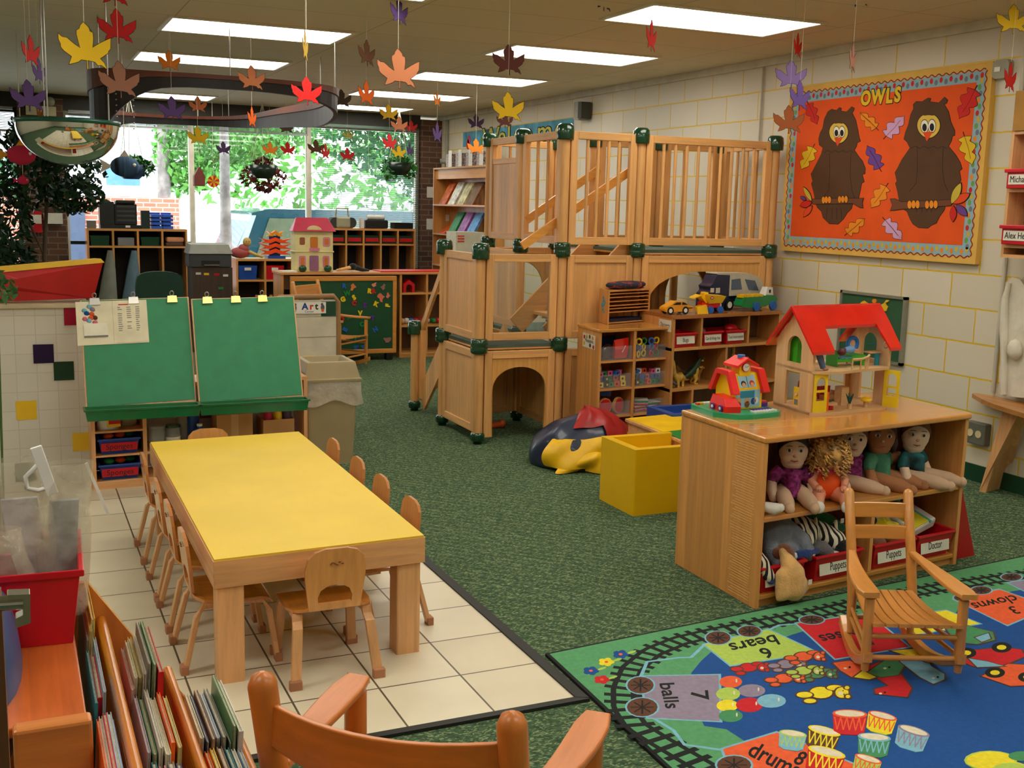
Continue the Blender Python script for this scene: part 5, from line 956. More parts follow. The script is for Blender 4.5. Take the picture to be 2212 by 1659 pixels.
for x, za, zb2 in ((.255, .656, .845), (.70, .656, .845), (.50, .386, .634), (.2, .061, .364)): MF(FL).box((x, .006, za), (x+.018, ld(x)-.012, zb2), W_S['z']).build('divider', t, wp=True)
MF(FL).box((-.002, .02, .76), (-.0005, .17, .835), PAPER).text('Discovery', INK, Matrix(((0, 0, -1, 0), (-1, 0, 0, 0), (0, 1, 0, 0), (0, 0, 0, 1))) @ Matrix.Translation((-.095, .80, .0025)), .04, .0003, sx=.7).build('label_card', t, wp=True)
tub(FL, .125, .01, .656, .20, .20, .095, RED, 'Bugs', 'red bin labelled Bugs on the upper row of the long shelf', sxt=.7)
tub(FL, .375, .01, .656, .18, .20, .095, RED, 'Cars & things that', 'red bin labelled Cars and things, middle of the upper row', size=.03, sxt=.62, cardw=.86)
tub(FL, .59, .01, .656, .18, .20, .095, RED, 'Tool instrument', 'red bin labelled Tool instrument, right of the upper row', size=.032, sxt=.68, cardw=.86)
t = thing('toy_drum', 'bright red toy top poking out of the Tool instrument bin', 'toy', at(FL, .60, .08, .74)); MF(FL).sph((.60, .09, .755), (.055, .05, .03), RED, 14).box((.56, .045, .735), (.645, .06, .752), RED).build('lid', t, wp=True)
o = MF(FL).sph((.33, .09, .745), (.03, .03, .018), mat('grey toy', (110, 120, 122), .5), 10).build('toy_rock'); tag(o, 'grey toy lump in the Cars bin', 'toy')
# dinosaurs
def dino(lab, F, sc, col, neck=1.0, rz=0, stego=False):
    t = thing('toy_dinosaur', lab, 'toy', at(F, 0, 0, 0)); G_ = F @ Tm(0, 0, 0, 0, 0, rz, sc); m = mat('dino '+lab.split()[0], col, .5, var=.25, vs=30); b = MF(G_)
    if stego: b.tube([(-.10, 0, .03), (-.06, 0, .045), (0, 0, .065), (.05, 0, .045), (.085, 0, .03)], [.006, .022, .036, .024, .014], m, 10)
    else: b.tube([(-.13, 0, .03), (-.07, 0, .045), (-.02, 0, .06), (.03, 0, .062), (.055, 0, .085), (.065, 0, .085+.06*neck), (.075, 0, .10+.07*neck)], [.005, .016, .032, .026, .016, .011, .010], m, 10); b.sph((.085, 0, .102+.07*neck), (.018, .010, .010), m, 8)
    for x, y in ((-.03, -.018), (-.03, .018), (.028, -.018), (.028, .018)): b.tube([(x, y, .05), (x, y, .0)], [.012, .010], m, 8)
    b.build('body', t, wp=True)
    if stego:
        for k in range(5): MF(G_).prism([(-.05+.025*k, .09-.006*abs(k-2)), (-.035+.025*k, .085-.006*abs(k-2)), (-.042+.025*k, .118-.009*abs(k-2))], -.003, .003, m, mx=TF(0, 0, 0)).build('back_plate', t, wp=True)
    return t
zd = .386
def dl(x, y, z=zd): return FL @ Matrix.Translation((x, y, z))
dino('yellow long-necked toy dinosaur at the front left of the dinosaur shelf', dl(.115, .06), 1.05, (206, 164, 70), 1.0, rz=200)
dino('brown spiked toy dinosaur behind the yellow long-necked one', dl(.13, .20), 1.25, (150, 100, 52), stego=True, rz=10)
dino('grey four-legged toy dinosaur at the far left of the shelf', dl(.05, .09), .7, (88, 96, 104), .1, rz=100)
dino('tan long-necked toy dinosaur standing tall at the back left', dl(.22, .27), 1.2, (150, 112, 66), 1.9, rz=190)
dino('ochre small toy dinosaur with lowered head beside the T. rex', dl(.345, .16), .85, (170, 112, 46), .1, rz=0)
dino('golden tall long-necked toy dinosaur right of the schoolhouse roof', dl(.62, .12), 1.15, (186, 146, 70), 1.9, rz=20)
dino('rusty red toy dinosaur at the right of the dinosaur shelf', dl(.70, .08), .9, (150, 58, 34), 1.0, rz=0)
t = thing('toy_dinosaur', 'dark green and yellow open-mouthed standing toy dinosaur', 'toy', at(dl(.27, .09), 0, 0, 0)); G_ = dl(.27, .09) @ Tm(0, 0, 0, 0, 0, 0, .95); m1 = mat('dino dark green', (28, 52, 34), .45, var=.3, vs=20); m2 = mat('dino belly', (206, 170, 70), .5)
b = MF(G_); b.tube([(-.15, .01, .03), (-.08, 0, .055), (-.02, 0, .085), (.02, 0, .12), (.045, 0, .155), (.06, 0, .175)], [.005, .018, .034, .03, .02, .018], m1, 10).sph((.078, 0, .182), (.028, .015, .012), m1, 10); b.build('body', t, wp=True)
b = MF(G_); b.sph((.02, -.018, .095), (.02, .015, .04), m2, 10).sph((.078, 0, .165), (.022, .012, .007), m2, 8)
for y in (-.022, .022): b.tube([(-.0, y, .08), (.015, y*1.2, .04), (-.002, y*1.2, .02), (.005, y*1.2, .006), (.03, y*1.2, .005)], [.022, .015, .009, .008, .006], m2, 8).tube([(.04, y, .125), (.062, y, .118), (.072, y, .13)], [.008, .006, .005], m2, 6)
b.build('legs', t, wp=True)
# vehicles on the long shelf
def wheel(b, c, r_, wd_, tire, hub, n=18): b.cyl((c[0], c[1], c[2]), (c[0], c[1]+wd_, c[2]), r_, tire, n=n); b.cyl((c[0], c[1]-.002, c[2]), (c[0], c[1], c[2]), r_*.55, hub, n=12)
def side(P, w_, m, G_, bev=.006, nm_='body', par=None, y0_=0): q = MF(G_); q.prism(P, -w_, 0, m, mx=TF(0, y0_, 0)); return q.build(nm_, par, wp=True, bevel=bev, seg=3)
G_ = FL @ Tm(.09, .04, LZ+.001, 0, 0, -5); AMB = mat('amber car paint', (232, 156, 24), .25, coat=.5); t = thing('toy_car', 'amber toy sports car at the left end of the long shelf', 'toy vehicle', at(G_, 0, .05, 0))
side([(-.12, .018), (.10, .018), (.105, .05), (.07, .06), (.03, .085), (-.04, .088), (-.08, .065), (-.12, .05), (-.13, .035)], .085, AMB, G_, .012, par=t)
MF(G_).prism([(-.07, .064), (-.035, .08), (-.0, .08), (-.0, .064)], 0, .001, BLK, mx=TF(0, -.0005, 0)).prism([(.01, .064), (.01, .08), (.03, .078), (.06, .062)], 0, .001, BLK, mx=TF(0, -.0005, 0)).box((.06, -.0015, .038), (.10, 0, .044), BLK).build('window', t, wp=True)
for x in (-.085, .04):
    for y in (-.004, .075): b = MF(G_); wheel(b, (x, y, .026), .026, .014, BLK, WHT); b.build('wheel', t, wp=True)
G_ = FL @ Tm(.26, .03, LZ+.001, 0, 0, -10); t = thing('toy_dump_truck', 'yellow and red toy dump truck with a front scoop and blue wheels', 'toy vehicle', at(G_, .1, .05, 0)); YT = mat('truck yellow', (240, 188, 20), .3, coat=.3)
b = MF(G_); b.loft([[(.07, .0, .065), (.18, .0, .07), (.18, .10, .07), (.07, .10, .065)], [(.045, -.012, .125), (.205, -.012, .115), (.205, .11, .115), (.045, .11, .125)]], YT, sm=False); b.build('dump_bed', t, wp=True, bevel=.004)
MF(G_).box((.04, .02, .07), (.075, .09, .14), YT).build('cab', t, wp=True, bevel=.008); MF(G_).box((.052, .0185, .105), (.066, .02, .125), BLK).build('cab_window', t, wp=True)
MF(G_).box((.02, .01, .035), (.17, .09, .075), RB).build('chassis', t, wp=True, bevel=.006)
b = MF(G_); b.loft([[(-.05, .0, .10), (-.05, .09, .10), (-.04, .09, .11), (-.04, .0, .11)], [(.0, .0, .115), (.0, .09, .115), (.005, .09, .125), (.005, .0, .125)], [(.045, .0, .07), (.045, .09, .07), (.055, .09, .075), (.055, .0, .075)]], YT, sm=False).loft([[(-.03, -.02, .0), (.06, -.02, .0), (.06, -.01, .0), (-.03, -.01, .0)], [(-.035, -.015, .045), (.045, -.015, .06), (.045, .05, .06), (-.035, .05, .045)]], YT, sm=False); b.build('scoop', t, wp=True, bevel=.003)
MF(G_).prism(ell(.016, .01, 12, .085, .105), 0, .001, RED, mx=TF(0, -.0125, 0)).prism(ell(.011, .004, 10, .085, .105), 0, .002, WHT, mx=TF(0, -.0125, 0)).build('badge', t, wp=True)
for x in (.085, .165): b = MF(G_); wheel(b, (x, -.008, .024), .024, .02, TOYC['blue'], TOYC['blue']); b.build('wheel', t, wp=True)
G_ = FL @ Tm(.37, .12, LZ+.001, 0, 0, 3, 1.18); t = thing('toy_truck', 'large navy toy truck with a pale grey trailer on the long shelf', 'toy vehicle', at(G_, .2, .05, 0)); NV = mat('navy plastic', (28, 34, 66), .35, coat=.2); PG = mat('pale grey plastic', (190, 186, 170), .4)
side([(.02, .02), (.20, .02), (.20, .21), (.09, .21), (.06, .16), (.035, .145), (.045, .12), (.02, .10)], .11, NV, G_, .010, 'cab', t)
side([(.20, .085), (.50, .085), (.515, .12), (.46, .19), (.36, .215), (.09, .222), (.09, .212), (.20, .205)], .11, PG, G_, .010, 'trailer', t)
SMK = mat('smoky window', (78, 96, 118), .2)
MF(G_).prism([(.215, .12), (.31, .12), (.29, .185), (.215, .18)], 0, .001, SMK, mx=TF(0, -.0005, 0)).prism([(.37, .115), (.46, .11), (.42, .17), (.33, .18)], 0, .001, SMK, mx=TF(0, -.0005, 0)).build('trailer_window', t, wp=True)
MF(G_).box((.085, -.002, .105), (.12, -.0005, .135), PG).box((.04, -.002, .11), (.07, -.0005, .135), PG).build('cab_window', t, wp=True)
MF(G_).box((.2, .02, .05), (.49, .09, .084), NV).build('chassis', t, wp=True)
for x in (.11, .20, .46): b = MF(G_); wheel(b, (x, -.012, .034), .034, .03, BLK, WHT); b.build('wheel', t, wp=True)
G_ = FL @ Tm(.66, .015, LZ+.001, 0, 0, 4, 1.15); t = thing('toy_crocodile_car', 'green toy crocodile car with yellow ridge, white head and blue wheels', 'toy vehicle', at(G_, .1, .03, 0)); KG = mat('croc green plastic', (16, 128, 62), .3, coat=.4)
side([(-.02, .03), (.0, .085), (.20, .085), (.21, .095), (.28, .09), (.305, .07), (.295, .04), (.25, .045), (.2, .025), (.05, .02)], .08, KG, G_, .014, par=t)
b = MF(G_)
for k in range(9): b.cb((.0+.022*k, .04, .09+.004*(k % 2)), (.018, .05, .016), YT)
b.build('yellow_ridge', t, wp=True); MF(G_).loft([[(.20, .01, .09), (.275, .01, .09), (.275, .07, .09), (.20, .07, .09)], [(.22, .015, .14), (.27, .015, .138), (.27, .065, .138), (.22, .065, .14)]], WHT, sm=False).box((.232, .008, .105), (.248, .011, .125), BLK).build('head', t, wp=True, bevel=.005)
for x in (.11, .265): b = MF(G_); wheel(b, (x, -.01, .028), .028, .02, TOYC['blue'], TOYC['blue']); b.build('wheel', t, wp=True)
# bean bag
BBN = mat('navy vinyl', (34, 44, 68), .35, var=.1, coat=.2); BBR = mat('red vinyl bag', (160, 26, 24), .4, var=.08); BBY = mat('yellow vinyl', (236, 184, 20), .4, var=.05)
t = thing('bean_bag', 'slumped bean bag of navy, red and yellow vinyl panels in front of the cubby shelf', 'bean bag', (3.12, 6.0, 0))
def bag(rx, ry, rz_, c, a0, a1, m, nm_, e0=0, e1=90, off=0, n=26, k=14, fold=0.0, ph=0):
    R_ = []
    for i in range(k+1):
        el_ = radians(e0+(e1-e0)*i/k); r_ = []
        for j in range(n+1):
            az = radians(a0+(a1-a0)*j/n); w_ = 1+fold*sin(az*5+el_*3+ph)*cos(el_)+fold*.7*sin(az*9-el_*7+ph)
            r_.append((c[0]+(rx+off)*w_*cos(el_)*cos(az), c[1]+(ry+off)*w_*cos(el_)*sin(az), max(.004, c[2]+(rz_+off)*w_*sin(el_)*(1-.12*cos(az-2)))))
        R_.append(r_)
    b = MB(); V = [p for r_ in R_ for p in r_]; N = n+1
    b.add(V, [(i*N+j, i*N+j+1, (i+1)*N+j+1, (i+1)*N+j) for i in range(k) for j in range(n)], m, True); return b.build(nm_, t, wp=True, sub=1)
bc = (3.155, 5.885, .06)
bag(.335, .27, .255, bc, 0, 360, BBN, 'navy_panel', -30, 90, fold=.035)
bag(.335, .27, .255, bc, -84, 120, BBR, 'red_panel', 20, 89, off=.008, fold=.035, ph=0)
bag(.335, .27, .255, bc, -128, -82, BBR, 'red_panel', 44, 89, off=.008, fold=.035, ph=0)
bag(.345, .28, .20, bc, 207, 365, BBY, 'yellow_panel', -8, 36, off=.018, fold=.06, ph=1.3)
bag(.36, .29, .12, (3.155, 5.87, .03), 222, 345, BBY, 'yellow_panel', -10, 40, off=.012, fold=.11, ph=2.6)
# yellow cube chair, play table, blue cube chair
def cube_chair(name, lab, c, w_, d_, h_, m, open_, seat=.5):
    t = thing(name, lab, 'chair', (c[0]+w_/2, c[1]+d_/2, 0)); th = .045; x, y = c; b = MB()
    b.prism([(x, y), (x+w_, y), (x+w_, y+th), (x+th, y+th), (x+th, y+d_-th), (x+w_, y+d_-th), (x+w_, y+d_), (x, y+d_)], 0, h_, m); b.build('foam_walls', t, wp=True, bevel=.010, seg=3)
    MB().box((x+th+.001, y+th+.001, .0), (x+w_, y+d_-th-.001, h_*seat), m).build('seat', t, wp=True, bevel=.01)
YV = mat('yellow foam vinyl', (232, 182, 8), .35, var=.02, coat=.1)
cube_chair('cube_chair', 'yellow foam cube chair on the carpet left of the toy shelf', (2.835, 4.72), .42, .36, .345, YV, 'x')
cube_chair('cube_chair', 'blue foam cube chair behind the yellow-topped play table', (3.56, 5.52), .42, .30, .34, mat('blue foam vinyl', (36, 74, 150), .35, coat=.1), 'x', .85)
q = [fl(1347, 903, .33), fl(1425, 893, .33), fl(1490, 896, .33)]; 
t = thing('play_table', 'low wooden play table with a yellow and green baseplate top', 'table', (3.35, 5.35, 0)); pa = fl(1350, 902, .33); pb = fl(1474, 950, .33); print('play', pa, pb)
x0, y1_ = pa.x, pa.y; PT = frm((x0, y1_, 0), (pb.x-x0, pb.y-y1_, 0), (.98, .12, 0)); LL = (pb-pa).length*1.25
MF(PT).box((0, 0, .305), (LL, .55, .324), W_M['x']).build('tabletop', t, wp=True, bevel=.004); MF(PT).box((.012, .012, .3242), (LL*.52, .54, .328), mat('baseplate yellow', (240, 192, 8), .35)).build('yellow_baseplate', t, wp=True)
MF(PT).box((LL*.525, .012, .3242), (LL-.01, .54, .328), mat('baseplate green', (10, 128, 50), .35)).build('green_baseplate', t, wp=True)
MF(PT).box((.02, .015, .235), (LL-.02, .035, .3045), W_M['x']).box((.015, .036, .235), (.035, .53, .3045), W_M['y']).build('apron', t, wp=True)
for a, c_ in ((.02, .036), (LL-.06, .036), (.036, .48), (LL-.06, .48)): MF(PT).box((a, c_, 0), (a+.04, c_+.04, .3045), W_M['z']).build('leg', t, wp=True)
# ================================================================= TRAIN RUG
RC = Vector((1.639, 3.276, 0)); RU = Vector((2.569, .229, 0)).normalized(); RV = Vector((-.03, -.816, 0)).normalized(); RZ_ = .012
rug = thing('train_rug', 'blue and green number train rug with animals, balls and drums, at lower right', 'rug', (3.2, 2.4, 0))
def gz(x, y): p = fl(1160+.47559*x, 1240+.47559*y, RZ_); return (p.x, p.y)
def RG_(n_, c): return mat('rug '+n_, c, .95, var=.05, vs=60, bump=.15, bs=300)
rG = RG_('green', (84, 150, 100)); rB = RG_('blue', (16, 74, 140)); rK = RG_('black', (20, 22, 22)); rPu = RG_('mauve', (140, 128, 146)); rLi = RG_('lime', (170, 196, 84)); rR = RG_('red', (196, 26, 34)); rY = RG_('yellow', (228, 208, 36)); rO = RG_('orange', (226, 92, 46)); rLB = RG_('light blue', (120, 176, 196)); rDG = RG_('mid green', (66, 136, 88)); rW = RG_('cream', (220, 208, 180)); rBr = RG_('brown', (92, 56, 36))
b = MB(); A_ = [RC, RC+RU*3.35, RC+RU*3.35+RV*2.5, RC+RV*2.5]; b.prism([(p.x, p.y) for p in A_], 0, RZ_-.001, rK); b.build('binding', rug, wp=True)
b = MB(); A2 = inset([(p.x, p.y) for p in A_], .012); b.prism(A2, .002, RZ_, rG)
lay = [RZ_]
def art(P, m, out=None, px=True, ow=.006):
    Q = [gz(*p) for p in P] if px else P; lay[0] += .000006
    if out: b.prism(inset(Q, -ow), RZ_-.003, lay[0], out); lay[0] += .000006
    b.prism(Q, RZ_-.003, lay[0], m)
def el(cx, cy, rx, ry, m, out=None, n=16, a=0): art([(cx+rx*cos(t)*cos(a)-ry*sin(t)*sin(a), cy+rx*cos(t)*sin(a)+ry*sin(t)*cos(a)) for t in [2*pi*i/n for i in range(n)]], m, out)
art([(700,450),(745,395),(800,345),(900,420),(1000,330),(1160,275),(1260,245),(1330,232),(1700,215),(1900,180),(1930,130),(2150,80),(2700,-10),(3100,200),(2900,1300),(1000,1300),(940,881),(945,760),(860,705),(760,690),(715,600)], rB)
track = [(2700,-75),(2212,5),(1980,38),(1800,66),(1500,125),(1250,182),(1000,228),(820,262),(650,302),(520,355),(430,430),(392,520),(395,610),(450,690),(560,760),(680,830),(800,900),(1000,1030),(1200,1180)]
def poly_len(T):
    L_ = [0]
    for i in range(1, len(T)): L_.append(L_[-1]+(Vector(T[i])-Vector(T[i-1])).length)
    return L_
TG = [gz(*p) for p in track]; LG_ = poly_len(TG)
def along(s_):
    for i in range(1, len(LG_)):
        if s_ <= LG_[i]: f = (s_-LG_[i-1])/(LG_[i]-LG_[i-1]); return Vector(TG[i-1]).lerp(Vector(TG[i]), f), (Vector(TG[i])-Vector(TG[i-1])).normalized()
    return Vector(TG[-1]), (Vector(TG[-1])-Vector(TG[-2])).normalized()
lay[0] += .00001; z_ = lay[0]; s_ = 0; rail = [[], []]
while s_ < LG_[-1]:
    p, d = along(s_); q = Vector((-d.y, d.x))
    for k in (0, 1): rail[k].append(tuple(p+q*(.032*(2*k-1))))
    s_ += .03
for k in (0, 1): strip(b, rail[k], .018, RZ_-.003, z_, rK, Matrix.Identity(4))
s_ = 0
while s_ < LG_[-1]:
    p, d = along(s_); q = Vector((-d.y, d.x)); b.prism([tuple(p+q*.062-d*.011), tuple(p+q*.062+d*.011), tuple(p-q*.062+d*.011), tuple(p-q*.062-d*.011)], RZ_-.003, z_+.000003, rK); s_ += .052
lay[0] += .00001
strip(b, [gz(*p) for p in ((760,322),(700,378),(640,380),(500,398),(470,470))], .012, RZ_-.003, lay[0]+.000004, rLB, Matrix.Identity(4)); strip(b, [gz(*p) for p in ((530,655),(620,710),(670,775),(850,800))], .012, RZ_-.003, lay[0]+.000004, rLB, Matrix.Identity(4)); strip(b, [gz(*p) for p in ((1050,255),(1100,232),(1200,225))], .012, RZ_-.003, lay[0]+.000004, rLB, Matrix.Identity(4)); lay[0] += .00001
def rtext(body, c, xd, yd, m=rK):
    cu = bpy.data.curves.new('t', 'FONT'); cu.body = body; cu.size = 1; cu.align_x = 'CENTER'; cu.align_y = 'CENTER'; cu.resolution_u = 3; cu.offset = .018; cu.extrude = .01
    o = bpy.data.objects.new('t', cu); COL.objects.link(o); me = bpy.data.meshes.new_from_object(o.evaluated_get(bpy.context.evaluated_depsgraph_get()))
    V = []; lay[0] += .00001
    for v in me.vertices: p = gz(c[0]+v.co.x*xd[0]+v.co.y*yd[0], c[1]+v.co.x*xd[1]+v.co.y*yd[1]); V.append((p[0], p[1], lay[0] if v.co.z > 0 else RZ_))
    b.add(V, [tuple(f.vertices) for f in me.polygons], m); bpy.data.objects.remove(o); bpy.data.meshes.remove(me); bpy.data.curves.remove(cu)
for P, m in (([(475,465),(825,458),(830,668),(505,652)], rPu), ([(760,320),(880,290),(1050,252),(1270,355),(880,415)], rLi), ([(1180,225),(1500,180),(1690,330),(1355,385)], rR), ([(1610,195),(1860,165),(2010,225),(1715,275)], rY), ([(1895,115),(2100,70),(2330,150),(2135,232)], rO), ([(845,795),(1090,720),(1480,881),(1300,1020),(900,950)], rO), ([(2140,40),(2330,10),(2450,60),(2260,100)], rPu)): art(P, m, rLB, ow=.008)
rtext('balls', (600, 552), (18, 68), (95, -5)); rtext('7', (735, 550), (12, 90), (110, -8))
rtext('bears', (985, 315), (-100, 20), (42, 62)); rtext('6', (1040, 356), (-100, 14), (50, 62))
rtext('horses', (1400, 275), (-84, 16), (50, 55)); rtext('5', (1500, 300), (-90, 12), (50, 55)); rtext('cars', (1750, 198), (-78, 10), (45, 40)); rtext('4', (1830, 232), (-80, 10), (50, 42)); rtext('clowns', (2080, 128), (-72, 14), (50, 45)); rtext('3', (2165, 162), (-76, 12), (52, 45)); rtext('drums', (1080, 845), (88, 42), (60, -88)); rtext('8', (1195, 840), (80, 35), (55, -78))
for x, y, rx, ry in ((470,505,60,38),(478,605,70,42),(823,290,56,30),(965,260,52,25),(1248,208,55,20),(1935,108,42,16),(2018,74,46,18),(2155,14,46,17),(895,868,78,42)):
    el(x, y, rx, ry, rBr, rLB)
    for k in range(4): a = k*pi/4; art([(x-rx*.75*cos(a)-4*sin(a), y-ry*.75*sin(a)+2*cos(a)), (x+rx*.75*cos(a)-4*sin(a), y+ry*.75*sin(a)+2*cos(a)), (x+rx*.75*cos(a)+4*sin(a), y+ry*.75*sin(a)-2*cos(a)), (x-rx*.75*cos(a)+4*sin(a), y-ry*.75*sin(a)-2*cos(a))], rK)
for x, y, rx, ry, m in ((880,490,52,27,rO),(975,530,62,29,rPu),(868,545,55,30,rLi),(865,598,50,27,rY),(880,645,55,28,rDG),(965,595,62,33,rR),(1065,577,66,31,rLB)): el(x, y, rx, ry, m, rW if 0 else None); el(x+rx*.5, y-ry*.2, 4, 9, rW)
for x, y, m in ((380,365,rB),(245,440,rB),(315,400,rY),(295,480,rR)):
    for k in range(5): el(x+22*cos(k*1.257), y+11*sin(k*1.257), 16, 9, m, n=8)
    el(x, y, 9, 5, rO if m != rO else rY, n=8); el(x+50, y-10, 22, 5, rLi, n=8, a=-.3)
def bear(x, y, s_, m, out=rBr, a=0):
    el(x, y, 52*s_, 26*s_, m, out); 
    for dx, dy, rx, ry in ((-75, 10, 36, 13), (62, -22, 36, 12), (-50, 38, 28, 10), (95, 0, 30, 24)): el(x+dx*s_, y+dy*s_, rx*s_, ry*s_, m, out)
    for dx, dy in ((118, -22), (122, 18)): el(x+dx*s_, y+dy*s_, 11*s_, 8*s_, m, out, 8)
    el(x+88*s_, y+4*s_, 12*s_, 9*s_, rW, None, 8)
    for dx, dy in ((100, -8), (104, 8)): el(x+dx*s_, y+dy*s_, 3*s_, 3*s_, rK, None, 6)
bear(960, 425, .7, rR); bear(1130, 410, .72, rPu); bear(1210, 375, .75, rO); bear(1270, 455, .7, rDG); bear(1120, 475, .75, rO); bear(1210, 440, .7, rLi); bear(1290, 540, 1.0, rY)
for P, m in (([(1345,405),(1420,395),(1500,425),(1530,460),(1490,478),(1430,470),(1380,440)], rO), ([(1480,430),(1560,400),(1640,440),(1700,520),(1680,560),(1540,545),(1535,525),(1600,510),(1540,470)], rR), ([(1500,450),(1600,380),(1680,400),(1640,460),(1560,470)], rDG), ([(1650,350),(1740,345),(1790,420),(1850,455),(1850,480),(1800,500),(1740,470),(1650,400)], rLB), ([(1440,470),(1480,440),(1540,470),(1510,480)], rY), ([(1610,350),(1740,340),(1820,395),(1780,405)], rY)): art(P, m, rBr)
for x, y in ((1420,425),(1600,425),(1820,470),(1580,540)): el(x, y, 6, 5, rK, None, 8); el(x-20, y+5, 8, 4, rW, None, 8)
for P, m in (([(1860,250),(1950,235),(2070,265),(2080,300),(2000,320),(1900,310)], rDG), ([(1880,375),(1960,350),(2120,335),(2200,345),(2215,375),(2100,425),(1980,420)], rR), ([(2020,465),(2140,410),(2330,420),(2380,500),(2150,510)], rO), ([(1960,385),(2050,400),(2120,420),(2000,425)], rLB), ([(1990,290),(2050,270),(2060,295),(2020,310)], rLB)): art(P, m, rBr)
for x, y in ((1950,360),(2080,450),(2110,335),(2230,470)): el(x, y, 46, 24, rK); el(x, y, 22, 11, rY)
def drum(x, y, m, m2, s_=1, a=0):
    c_, q = cos(a), sin(a); T_ = lambda u, v: (x+(u*c_-v*q)*s_, y+(u*q+v*c_)*s_)
    art([T_(-78, -20), T_(78, -20), T_(70, 58), T_(40, 72), T_(-40, 72), T_(-70, 58)], m, None)
    for k in range(5): art([T_(-72+28*k, -6), T_(-66+28*k, -6), T_(-52+28*k, 52), T_(-58+28*k, 52)], m2); art([T_(-44+28*k, -6), T_(-38+28*k, -6), T_(-52+28*k, 52), T_(-58+28*k, 52)], m2)
    for vv in (-24, 62): pass
    art([T_(80*cos(t), -22+20*sin(t)) for t in [i*pi/8 for i in range(16)]], m2); art([T_(68*cos(t), -24+14*sin(t)) for t in [i*pi/8 for i in range(16)]], rW)
drum(1160, 745, rLB, rLi, .8, .15); drum(1300, 735, rBr, rY, .95, .25); drum(1420, 660, rR, rO, 1.0, .05); drum(1565, 665, rY, rO, .85, .25); drum(1530, 765, rDG, rLB, .95, .1); drum(1705, 735, rLB, rPu, .95, .3); drum(1310, 835, rR, rY, 1.1, .25); drum(1500, 860, rLi, rO, .8, .3)
el(2060, 850, 110, 40, rY, rLi); el(2150, 900, 90, 40, rLi, rY); el(2200, 830, 60, 22, rDG)
b.build('rug_picture', rug, wp=True)
# ================================================================= EASEL, ART SHELF, TILED HALF WALL, BIN
TI = brickish('white wall tile', (206, 204, 192), (200, 198, 186), (186, 184, 174), .1016, .1016, .002, 'x', 0, .12, shift=(.0, .0))
tw = thing('tiled_counter', 'half wall faced with glossy white tiles and a few coloured ones, behind the easel', 'counter', (-.2, 6.5, 0))
x1 = .36; ztop = .955; MB().box((-.9, 6.35, 0), (x1, 6.75, ztop), TI).build('tiled_wall', tw, wp=True)
MB().box((-.92, 6.33, ztop), (x1+.015, 6.77, ztop+.022), mat('beige ledge', (186, 172, 140), .5)).build('ledge', tw, wp=True, bevel=.003)
for (x, y), m, n_ in (((94, 764), (24, 24, 60), 'navy'), ((138, 801), (20, 60, 44), 'green'), ((57, 886), (222, 182, 24), 'yellow'), ((178, 954), (222, 190, 40), 'yellow'), ((160, 682), (150, 20, 50), 'crimson'), ((55, 1020), (20, 54, 54), 'green')):
    p = dp(x, y, 6.35); s_ = .0505; w2_ = s_ if p.x+s_ < x1 else x1-p.x; MB().box((p.x-s_, 6.345, p.z-s_), (p.x+w2_, 6.3498, p.z+s_), mat('tile '+n_, m, .12, var=.02)).build('coloured_tile', tw, wp=True)
pb_ = thing('puppet_stage', 'red angular box with a yellow rim standing on the tiled half wall', 'box', (.1, 6.5, ztop+.022)); RP = mat('red painted wood', (184, 32, 34), .45); YP = mat('yellow edge paint', (232, 186, 60), .5)
P1 = [(-.45, 6.38, 1.10), (.45, 6.34, 1.195), (.40, 6.39, 1.0), (-.45, 6.39, .978)]
TLv, TRv, BRv, BLv = [Vector(p) for p in P1]; K = Vector((-.1, 6.345, 1.085)); off = Vector((0, .24, 0))
MB().add([TLv, TRv, BRv, K], [(0, 3, 2, 1)], RP).add([TLv, K, BRv, BLv], [(0, 3, 2, 1)], RP).add([TLv+off, TRv+off, BRv+off, BLv+off, TLv, TRv, BRv, BLv], [(0, 1, 2, 3), (5, 1, 2, 6), (4, 7, 3, 0)], RP).build('box', pb_, wp=True)
MB().loft([[TLv+Vector((0, -.008, .001)), TRv+Vector((.008, -.008, .001)), TRv+Vector((.008, .035, .001)), TLv+Vector((0, .06, .001))], [TLv+Vector((0, -.006, .035)), TRv+Vector((-.01, -.006, .022)), TRv+Vector((-.04, .035, .022)), TLv+Vector((0, .06, .035))]], YP, sm=False).build('rim', pb_, wp=True)
# art shelf unit
FA = frm((.345, 6.10, 0), (1, .055, 0), (0, 1, 0)); AW = 1.17; AD = .26; AH = .56
t = thing('art_shelf', 'maple shelf unit of art supplies under the two green easels', 'shelf', at(FA, .5, .1))
for x in (0, .262, AW-.02): MF(FA).box((x, 0, .05), (x+.02, AD, AH-.02), W_M['z']).build('side_panel', t, wp=True)
MF(FA).box((0, 0, AH-.0199), (AW, AD, AH), W_M['x']).build('shelf_top', t, wp=True); MF(FA).box((0, 0, 0), (AW, AD, .0499), W_M['x']).build('kick_board', t, wp=True, bevel=.004)
for z in (.19, .32): MF(FA).box((.0201, .0, z-.01), (.2619, AD, z), W_M['x']).build('shelf_board', t, wp=True)
MF(FA).box((.2821, .0, .18), (AW-.0201, AD, .195), W_M['x']).build('shelf_board', t, wp=True); MF(FA).box((.0, AD+.0005, .05), (AW, AD+.01, AH-.03), mat('pale backing', (190, 192, 196), .6)).build('back_panel', t, wp=True)
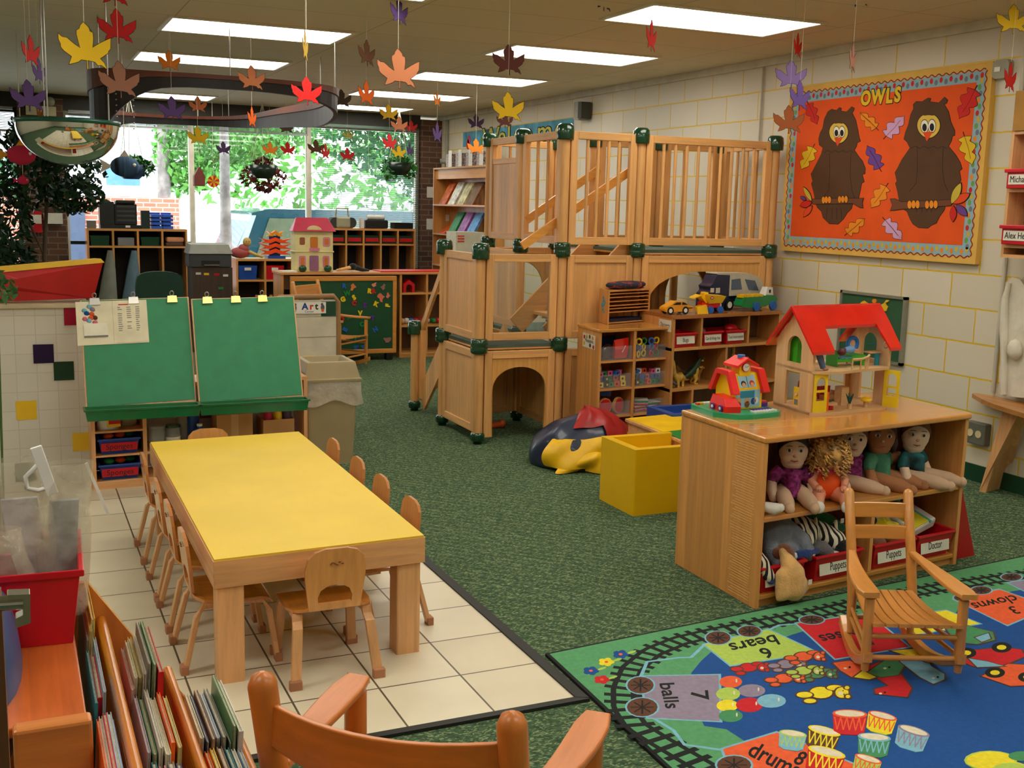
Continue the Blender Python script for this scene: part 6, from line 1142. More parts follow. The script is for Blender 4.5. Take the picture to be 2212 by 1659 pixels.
for z, wd_ in ((.191, 'upper'), (.051, 'lower')):
    q = tub(FA, .14, .01, z, .205, .2, .085, mat('blue bin', (34, 62, 140), .4), None, '%s blue bin with a red Sponges stripe in the art shelf' % wd_)
    MF(FA).box((.048, .004, z+.02), (.232, .009, z+.062), RED).text('Sponges', INK, TF(.14, .0032, z+.041), .042, .0003).build('stripe_label', q, wp=True)
    for k, (cx_, m) in enumerate(((.09, MC['block orange'] if wd_ == 'upper' else MC['block green']), (.15, MC['block orange']), (.2, MC['block green']))):
        o = MF(FA).sph((cx_, .08+.02*k, z+.088), (.03, .03, .018), m, 10).build('sponge'); tag(o, '%s sponge piece %s in the %s Sponges bin' % (m.name.split()[1], ('at the left', 'in the middle', 'at the right')[k], wd_), 'sponge')
def bottle(F, x, y, z, r_, h, m, cap, lab, cat='bottle', band=None, name='paint_bottle', neck=.5):
    t = thing(name, lab, cat, at(F, x, y, z)); b = MF(F); b.lathe([(0, 0), (r_, 0), (r_, h*.7), (r_*neck, h*.86), (r_*neck, h*.9)], m, (x, y, z), 16); b.build('bottle', t, wp=True)
    MF(F).cyl((x, y, z+h*.9), (x, y, z+h), r_*neck*1.15, cap, n=14).build('cap', t, wp=True)
    if band: MF(F).lathe([(r_+.0008, h*.18), (r_+.0008, h*.5)], band, (x, y, z), 16).build('paper_label', t, wp=True)
    return t
t = thing('paint_tub', 'white paint tub with a yellow and red label on the art shelf', 'tub', at(FA, .09, .08, .32)); MF(FA).lathe([(0, 0), (.058, 0), (.062, .09), (.066, .1), (0, .105)], WHT, (.09, .07, .3205), 20).build('tub', t, wp=True); lb = MF(FA)
lb.prism(rect(.07, .05), 0, .001, YEL, mx=TF(.115, .007, .365)).prism(rect(.06, .02), 0, .002, RED, mx=TF(.12, .007, .365)); lb.build('paper_label', t, wp=True)
t = thing('paint_tub', 'smaller white paint tub behind the labelled one on the art shelf', 'tub', at(FA, .2, .16, .32)); MF(FA).lathe([(0, 0), (.05, 0), (.054, .09), (0, .095)], WHT, (.20, .15, .3205), 20).build('tub', t, wp=True)
CJ = mat('clear jar', (170, 180, 176), .1, alpha=.45, var=0)
bottle(FA, .34, .05, .195, .045, .13, CJ, CJ, 'empty clear glass jar at the left of the long art shelf', 'jar', name='glass_jar', neck=.9)
bottle(FA, .425, .06, .195, .04, .125, CJ, GRN, 'clear jar with a green lid on the art shelf', 'jar', PAPER, name='glass_jar', neck=.9)
bottle(FA, .485, .14, .195, .035, .17, CJ, RED, 'clear jar with a red lid on the art shelf', 'jar', name='glass_jar', neck=.9)
bottle(FA, .545, .13, .195, .033, .24, BLUE, BLUE, 'tall blue bottle on the art shelf behind the jars'); bottle(FA, .57, .06, .195, .028, .12, BLUE, WHT, 'short blue bottle with a yellow band on the art shelf', band=YEL)
KR = mat('cardboard', (182, 136, 84), .8)
o = MF(FA).box((.60, .24, .31), (.68, .259, .43), mat('dark red card', (110, 18, 22), .7)).build('red_card'); tag(o, 'dark red card standing at the back of the art shelf', 'card')
o = MF(FA).box((.66, .03, .1955), (.86, .22, .36), KR).box((.74, .0292, .1955), (.78, .0299, .36), mat('packing tape', (200, 160, 106), .3)).build('cardboard_box'); tag(o, 'closed cardboard box in the middle of the art shelf', 'box')
t = thing('cardboard_box', 'open cardboard box holding paint bottles at the right of the art shelf', 'box', at(FA, 1.0, .1, .1955)); b = MF(FA)
for a, c_ in (((.92, .03), (1.10, .034)), ((.92, .216), (1.10, .22)), ((.92, .034), (.924, .216)), ((1.096, .034), (1.10, .216))): b.box((*a, .1955), (*c_, .315), KR)
b.box((.92, .03, .1955), (1.10, .22, .199), KR).build('carton', t, wp=True)
for x, m, c_ in ((.955, mat('magenta paint', (170, 30, 70), .4), 'magenta'), (1.01, mat('yellow paint', (220, 180, 30), .4), 'yellow'), (1.065, mat('dark purple paint', (70, 50, 74), .4), 'dark purple')): bottle(FA, x, .07, .2, .026, .205, m, WHT, '%s paint bottle in the open box on the art shelf' % c_, band=PAPER)
# two easel boards side by side
EG = mat('easel green', (44, 132, 88), .55, var=.05, vs=14)
def easel(xa, xb, lab):
    t = thing('easel', lab, 'easel', ((xa+xb)/2, 6.1, 0)); y0_, y1_, z0_, z1_ = 5.985, 6.19, .475, 1.008; th = atan2(y1_-y0_, z1_-z0_)
    n_ = Vector((0, -cos(th), sin(th))); a = Vector((xa, y0_, z0_)); h_ = Vector((0, y1_-y0_, z1_-z0_)); w_ = Vector((xb-xa, .02*(1 if xa < .6 else 0)+.02, .008))
    def board(f0, f1, g0, g1, o0, o1, m, nm, **k):
        V = [a+w_*f+h_*g+n_*o for o in (o0, o1) for f, g in ((f0, g0), (f1, g0), (f1, g1), (f0, g1))]
        MB().add(V, [(0, 3, 2, 1), (4, 5, 6, 7), (0, 1, 5, 4), (1, 2, 6, 5), (2, 3, 7, 6), (3, 0, 4, 7)], m).build(nm, t, wp=True, **k)
    board(.0, 1, -.045, 1, -.012, 0, W_M['z'], 'frame', bevel=.002); board(.014, .986, .0, .992, .0005, .004, EG, 'painting_board')
    c0 = a+h_*(-.06); b = MB(); zt_ = .478
    xa2, xb2 = xa-.012, xb+.006; yb_ = 5.985
    R_ = lambda e, z: [(xa2+e, yb_-.10+e, z), (xb2-e, yb_-.10+e, z), (xb2-e, yb_-e, z), (xa2+e, yb_-e, z)]
    b.loft([R_(.012, zt_-.062), R_(.004, zt_-.01), R_(-.004, zt_-.01), R_(-.004, zt_), R_(.006, zt_), R_(.016, zt_-.055)], mat('green tray plastic', (14, 104, 54), .25, coat=.4), sm=False); b.build('paint_tray', t, wp=True, bevel=.002)
    for x in (xa+.02, xb-.04): MB().box((x, 6.075, .56), (x+.02, 6.10, .60), W_M['z']).build('support', t, wp=True)
    return t, (a, w_, h_, n_)
e1, E1 = easel(.318, .876, 'left green double easel board with a paper chart clipped on it'); e2, E2 = easel(.882, 1.452, 'right green double easel board with three bulldog clips')
CLP = mat('brass clip', (196, 168, 96), .25, 1)
def clip(E, f, par, steel=False, k=0):
    a, w_, h_, n_ = E; c = a+w_*f+h_*1.0; m = STEEL if steel else CLP
    t = thing('bulldog_clip', '%s bulldog clip on the top edge of the %s easel, %s' % ('steel' if steel else 'brass', 'left' if E is E1 else 'right', ('leftmost', 'middle one', 'rightmost')[k]), 'clip', c)
    hv = h_.normalized(); wv = w_.normalized()
    b = MB(); b.add([c+wv*x+hv*y+n_*z for z in (.005, .013) for x, y in ((-.028, -.032), (.028, -.032), (.024, .006), (-.024, .006))], [(0, 3, 2, 1), (4, 5, 6, 7), (0, 1, 5, 4), (1, 2, 6, 5), (2, 3, 7, 6), (3, 0, 4, 7)], m); b.build('jaw', t, wp=True, bevel=.001)
    MB().tube([c+Vector((.010*cos(i*pi/6), 0, .022+.013*sin(i*pi/6))) for i in range(12)], .0028, STEEL, 6, close=True).build('ring_handle', t, wp=True)
for k, f in enumerate((.13, .48, .84)): clip(E1, f, e1, f < .6, k)
for k, f in enumerate((.15, .42, .68)): clip(E2, f, e2, False, k)
a, w_, h_, n_ = E1; hv = h_.normalized(); wv = w_.normalized(); n2 = n_
def onboard(x, y, z=0): return a+wv*x+hv*y+n2*(.006+z)
t = thing('clipped_chart', 'cream paper chart with a child picture clipped to the left easel', 'paper', onboard(.15, .55))
def sheet(b, x0, y0_, x1, y1_, z, m): b.add([onboard(*p) for p in ((x0, y0_, z), (x1, y0_, z), (x1, y1_, z), (x0, y1_, z))]+[onboard(*p) for p in ((x0, y0_, z+.001), (x1, y0_, z+.001), (x1, y1_, z+.001), (x0, y1_, z+.001))], [(0, 3, 2, 1), (4, 5, 6, 7), (0, 1, 5, 4), (1, 2, 6, 5), (2, 3, 7, 6), (3, 0, 4, 7)], m)
CRM = mat('cream sheet', (222, 214, 184), .8); b = MB(); sheet(b, -.022, .325, .335, .56, .0, CRM); sheet(b, .16, .33, .335, .558, .002, CRM); b.build('sheet', t, wp=True)
b = MB(); sheet(b, .012, .375, .13, .44, .004, mat('pad paper', (226, 222, 200), .8)); sheet(b, .012, .366, .13, .374, .004, mat('pad edge', (120, 120, 116), .8)); b.build('calendar_pad', t, wp=True)
b = MB()
for k, (x, y, m) in enumerate(((.02, .51, rLB), (.045, .53, rLB), (.03, .495, rB), (.06, .515, rPu), (.055, .49, rO), (.07, .47, rBr), (.02, .465, mat('pink ink', (210, 110, 130), .7)), (.04, .455, rLB), (.07, .445, MC['pink ink']), (.05, .47, rO))): b.sph(onboard(x, y, .003), (.014, .003, .014), m, 8)
for c_ in range(3):
    for k in range(12):
        if random.random() < .85: x = .185+.045*c_; sheet(b, x, .52-.0115*k, x+random.uniform(.012, .024), .524-.0115*k, .0032, mat('grey print', (130, 130, 124), .8))
sheet(b, .19, .535, .24, .540, .0032, rR); b.build('printed_picture', t, wp=True)
# trash bin
BG = mat('beige bin plastic', (158, 142, 104), .5, var=.03); TB = frm((1.535, 6.285, 0), (1, -.02, 0), (0.02, 1, 0)); t = thing('trash_bin', 'tall beige plastic trash bin with a swing lid frame and clear liner', 'trash bin', at(TB, .15, .15))
def rr(w0, w1, d0, d1, z): return [(w0, d0, z), (w1, d0, z), (w1, d1, z), (w0, d1, z)]
MF(TB).loft([rr(.02, .29, .02, .29, 0), rr(0, .31, 0, .31, .45)], BG, sm=False).build('bin_body', t, wp=True, bevel=.02, seg=3)
b = MF(TB); b.loft([rr(-.02, .33, -.02, .33, .505), rr(-.022, .332, -.022, .332, .52), rr(-.012, .322, -.012, .322, .525), rr(.012, .298, .012, .298, .618), rr(.035, .275, .035, .275, .62), rr(.06, .25, .06, .25, .57)], BG, sm=False, caps=False); b.build('lid', t, wp=True, bevel=.004)
MF(TB).box((.05, .05, .565), (.26, .26, .572), mat('bin dark', (60, 54, 40), .8)).build('flap', t, wp=True)
LIN = mat('clear liner', (206, 196, 176), .15, alpha=.55, bump=1, bs=25, var=.1); b = MF(TB); R_ = []; random.seed(2)
for k in range(7):
    z = .51-.022*k; r_ = []
    for j in range(40):
        u = j/40*4; s_ = int(u); f = u-s_; C4 = [(-.01, -.01), (.32, -.01), (.32, .32), (-.01, .32)]; p = Vector(C4[s_]).lerp(Vector(C4[(s_+1) % 4]), f); o_ = (p-Vector((.155, .155))).normalized()*(.004+.012*k/6*abs(sin(j*1.7+k*.6))+.01*k/6); p += o_; r_.append((p.x, p.y, z-.02*k/6*sin(j*.9)))
    R_.append(r_)
b.loft(R_, LIN, caps=False); b.build('liner', t, wp=True)
# ================================================================= MIDDLE SHELF, MAGNET BOARD, ART STAND
MY = 10.62; ms = thing('display_shelf', 'long low birch shelf unit carrying the pink-roofed dollhouse, open compartments on the right', 'shelf', (3.1, MY, 0)); X0, X1, MH = 2.36, 4.3, .865
MB().box((X0-.01, MY-.01, MH-.022), (X1, MY+.38, MH), W_S['x']).build('shelf_top', ms, wp=True, bevel=.003)
for x in (X0, 3.555, 3.835, X1-.02): MB().box((x, MY, .0), (x+.022, MY+.36, MH-.023), W_S['z']).build('side_panel', ms, wp=True)
for z in (.66, .33, .05): MB().box((3.578, MY+.001, z-.02), (X1-.021, MY+.35, z), W_S['x']).build('shelf_board', ms, wp=True)
MB().box((X0+.023, MY+.345, .0), (X1-.021, MY+.36, MH-.024), wood('walnut back', 0, 'z')).build('back_panel', ms, wp=True); MB().box((X0+.023, MY+.05, .7), (3.55, MY+.07, MH-.0235), wood('walnut back', 0, 'z')).build('rear_rail', ms, wp=True)
MB().box((3.578, MY+.01, 0), (X1-.02, MY+.03, .03), W_S['x']).build('kick_board', ms, wp=True)
o = MB().prism([(-.06, 0), (-.06, .08), (0, .125), (.06, .08), (.06, 0), (.032, 0), (.032, .06), (.015, .078), (-.015, .078), (-.032, .06), (-.032, 0)], -.10, 0, RED, mx=TF(3.66, MY+.02, .662)).build('toy_arch'); tag(o, 'red plastic toy doghouse arch in the upper compartment of the display shelf', 'toy')
for k, (x, m, nm_) in enumerate(((3.62, TAN, 'tan'), (3.68, PAPER, 'white'), (3.72, TOYC['blue'], 'blue'), (3.78, TOYC['red'], 'red'), (3.83, TOYC['red'], 'bright red'), (3.90, FWH, 'cream'), (3.96, TOYC['green'], 'green'), (4.02, TOYC['red'], 'dark red'))): o = MB().sph((x, MY+.12+.03*(k % 2), .36), (.032, .05, .03), m, 10).build('ball_toy'); tag(o, '%s soft toy lump in the middle compartment of the display shelf' % nm_, 'toy')
bf = thing('magnet_board', 'dark green magnet board in a wooden frame with coloured letters, leaning on the shelf', 'board', (3.1, MY-.09, 0)); BYF = 10.5
MB().box((2.46, BYF, .115), (3.44, BYF+.02, .79), mat('magnet green', (24, 74, 44), .5)).build('magnet_panel', bf, wp=True)
b = MB()
for a, c_ in (((2.42, .79), (3.48, .835)), ((2.42, .07), (3.48, .115)), ((2.42, .115), (2.46, .79)), ((3.44, .115), (3.48, .79))): b.box((a[0], BYF-.01, a[1]), (c_[0], BYF+.03, c_[1]), W_O['x'])
b.build('frame', bf, wp=True, bevel=.004)
for x in (2.5, 3.38): MB().box((x, BYF-.01, 0), (x+.06, BYF+.07, .069), BLK).build('foot', bf, wp=True)
for ch, x, y, cn, rot in (('R', 743, 618, 'blue', 0), ('W', 750, 634, 'green', 10), ('S', 765, 643, 'yellow', 30), ('G', 741, 647, 'yellow', 20), ('C', 765, 655, 'red', -10), ('R', 798, 629, 'yellow', -8), ('R', 807, 629, 'red', 8), ('K', 812, 657, 'yellow', -25), ('F', 838, 660, 'yellow', 80), ('V', 778, 677, 'yellow', 0), ('P', 755, 687, 'green', -20), ('C', 782, 701, 'green', 10), ('N', 811, 712, 'blue', 30), ('E', 788, 660, 'purple', 0), ('T', 805, 688, 'purple', 0), ('J', 768, 734, 'green', 0), ('B', 746, 712, 'blue', 60), ('M', 770, 752, 'blue', 90), ('O', 738, 690, 'red', 0), ('A', 785, 749, 'blue', 80)):
    p = dp(x, y, BYF-.003); o = MB().text(ch, TOYC[cn], TF(0, 0, 0, radians(rot)), .062, .003, off=.004).build('magnet_letter', loc=p); tag(o, '%s magnet letter %s on the green magnet board%s' % (cn, ch, '' if ch not in 'RC' else (', upper left' if x < 750 else ', top centre' if ch == 'R' else ' above the rocking chair' if cn == 'red' else ' beside the rocker post')), 'magnet')
for x, y, w_, nm_ in ((762, 620, .04, 'orange giraffe'), (809, 615, .035, 'pink bird'), (828, 620, .035, 'black and white cow'), (823, 643, .05, 'coral bear'), (838, 638, .03, 'coral fish'), (836, 735, .055, 'brown horse')):
    p = dp(x, y, BYF-.003); P = [(w_*cos(t)*(.6+.3*sin(3*t+x)), w_*sin(t)*(.7+.3*cos(2*t+y))) for t in [i*pi/8 for i in range(16)]]; o = MB().prism(P, 0, .004, mat('magnet '+nm_, {'o': (214, 120, 60), 'p': (220, 140, 120), 'b': (150, 100, 90), 'c': (222, 112, 86)}[nm_[0]], .6), mx=TF(0, 0, 0)).build('animal_magnet', loc=p); tag(o, nm_+' shaped magnet on the green magnet board', 'magnet')
# pink roofed plastic dollhouse
PX, PY = 2.70, 10.70; pd = thing('plastic_dollhouse', 'cream plastic dollhouse with a pink roof and green bushes on the display shelf', 'dollhouse', (PX, PY, MH)); CRP = mat('cream plastic', (226, 212, 152), .4); PKR = mat('pink roof', (204, 62, 88), .4); PKF = mat('pink trim', (216, 132, 160), .4)
z = MH; b = MB(); b.box((PX-.19, PY, z+.001), (PX+.19, PY+.16, z+.40), CRP); b.box((PX-.2, PY-.006, z+.19), (PX+.2, PY+.165, z+.205), CRP); b.prism(ell(.075, .05, 16, 0, 0, 0, 180), 0, .02, CRP, mx=TF(PX, PY, z+.40)); b.build('house_body', pd, wp=True, bevel=.004)
MB().loft([[(PX-.215, PY-.03, z+.395), (PX+.215, PY-.03, z+.395), (PX+.2, PY+.18, z+.395), (PX-.2, PY+.18, z+.395)], [(PX-.16, PY+.06, z+.525), (PX+.155, PY+.06, z+.525), (PX+.15, PY+.10, z+.525), (PX-.155, PY+.10, z+.525)]], PKR, sm=False).build('roof', pd, wp=True, bevel=.005)
AMW = mat('amber opening', (208, 120, 40), .5)
for x, zz, w_, h_, m, pk in ((-.115, .30, .05, .07, mat('brown opening', (150, 84, 50), .6), 0), (.0, .285, .075, .11, AMW, 0), (.125, .295, .04, .06, AMW, 1), (-.115, .10, .035, .085, AMW, 1), (.12, .10, .035, .085, AMW, 1), (.0, .085, .09, .15, mat('mauve door', (150, 100, 130), .5), 0)):
    q = MB(); T_ = TF(PX+x, PY-.0, z+zz)
    if pk: q.prism(rect(w_+.03, h_+.03, .015), 0, .004, PKF, mx=T_)
    q.prism(rect(w_, h_, .012), .002, .006, m, mx=T_); q.build('window' if zz > .09 else 'front_door', pd, wp=True)
b = MB(); b.box((PX-.05, PY-.025, z+.205), (PX+.05, PY-.02, z+.235), PKF)
b.build('balcony', pd, wp=True)
for x in (-.12, .13): MB().sph((PX+x, PY-.03, z+.035), (.04, .02, .034), GRN, 12).build('bush', pd, wp=True)
t = thing('plush_monkey', 'black and tan plush monkey lying on the display shelf right of the dollhouse', 'plush toy', (3.05, MY+.15, MH)); MB().tube([(2.93, 10.72, z+.015), (3.03, 10.72, z+.035), (3.1, 10.72, z+.05)], [.012, .016, .02], TAN, 8).sph((3.10, 10.73, z+.05), (.045, .04, .035), FBLK, 10).tube([(3.1, 10.73, z+.05), (3.2, 10.73, z+.02), (3.27, 10.75, z+.012)], [.03, .02, .01], FBLK, 8).build('body', t, wp=True)
o = MB().box((3.36, MY+.02, MH+.001), (4.2, MY+.3, MH+.012), TOYC['red']).build('flat_toy_tray'); tag(o, 'flat red and black toy track pieces on the right of the display shelf', 'toy')
o = MB().box((2.37, MY+.0, MH+.001), (2.52, MY+.2, MH+.012), PAPER).build('paper_pile'); tag(o, 'white papers at the left end of the display shelf', 'paper')
# art centre stand
t = thing('chart_stand', 'white panel stand in a tan frame with the Art Center sign behind the trash bin', 'stand', (1.87, 7.4, 0)); SX0, SX1 = 1.60, 2.035
MB().box((SX0, 7.4, .03), (SX1-.015, 7.42, .885), mat('white panel', (204, 196, 172), .6)).build('panel', t, wp=True)
FT = mat('tan frame', (150, 112, 70), .5); b = MB(); b.tube([(SX0, 7.41, .0), (SX0, 7.41, .86), (SX0+.03, 7.41, .905), (SX1-.03, 7.41, .91), (SX1, 7.41, .87), (SX1, 7.41, .0)], .018, FT, 10); b.build('frame', t, wp=True)
for z in (.77, .63, .49): MB().box((SX0, 7.398, z), (SX1-.017, 7.3999, z+.004), mat('seam', (150, 144, 124), .7)).build('panel_seam', t, wp=True)
MB().box((1.915, 7.395, .775), (SX1-.018, 7.3995, .875), mat('dark green patch', (22, 66, 44), .6)).build('green_patch', t, wp=True); MB().box((1.79, 7.392, .485), (1.87, 7.3995, .505), YEL).build('yellow_strip', t, wp=True)
sg = MB(); sg.box((1.69, 7.386, .795), (1.945, 7.3895, .872), WHT)
for ch, x, m in (('A', 1.80, FBL), ('r', 1.845, P_RD), ('t', 1.88, GRN)): sg.text(ch, m, TF(x, 7.3855, .842), .062, .0005, off=.002)
sg.text('Center', INK, TF(1.83, 7.3855, .808), .022, .0004)
for x, s_ in ((1.73, 1), (1.922, -1)): sg.sph((x, 7.3855, .835), (.014, .001, .022), GR2, 8).sph((x, 7.385, .815), (.010, .001, .011), mat('orange cloth', 0), 8).sph((x+.004*s_, 7.3845, .857), (.009, .001, .010), GR2, 8)
sg.build('art_center_sign', t, wp=True)
# ================================================================= FAR SHELVES AND LOCKERS
def lockers(name, lab, xa, xb, y, zt, n, zs_, zf=0, d=.32, back=None):
    t = thing(name, lab, 'shelf', ((xa+xb)/2, y, 0)); bm = mat('dark locker back', (34, 28, 24), .8)
    MB().box((xa, y, zt-.025), (xb, y+d, zt), W_S['x']).build('top_board', t, wp=True)
    for k in range(n+1): x = xa+(xb-xa-.022)*k/n; MB().box((x, y, zf), (x+.022, y+d-.015, zt-.026), W_S['z']).build('upright', t, wp=True)
    MB().box((xa, y+d-.014, zf), (xb, y+d, zt-.026), bm).build('back_panel', t, wp=True)
    for z in zs_:
        for k in range(n): x = xa+(xb-xa-.022)*k/n+.0221; MB().box((x, y+.001, z-.02), (x+(xb-xa-.022)/n-.0222, y+d-.015, z), W_S['x']).build('shelf_board', t, wp=True)
    return t
lockers('coat_lockers', 'wooden coat lockers with four bays below the black stereo, left of the printer', .765, 1.83, 13.0, 1.2, 4, (1.01, .06))
lockers('coat_lockers', 'wooden coat lockers with bins and a boombox on top, below the right window', 3.5, 4.62, 13.2, 1.235, 5, (1.05, .06))
DG = mat('dark green bin', (16, 60, 36), .4)
def fbin(x, y, z, w_, h_, m, lab, band=None, txt=None): 
    t = thing('storage_bin', lab, 'bin', (x, y, z)); b = MB(); b.loft([[(x-w_/2*.9, y, z+.001), (x+w_/2*.9, y, z+.001), (x+w_/2*.9, y+.2, z+.001), (x-w_/2*.9, y+.2, z+.001)], [(x-w_/2, y-.01, z+h_), (x+w_/2, y-.01, z+h_), (x+w_/2, y+.21, z+h_), (x-w_/2, y+.21, z+h_)]], m, sm=False); b.build('bin', t, wp=True)
    if band: MB().box((x-w_/2*.92, y-.014, z+.025), (x+w_/2*.92, y-.008, z+h_-.03), band).build('band', t, wp=True)
    if txt: MB().box((x-.035, y-.016, z+h_-.05), (x+.035, y-.011, z+h_-.02), PAPER).build('label_card', t, wp=True)
    return t
fbin(.90, 13.03, 1.01, .20, .11, DG, 'dark green bin in the first bay of the lockers under the stereo'); fbin(1.43, 13.03, 1.01, .20, .10, DG, 'dark green bin in the third bay of the lockers under the stereo')
for k in range(5): fbin(3.5+.022+.2196*(k+.45), 13.23, 1.05, .18, .10, DG, 'dark green bin with a red band in the right lockers, %s from the left' % ('first', 'second', 'third', 'fourth', 'fifth')[k], RED)
o = MB().box((1.09, 13.03, 1.012), (1.26, 13.2, 1.10), mat('grey folder', (120, 124, 124), .7)).build('folder'); tag(o, 'grey folder leaning in the second bay of the lockers', 'folder')
t = thing('folded_clothes', 'folded brown and peach clothes in the fourth bay of the lockers', 'clothing', (1.69, 13.1, 1.012)); MB().box((1.60, 13.04, 1.012), (1.79, 13.2, 1.05), mat('brown cloth', (90, 70, 60), .9)).build('lower_fold', t, wp=True, bevel=.01); MB().box((1.61, 13.05, 1.051), (1.80, 13.2, 1.11), mat('peach cloth', (216, 150, 110), .9)).build('upper_fold', t, wp=True, bevel=.02)
for x, m, lab in ((1.0, mat('grey coat', (122, 124, 112), .9), 'pale grey coat hanging in the first locker bay behind the red box'), (1.25, mat('denim coat', (92, 116, 128), .9), 'long blue-grey denim dress hanging in the second locker bay')):
    t = thing('hanging_coat', lab, 'clothing', (x, 13.08, .9)); MB().loft([[(x-.02, 13.0, .96), (x+.03, 13.0, .96), (x+.03, 13.12, .96), (x-.02, 13.12, .96)], [(x-.07, 12.98, .75), (x+.05, 12.98, .75), (x+.05, 13.12, .75), (x-.07, 13.12, .75)], [(x-.15, 12.96, .35), (x+.06, 12.96, .35), (x+.06, 13.12, .35), (x-.15, 13.12, .35)]], m).build('cloth', t, wp=True)
BKP = mat('black electronics', (24, 26, 26), .35); t = thing('stereo_system', 'black stereo rack with speakers standing on the left lockers', 'stereo', (1.1, 13.05, 1.2)); MB().box((.91, 13.05, 1.24), (1.06, 13.28, 1.49), BKP).build('speaker', t, wp=True); MB().box((1.061, 13.05, 1.24), (1.30, 13.28, 1.47), BKP).box((1.08, 13.02, 1.47), (1.28, 13.25, 1.51), BKP).build('rack', t, wp=True, bevel=.01); MB().box((.91, 13.0, 1.201), (1.34, 13.28, 1.239), BKP).build('base', t, wp=True)
for z in (1.28, 1.33, 1.38, 1.43): MB().box((1.09, 13.045, z), (1.28, 13.0499, z+.02), mat('stereo trim', (70, 74, 72), .3, .4)).build('front_strip', t, wp=True)
MB().box((1.17, 12.998, 1.212), (1.22, 12.9999, 1.235), WHT).build('sticker', t, wp=True)
for k in range(2):
    t = thing('drawer_tower', 'blue mesh letter tray stack on the lockers, %s one' % ('left', 'right')[k], 'tray', (1.52+.11*k, 13.1, 1.2)); x = 1.455+.12*k; BLT = mat('bright blue tray', (40, 92, 200), .35)
    for j in range(4): MB().box((x, 13.05, 1.202+.042*j), (x+.11, 13.25, 1.202+.042*j+.030), BLT).build('tray', t, wp=True)
    MB().box((x, 13.24, 1.2), (x+.11, 13.25, 1.38), BLT).build('back', t, wp=True)
o = MB().box((1.35, 13.1, 1.201), (1.44, 13.2, 1.40), mat('dark green file', (20, 44, 38), .6)).build('file_box'); tag(o, 'dark file box between the stereo and the blue trays', 'box')
o = MB().box((.78, 13.05, 1.201), (.87, 13.2, 1.28), mat('grey gadget', (110, 110, 100), .5)).build('label_maker'); tag(o, 'small grey machine at the left end of the lockers', 'machine')
# printer on its cart
t = thing('printer', 'dark grey printer with a curved pale top on the cabinet beside the lockers', 'printer', (1.84, 11.4, .86)); PGR = mat('printer grey', (62, 64, 66), .45)
MB().box((1.63, 11.5, .862), (2.05, 11.8, 1.0), PGR).build('body', t, wp=True, bevel=.01); MB().loft([[(1.62, 11.48, 1.0), (2.06, 11.48, 1.0), (2.06, 11.8, 1.0), (1.62, 11.8, 1.0)], [(1.65, 11.52, 1.09), (2.03, 11.52, 1.09), (2.03, 11.8, 1.1), (1.65, 11.8, 1.1)]], mat('printer top', (140, 140, 130), .4), sm=False).build('paper_feed', t, wp=True, bevel=.01)
MB().box((1.75, 11.49, .89), (1.93, 11.4999, .93), BLK).box((1.77, 11.44, .885), (1.92, 11.4899, .892), STEEL).build('output_tray', t, wp=True)
t = thing('printer_cabinet', 'brown ribbed cabinet with small magnets under the grey printer', 'cabinet', (1.84, 11.6, 0)); MB().box((1.66, 11.52, 0), (2.06, 11.85, .86), wood('dark cabinet', (66, 48, 40), 'z')).build('cabinet', t, wp=True)
for x, z, m, n_ in ((1.72, .80, WHT, 'white strip'), (1.80, .795, YEL, 'yellow'), (1.90, .79, RED, 'red'), (1.99, .78, PAPER, 'cream'), (1.94, .65, TOYC['green'], 'green')): o = MB().cb((x, 11.516, z), (.05, .006, .022), m).build('cabinet_magnet'); tag(o, '%s magnet on the brown printer cabinet' % n_, 'magnet')
# puppet shelf beside the printer
lockers('bin_shelf', 'low wooden shelf with blue and red bins under the orange toy track', 2.185, 3.1, 12.0, .925, 3, (.70, .06), d=.3)
fbin(2.31, 12.02, .70, .20, .15, BLUE, 'blue bin on the shelf beside the printer', txt=1); fbin(2.60, 12.02, .70, .2, .15, RED, 'red bin left of the pink-roofed dollhouse on the bin shelf', txt=1); fbin(2.86, 12.02, .70, .16, .15, RED, 'red bin partly hidden by the pink-roofed dollhouse', txt=1)
t = thing('hand_puppet', 'granny-like cloth puppet with a pink shawl sitting on the bin shelf', 'puppet', (2.27, 12.1, .925)); PKC = mat('dusty pink cloth', (176, 88, 84), .9); MB().sph((2.25, 12.1, .985), (.11, .08, .06), PKC, 14).sph((2.28, 12.08, 1.03), (.06, .05, .05), PKC, 12).build('shawl', t, wp=True); MB().sph((2.315, 12.06, 1.10), (.045, .04, .05), mat('puppet felt', (206, 170, 100), .9), 14).tube([(2.33, 12.03, 1.0), (2.40, 12.0, .965), (2.47, 12.0, .945)], [.02, .018, .014], MC['puppet felt'], 8).build('head', t, wp=True)
for x in (2.302, 2.33): MB().sph((x, 12.018, 1.108), (.005, .004, .006), BLK, 6).build('eye', t, wp=True)
t = thing('toy_track', 'bright orange zigzag toy ramp tower on a blue base on the bin shelf', 'toy', (2.62, 12.05, .925)); ORP = mat('orange plastic', (255, 74, 16), .35, emit=0)
def zig(z, m, w_=.17, h_=.05): return MB().prism([(-w_, h_*.6), (-w_*.45, h_*.2), (0, h_*.75), (w_*.45, h_*.2), (w_, h_*.6), (w_*.6, -h_*.1), (w_, -h_*.5), (w_*.35, -h_*.5), (0, -h_*.05), (-w_*.35, -h_*.5), (-w_, -h_*.5), (-w_*.6, -h_*.1)], -.04, .04, m, mx=TF(2.62, 12.08, z))
for z in (1.115, 1.055, .995): zig(z, ORP).build('ramp', t, wp=True)
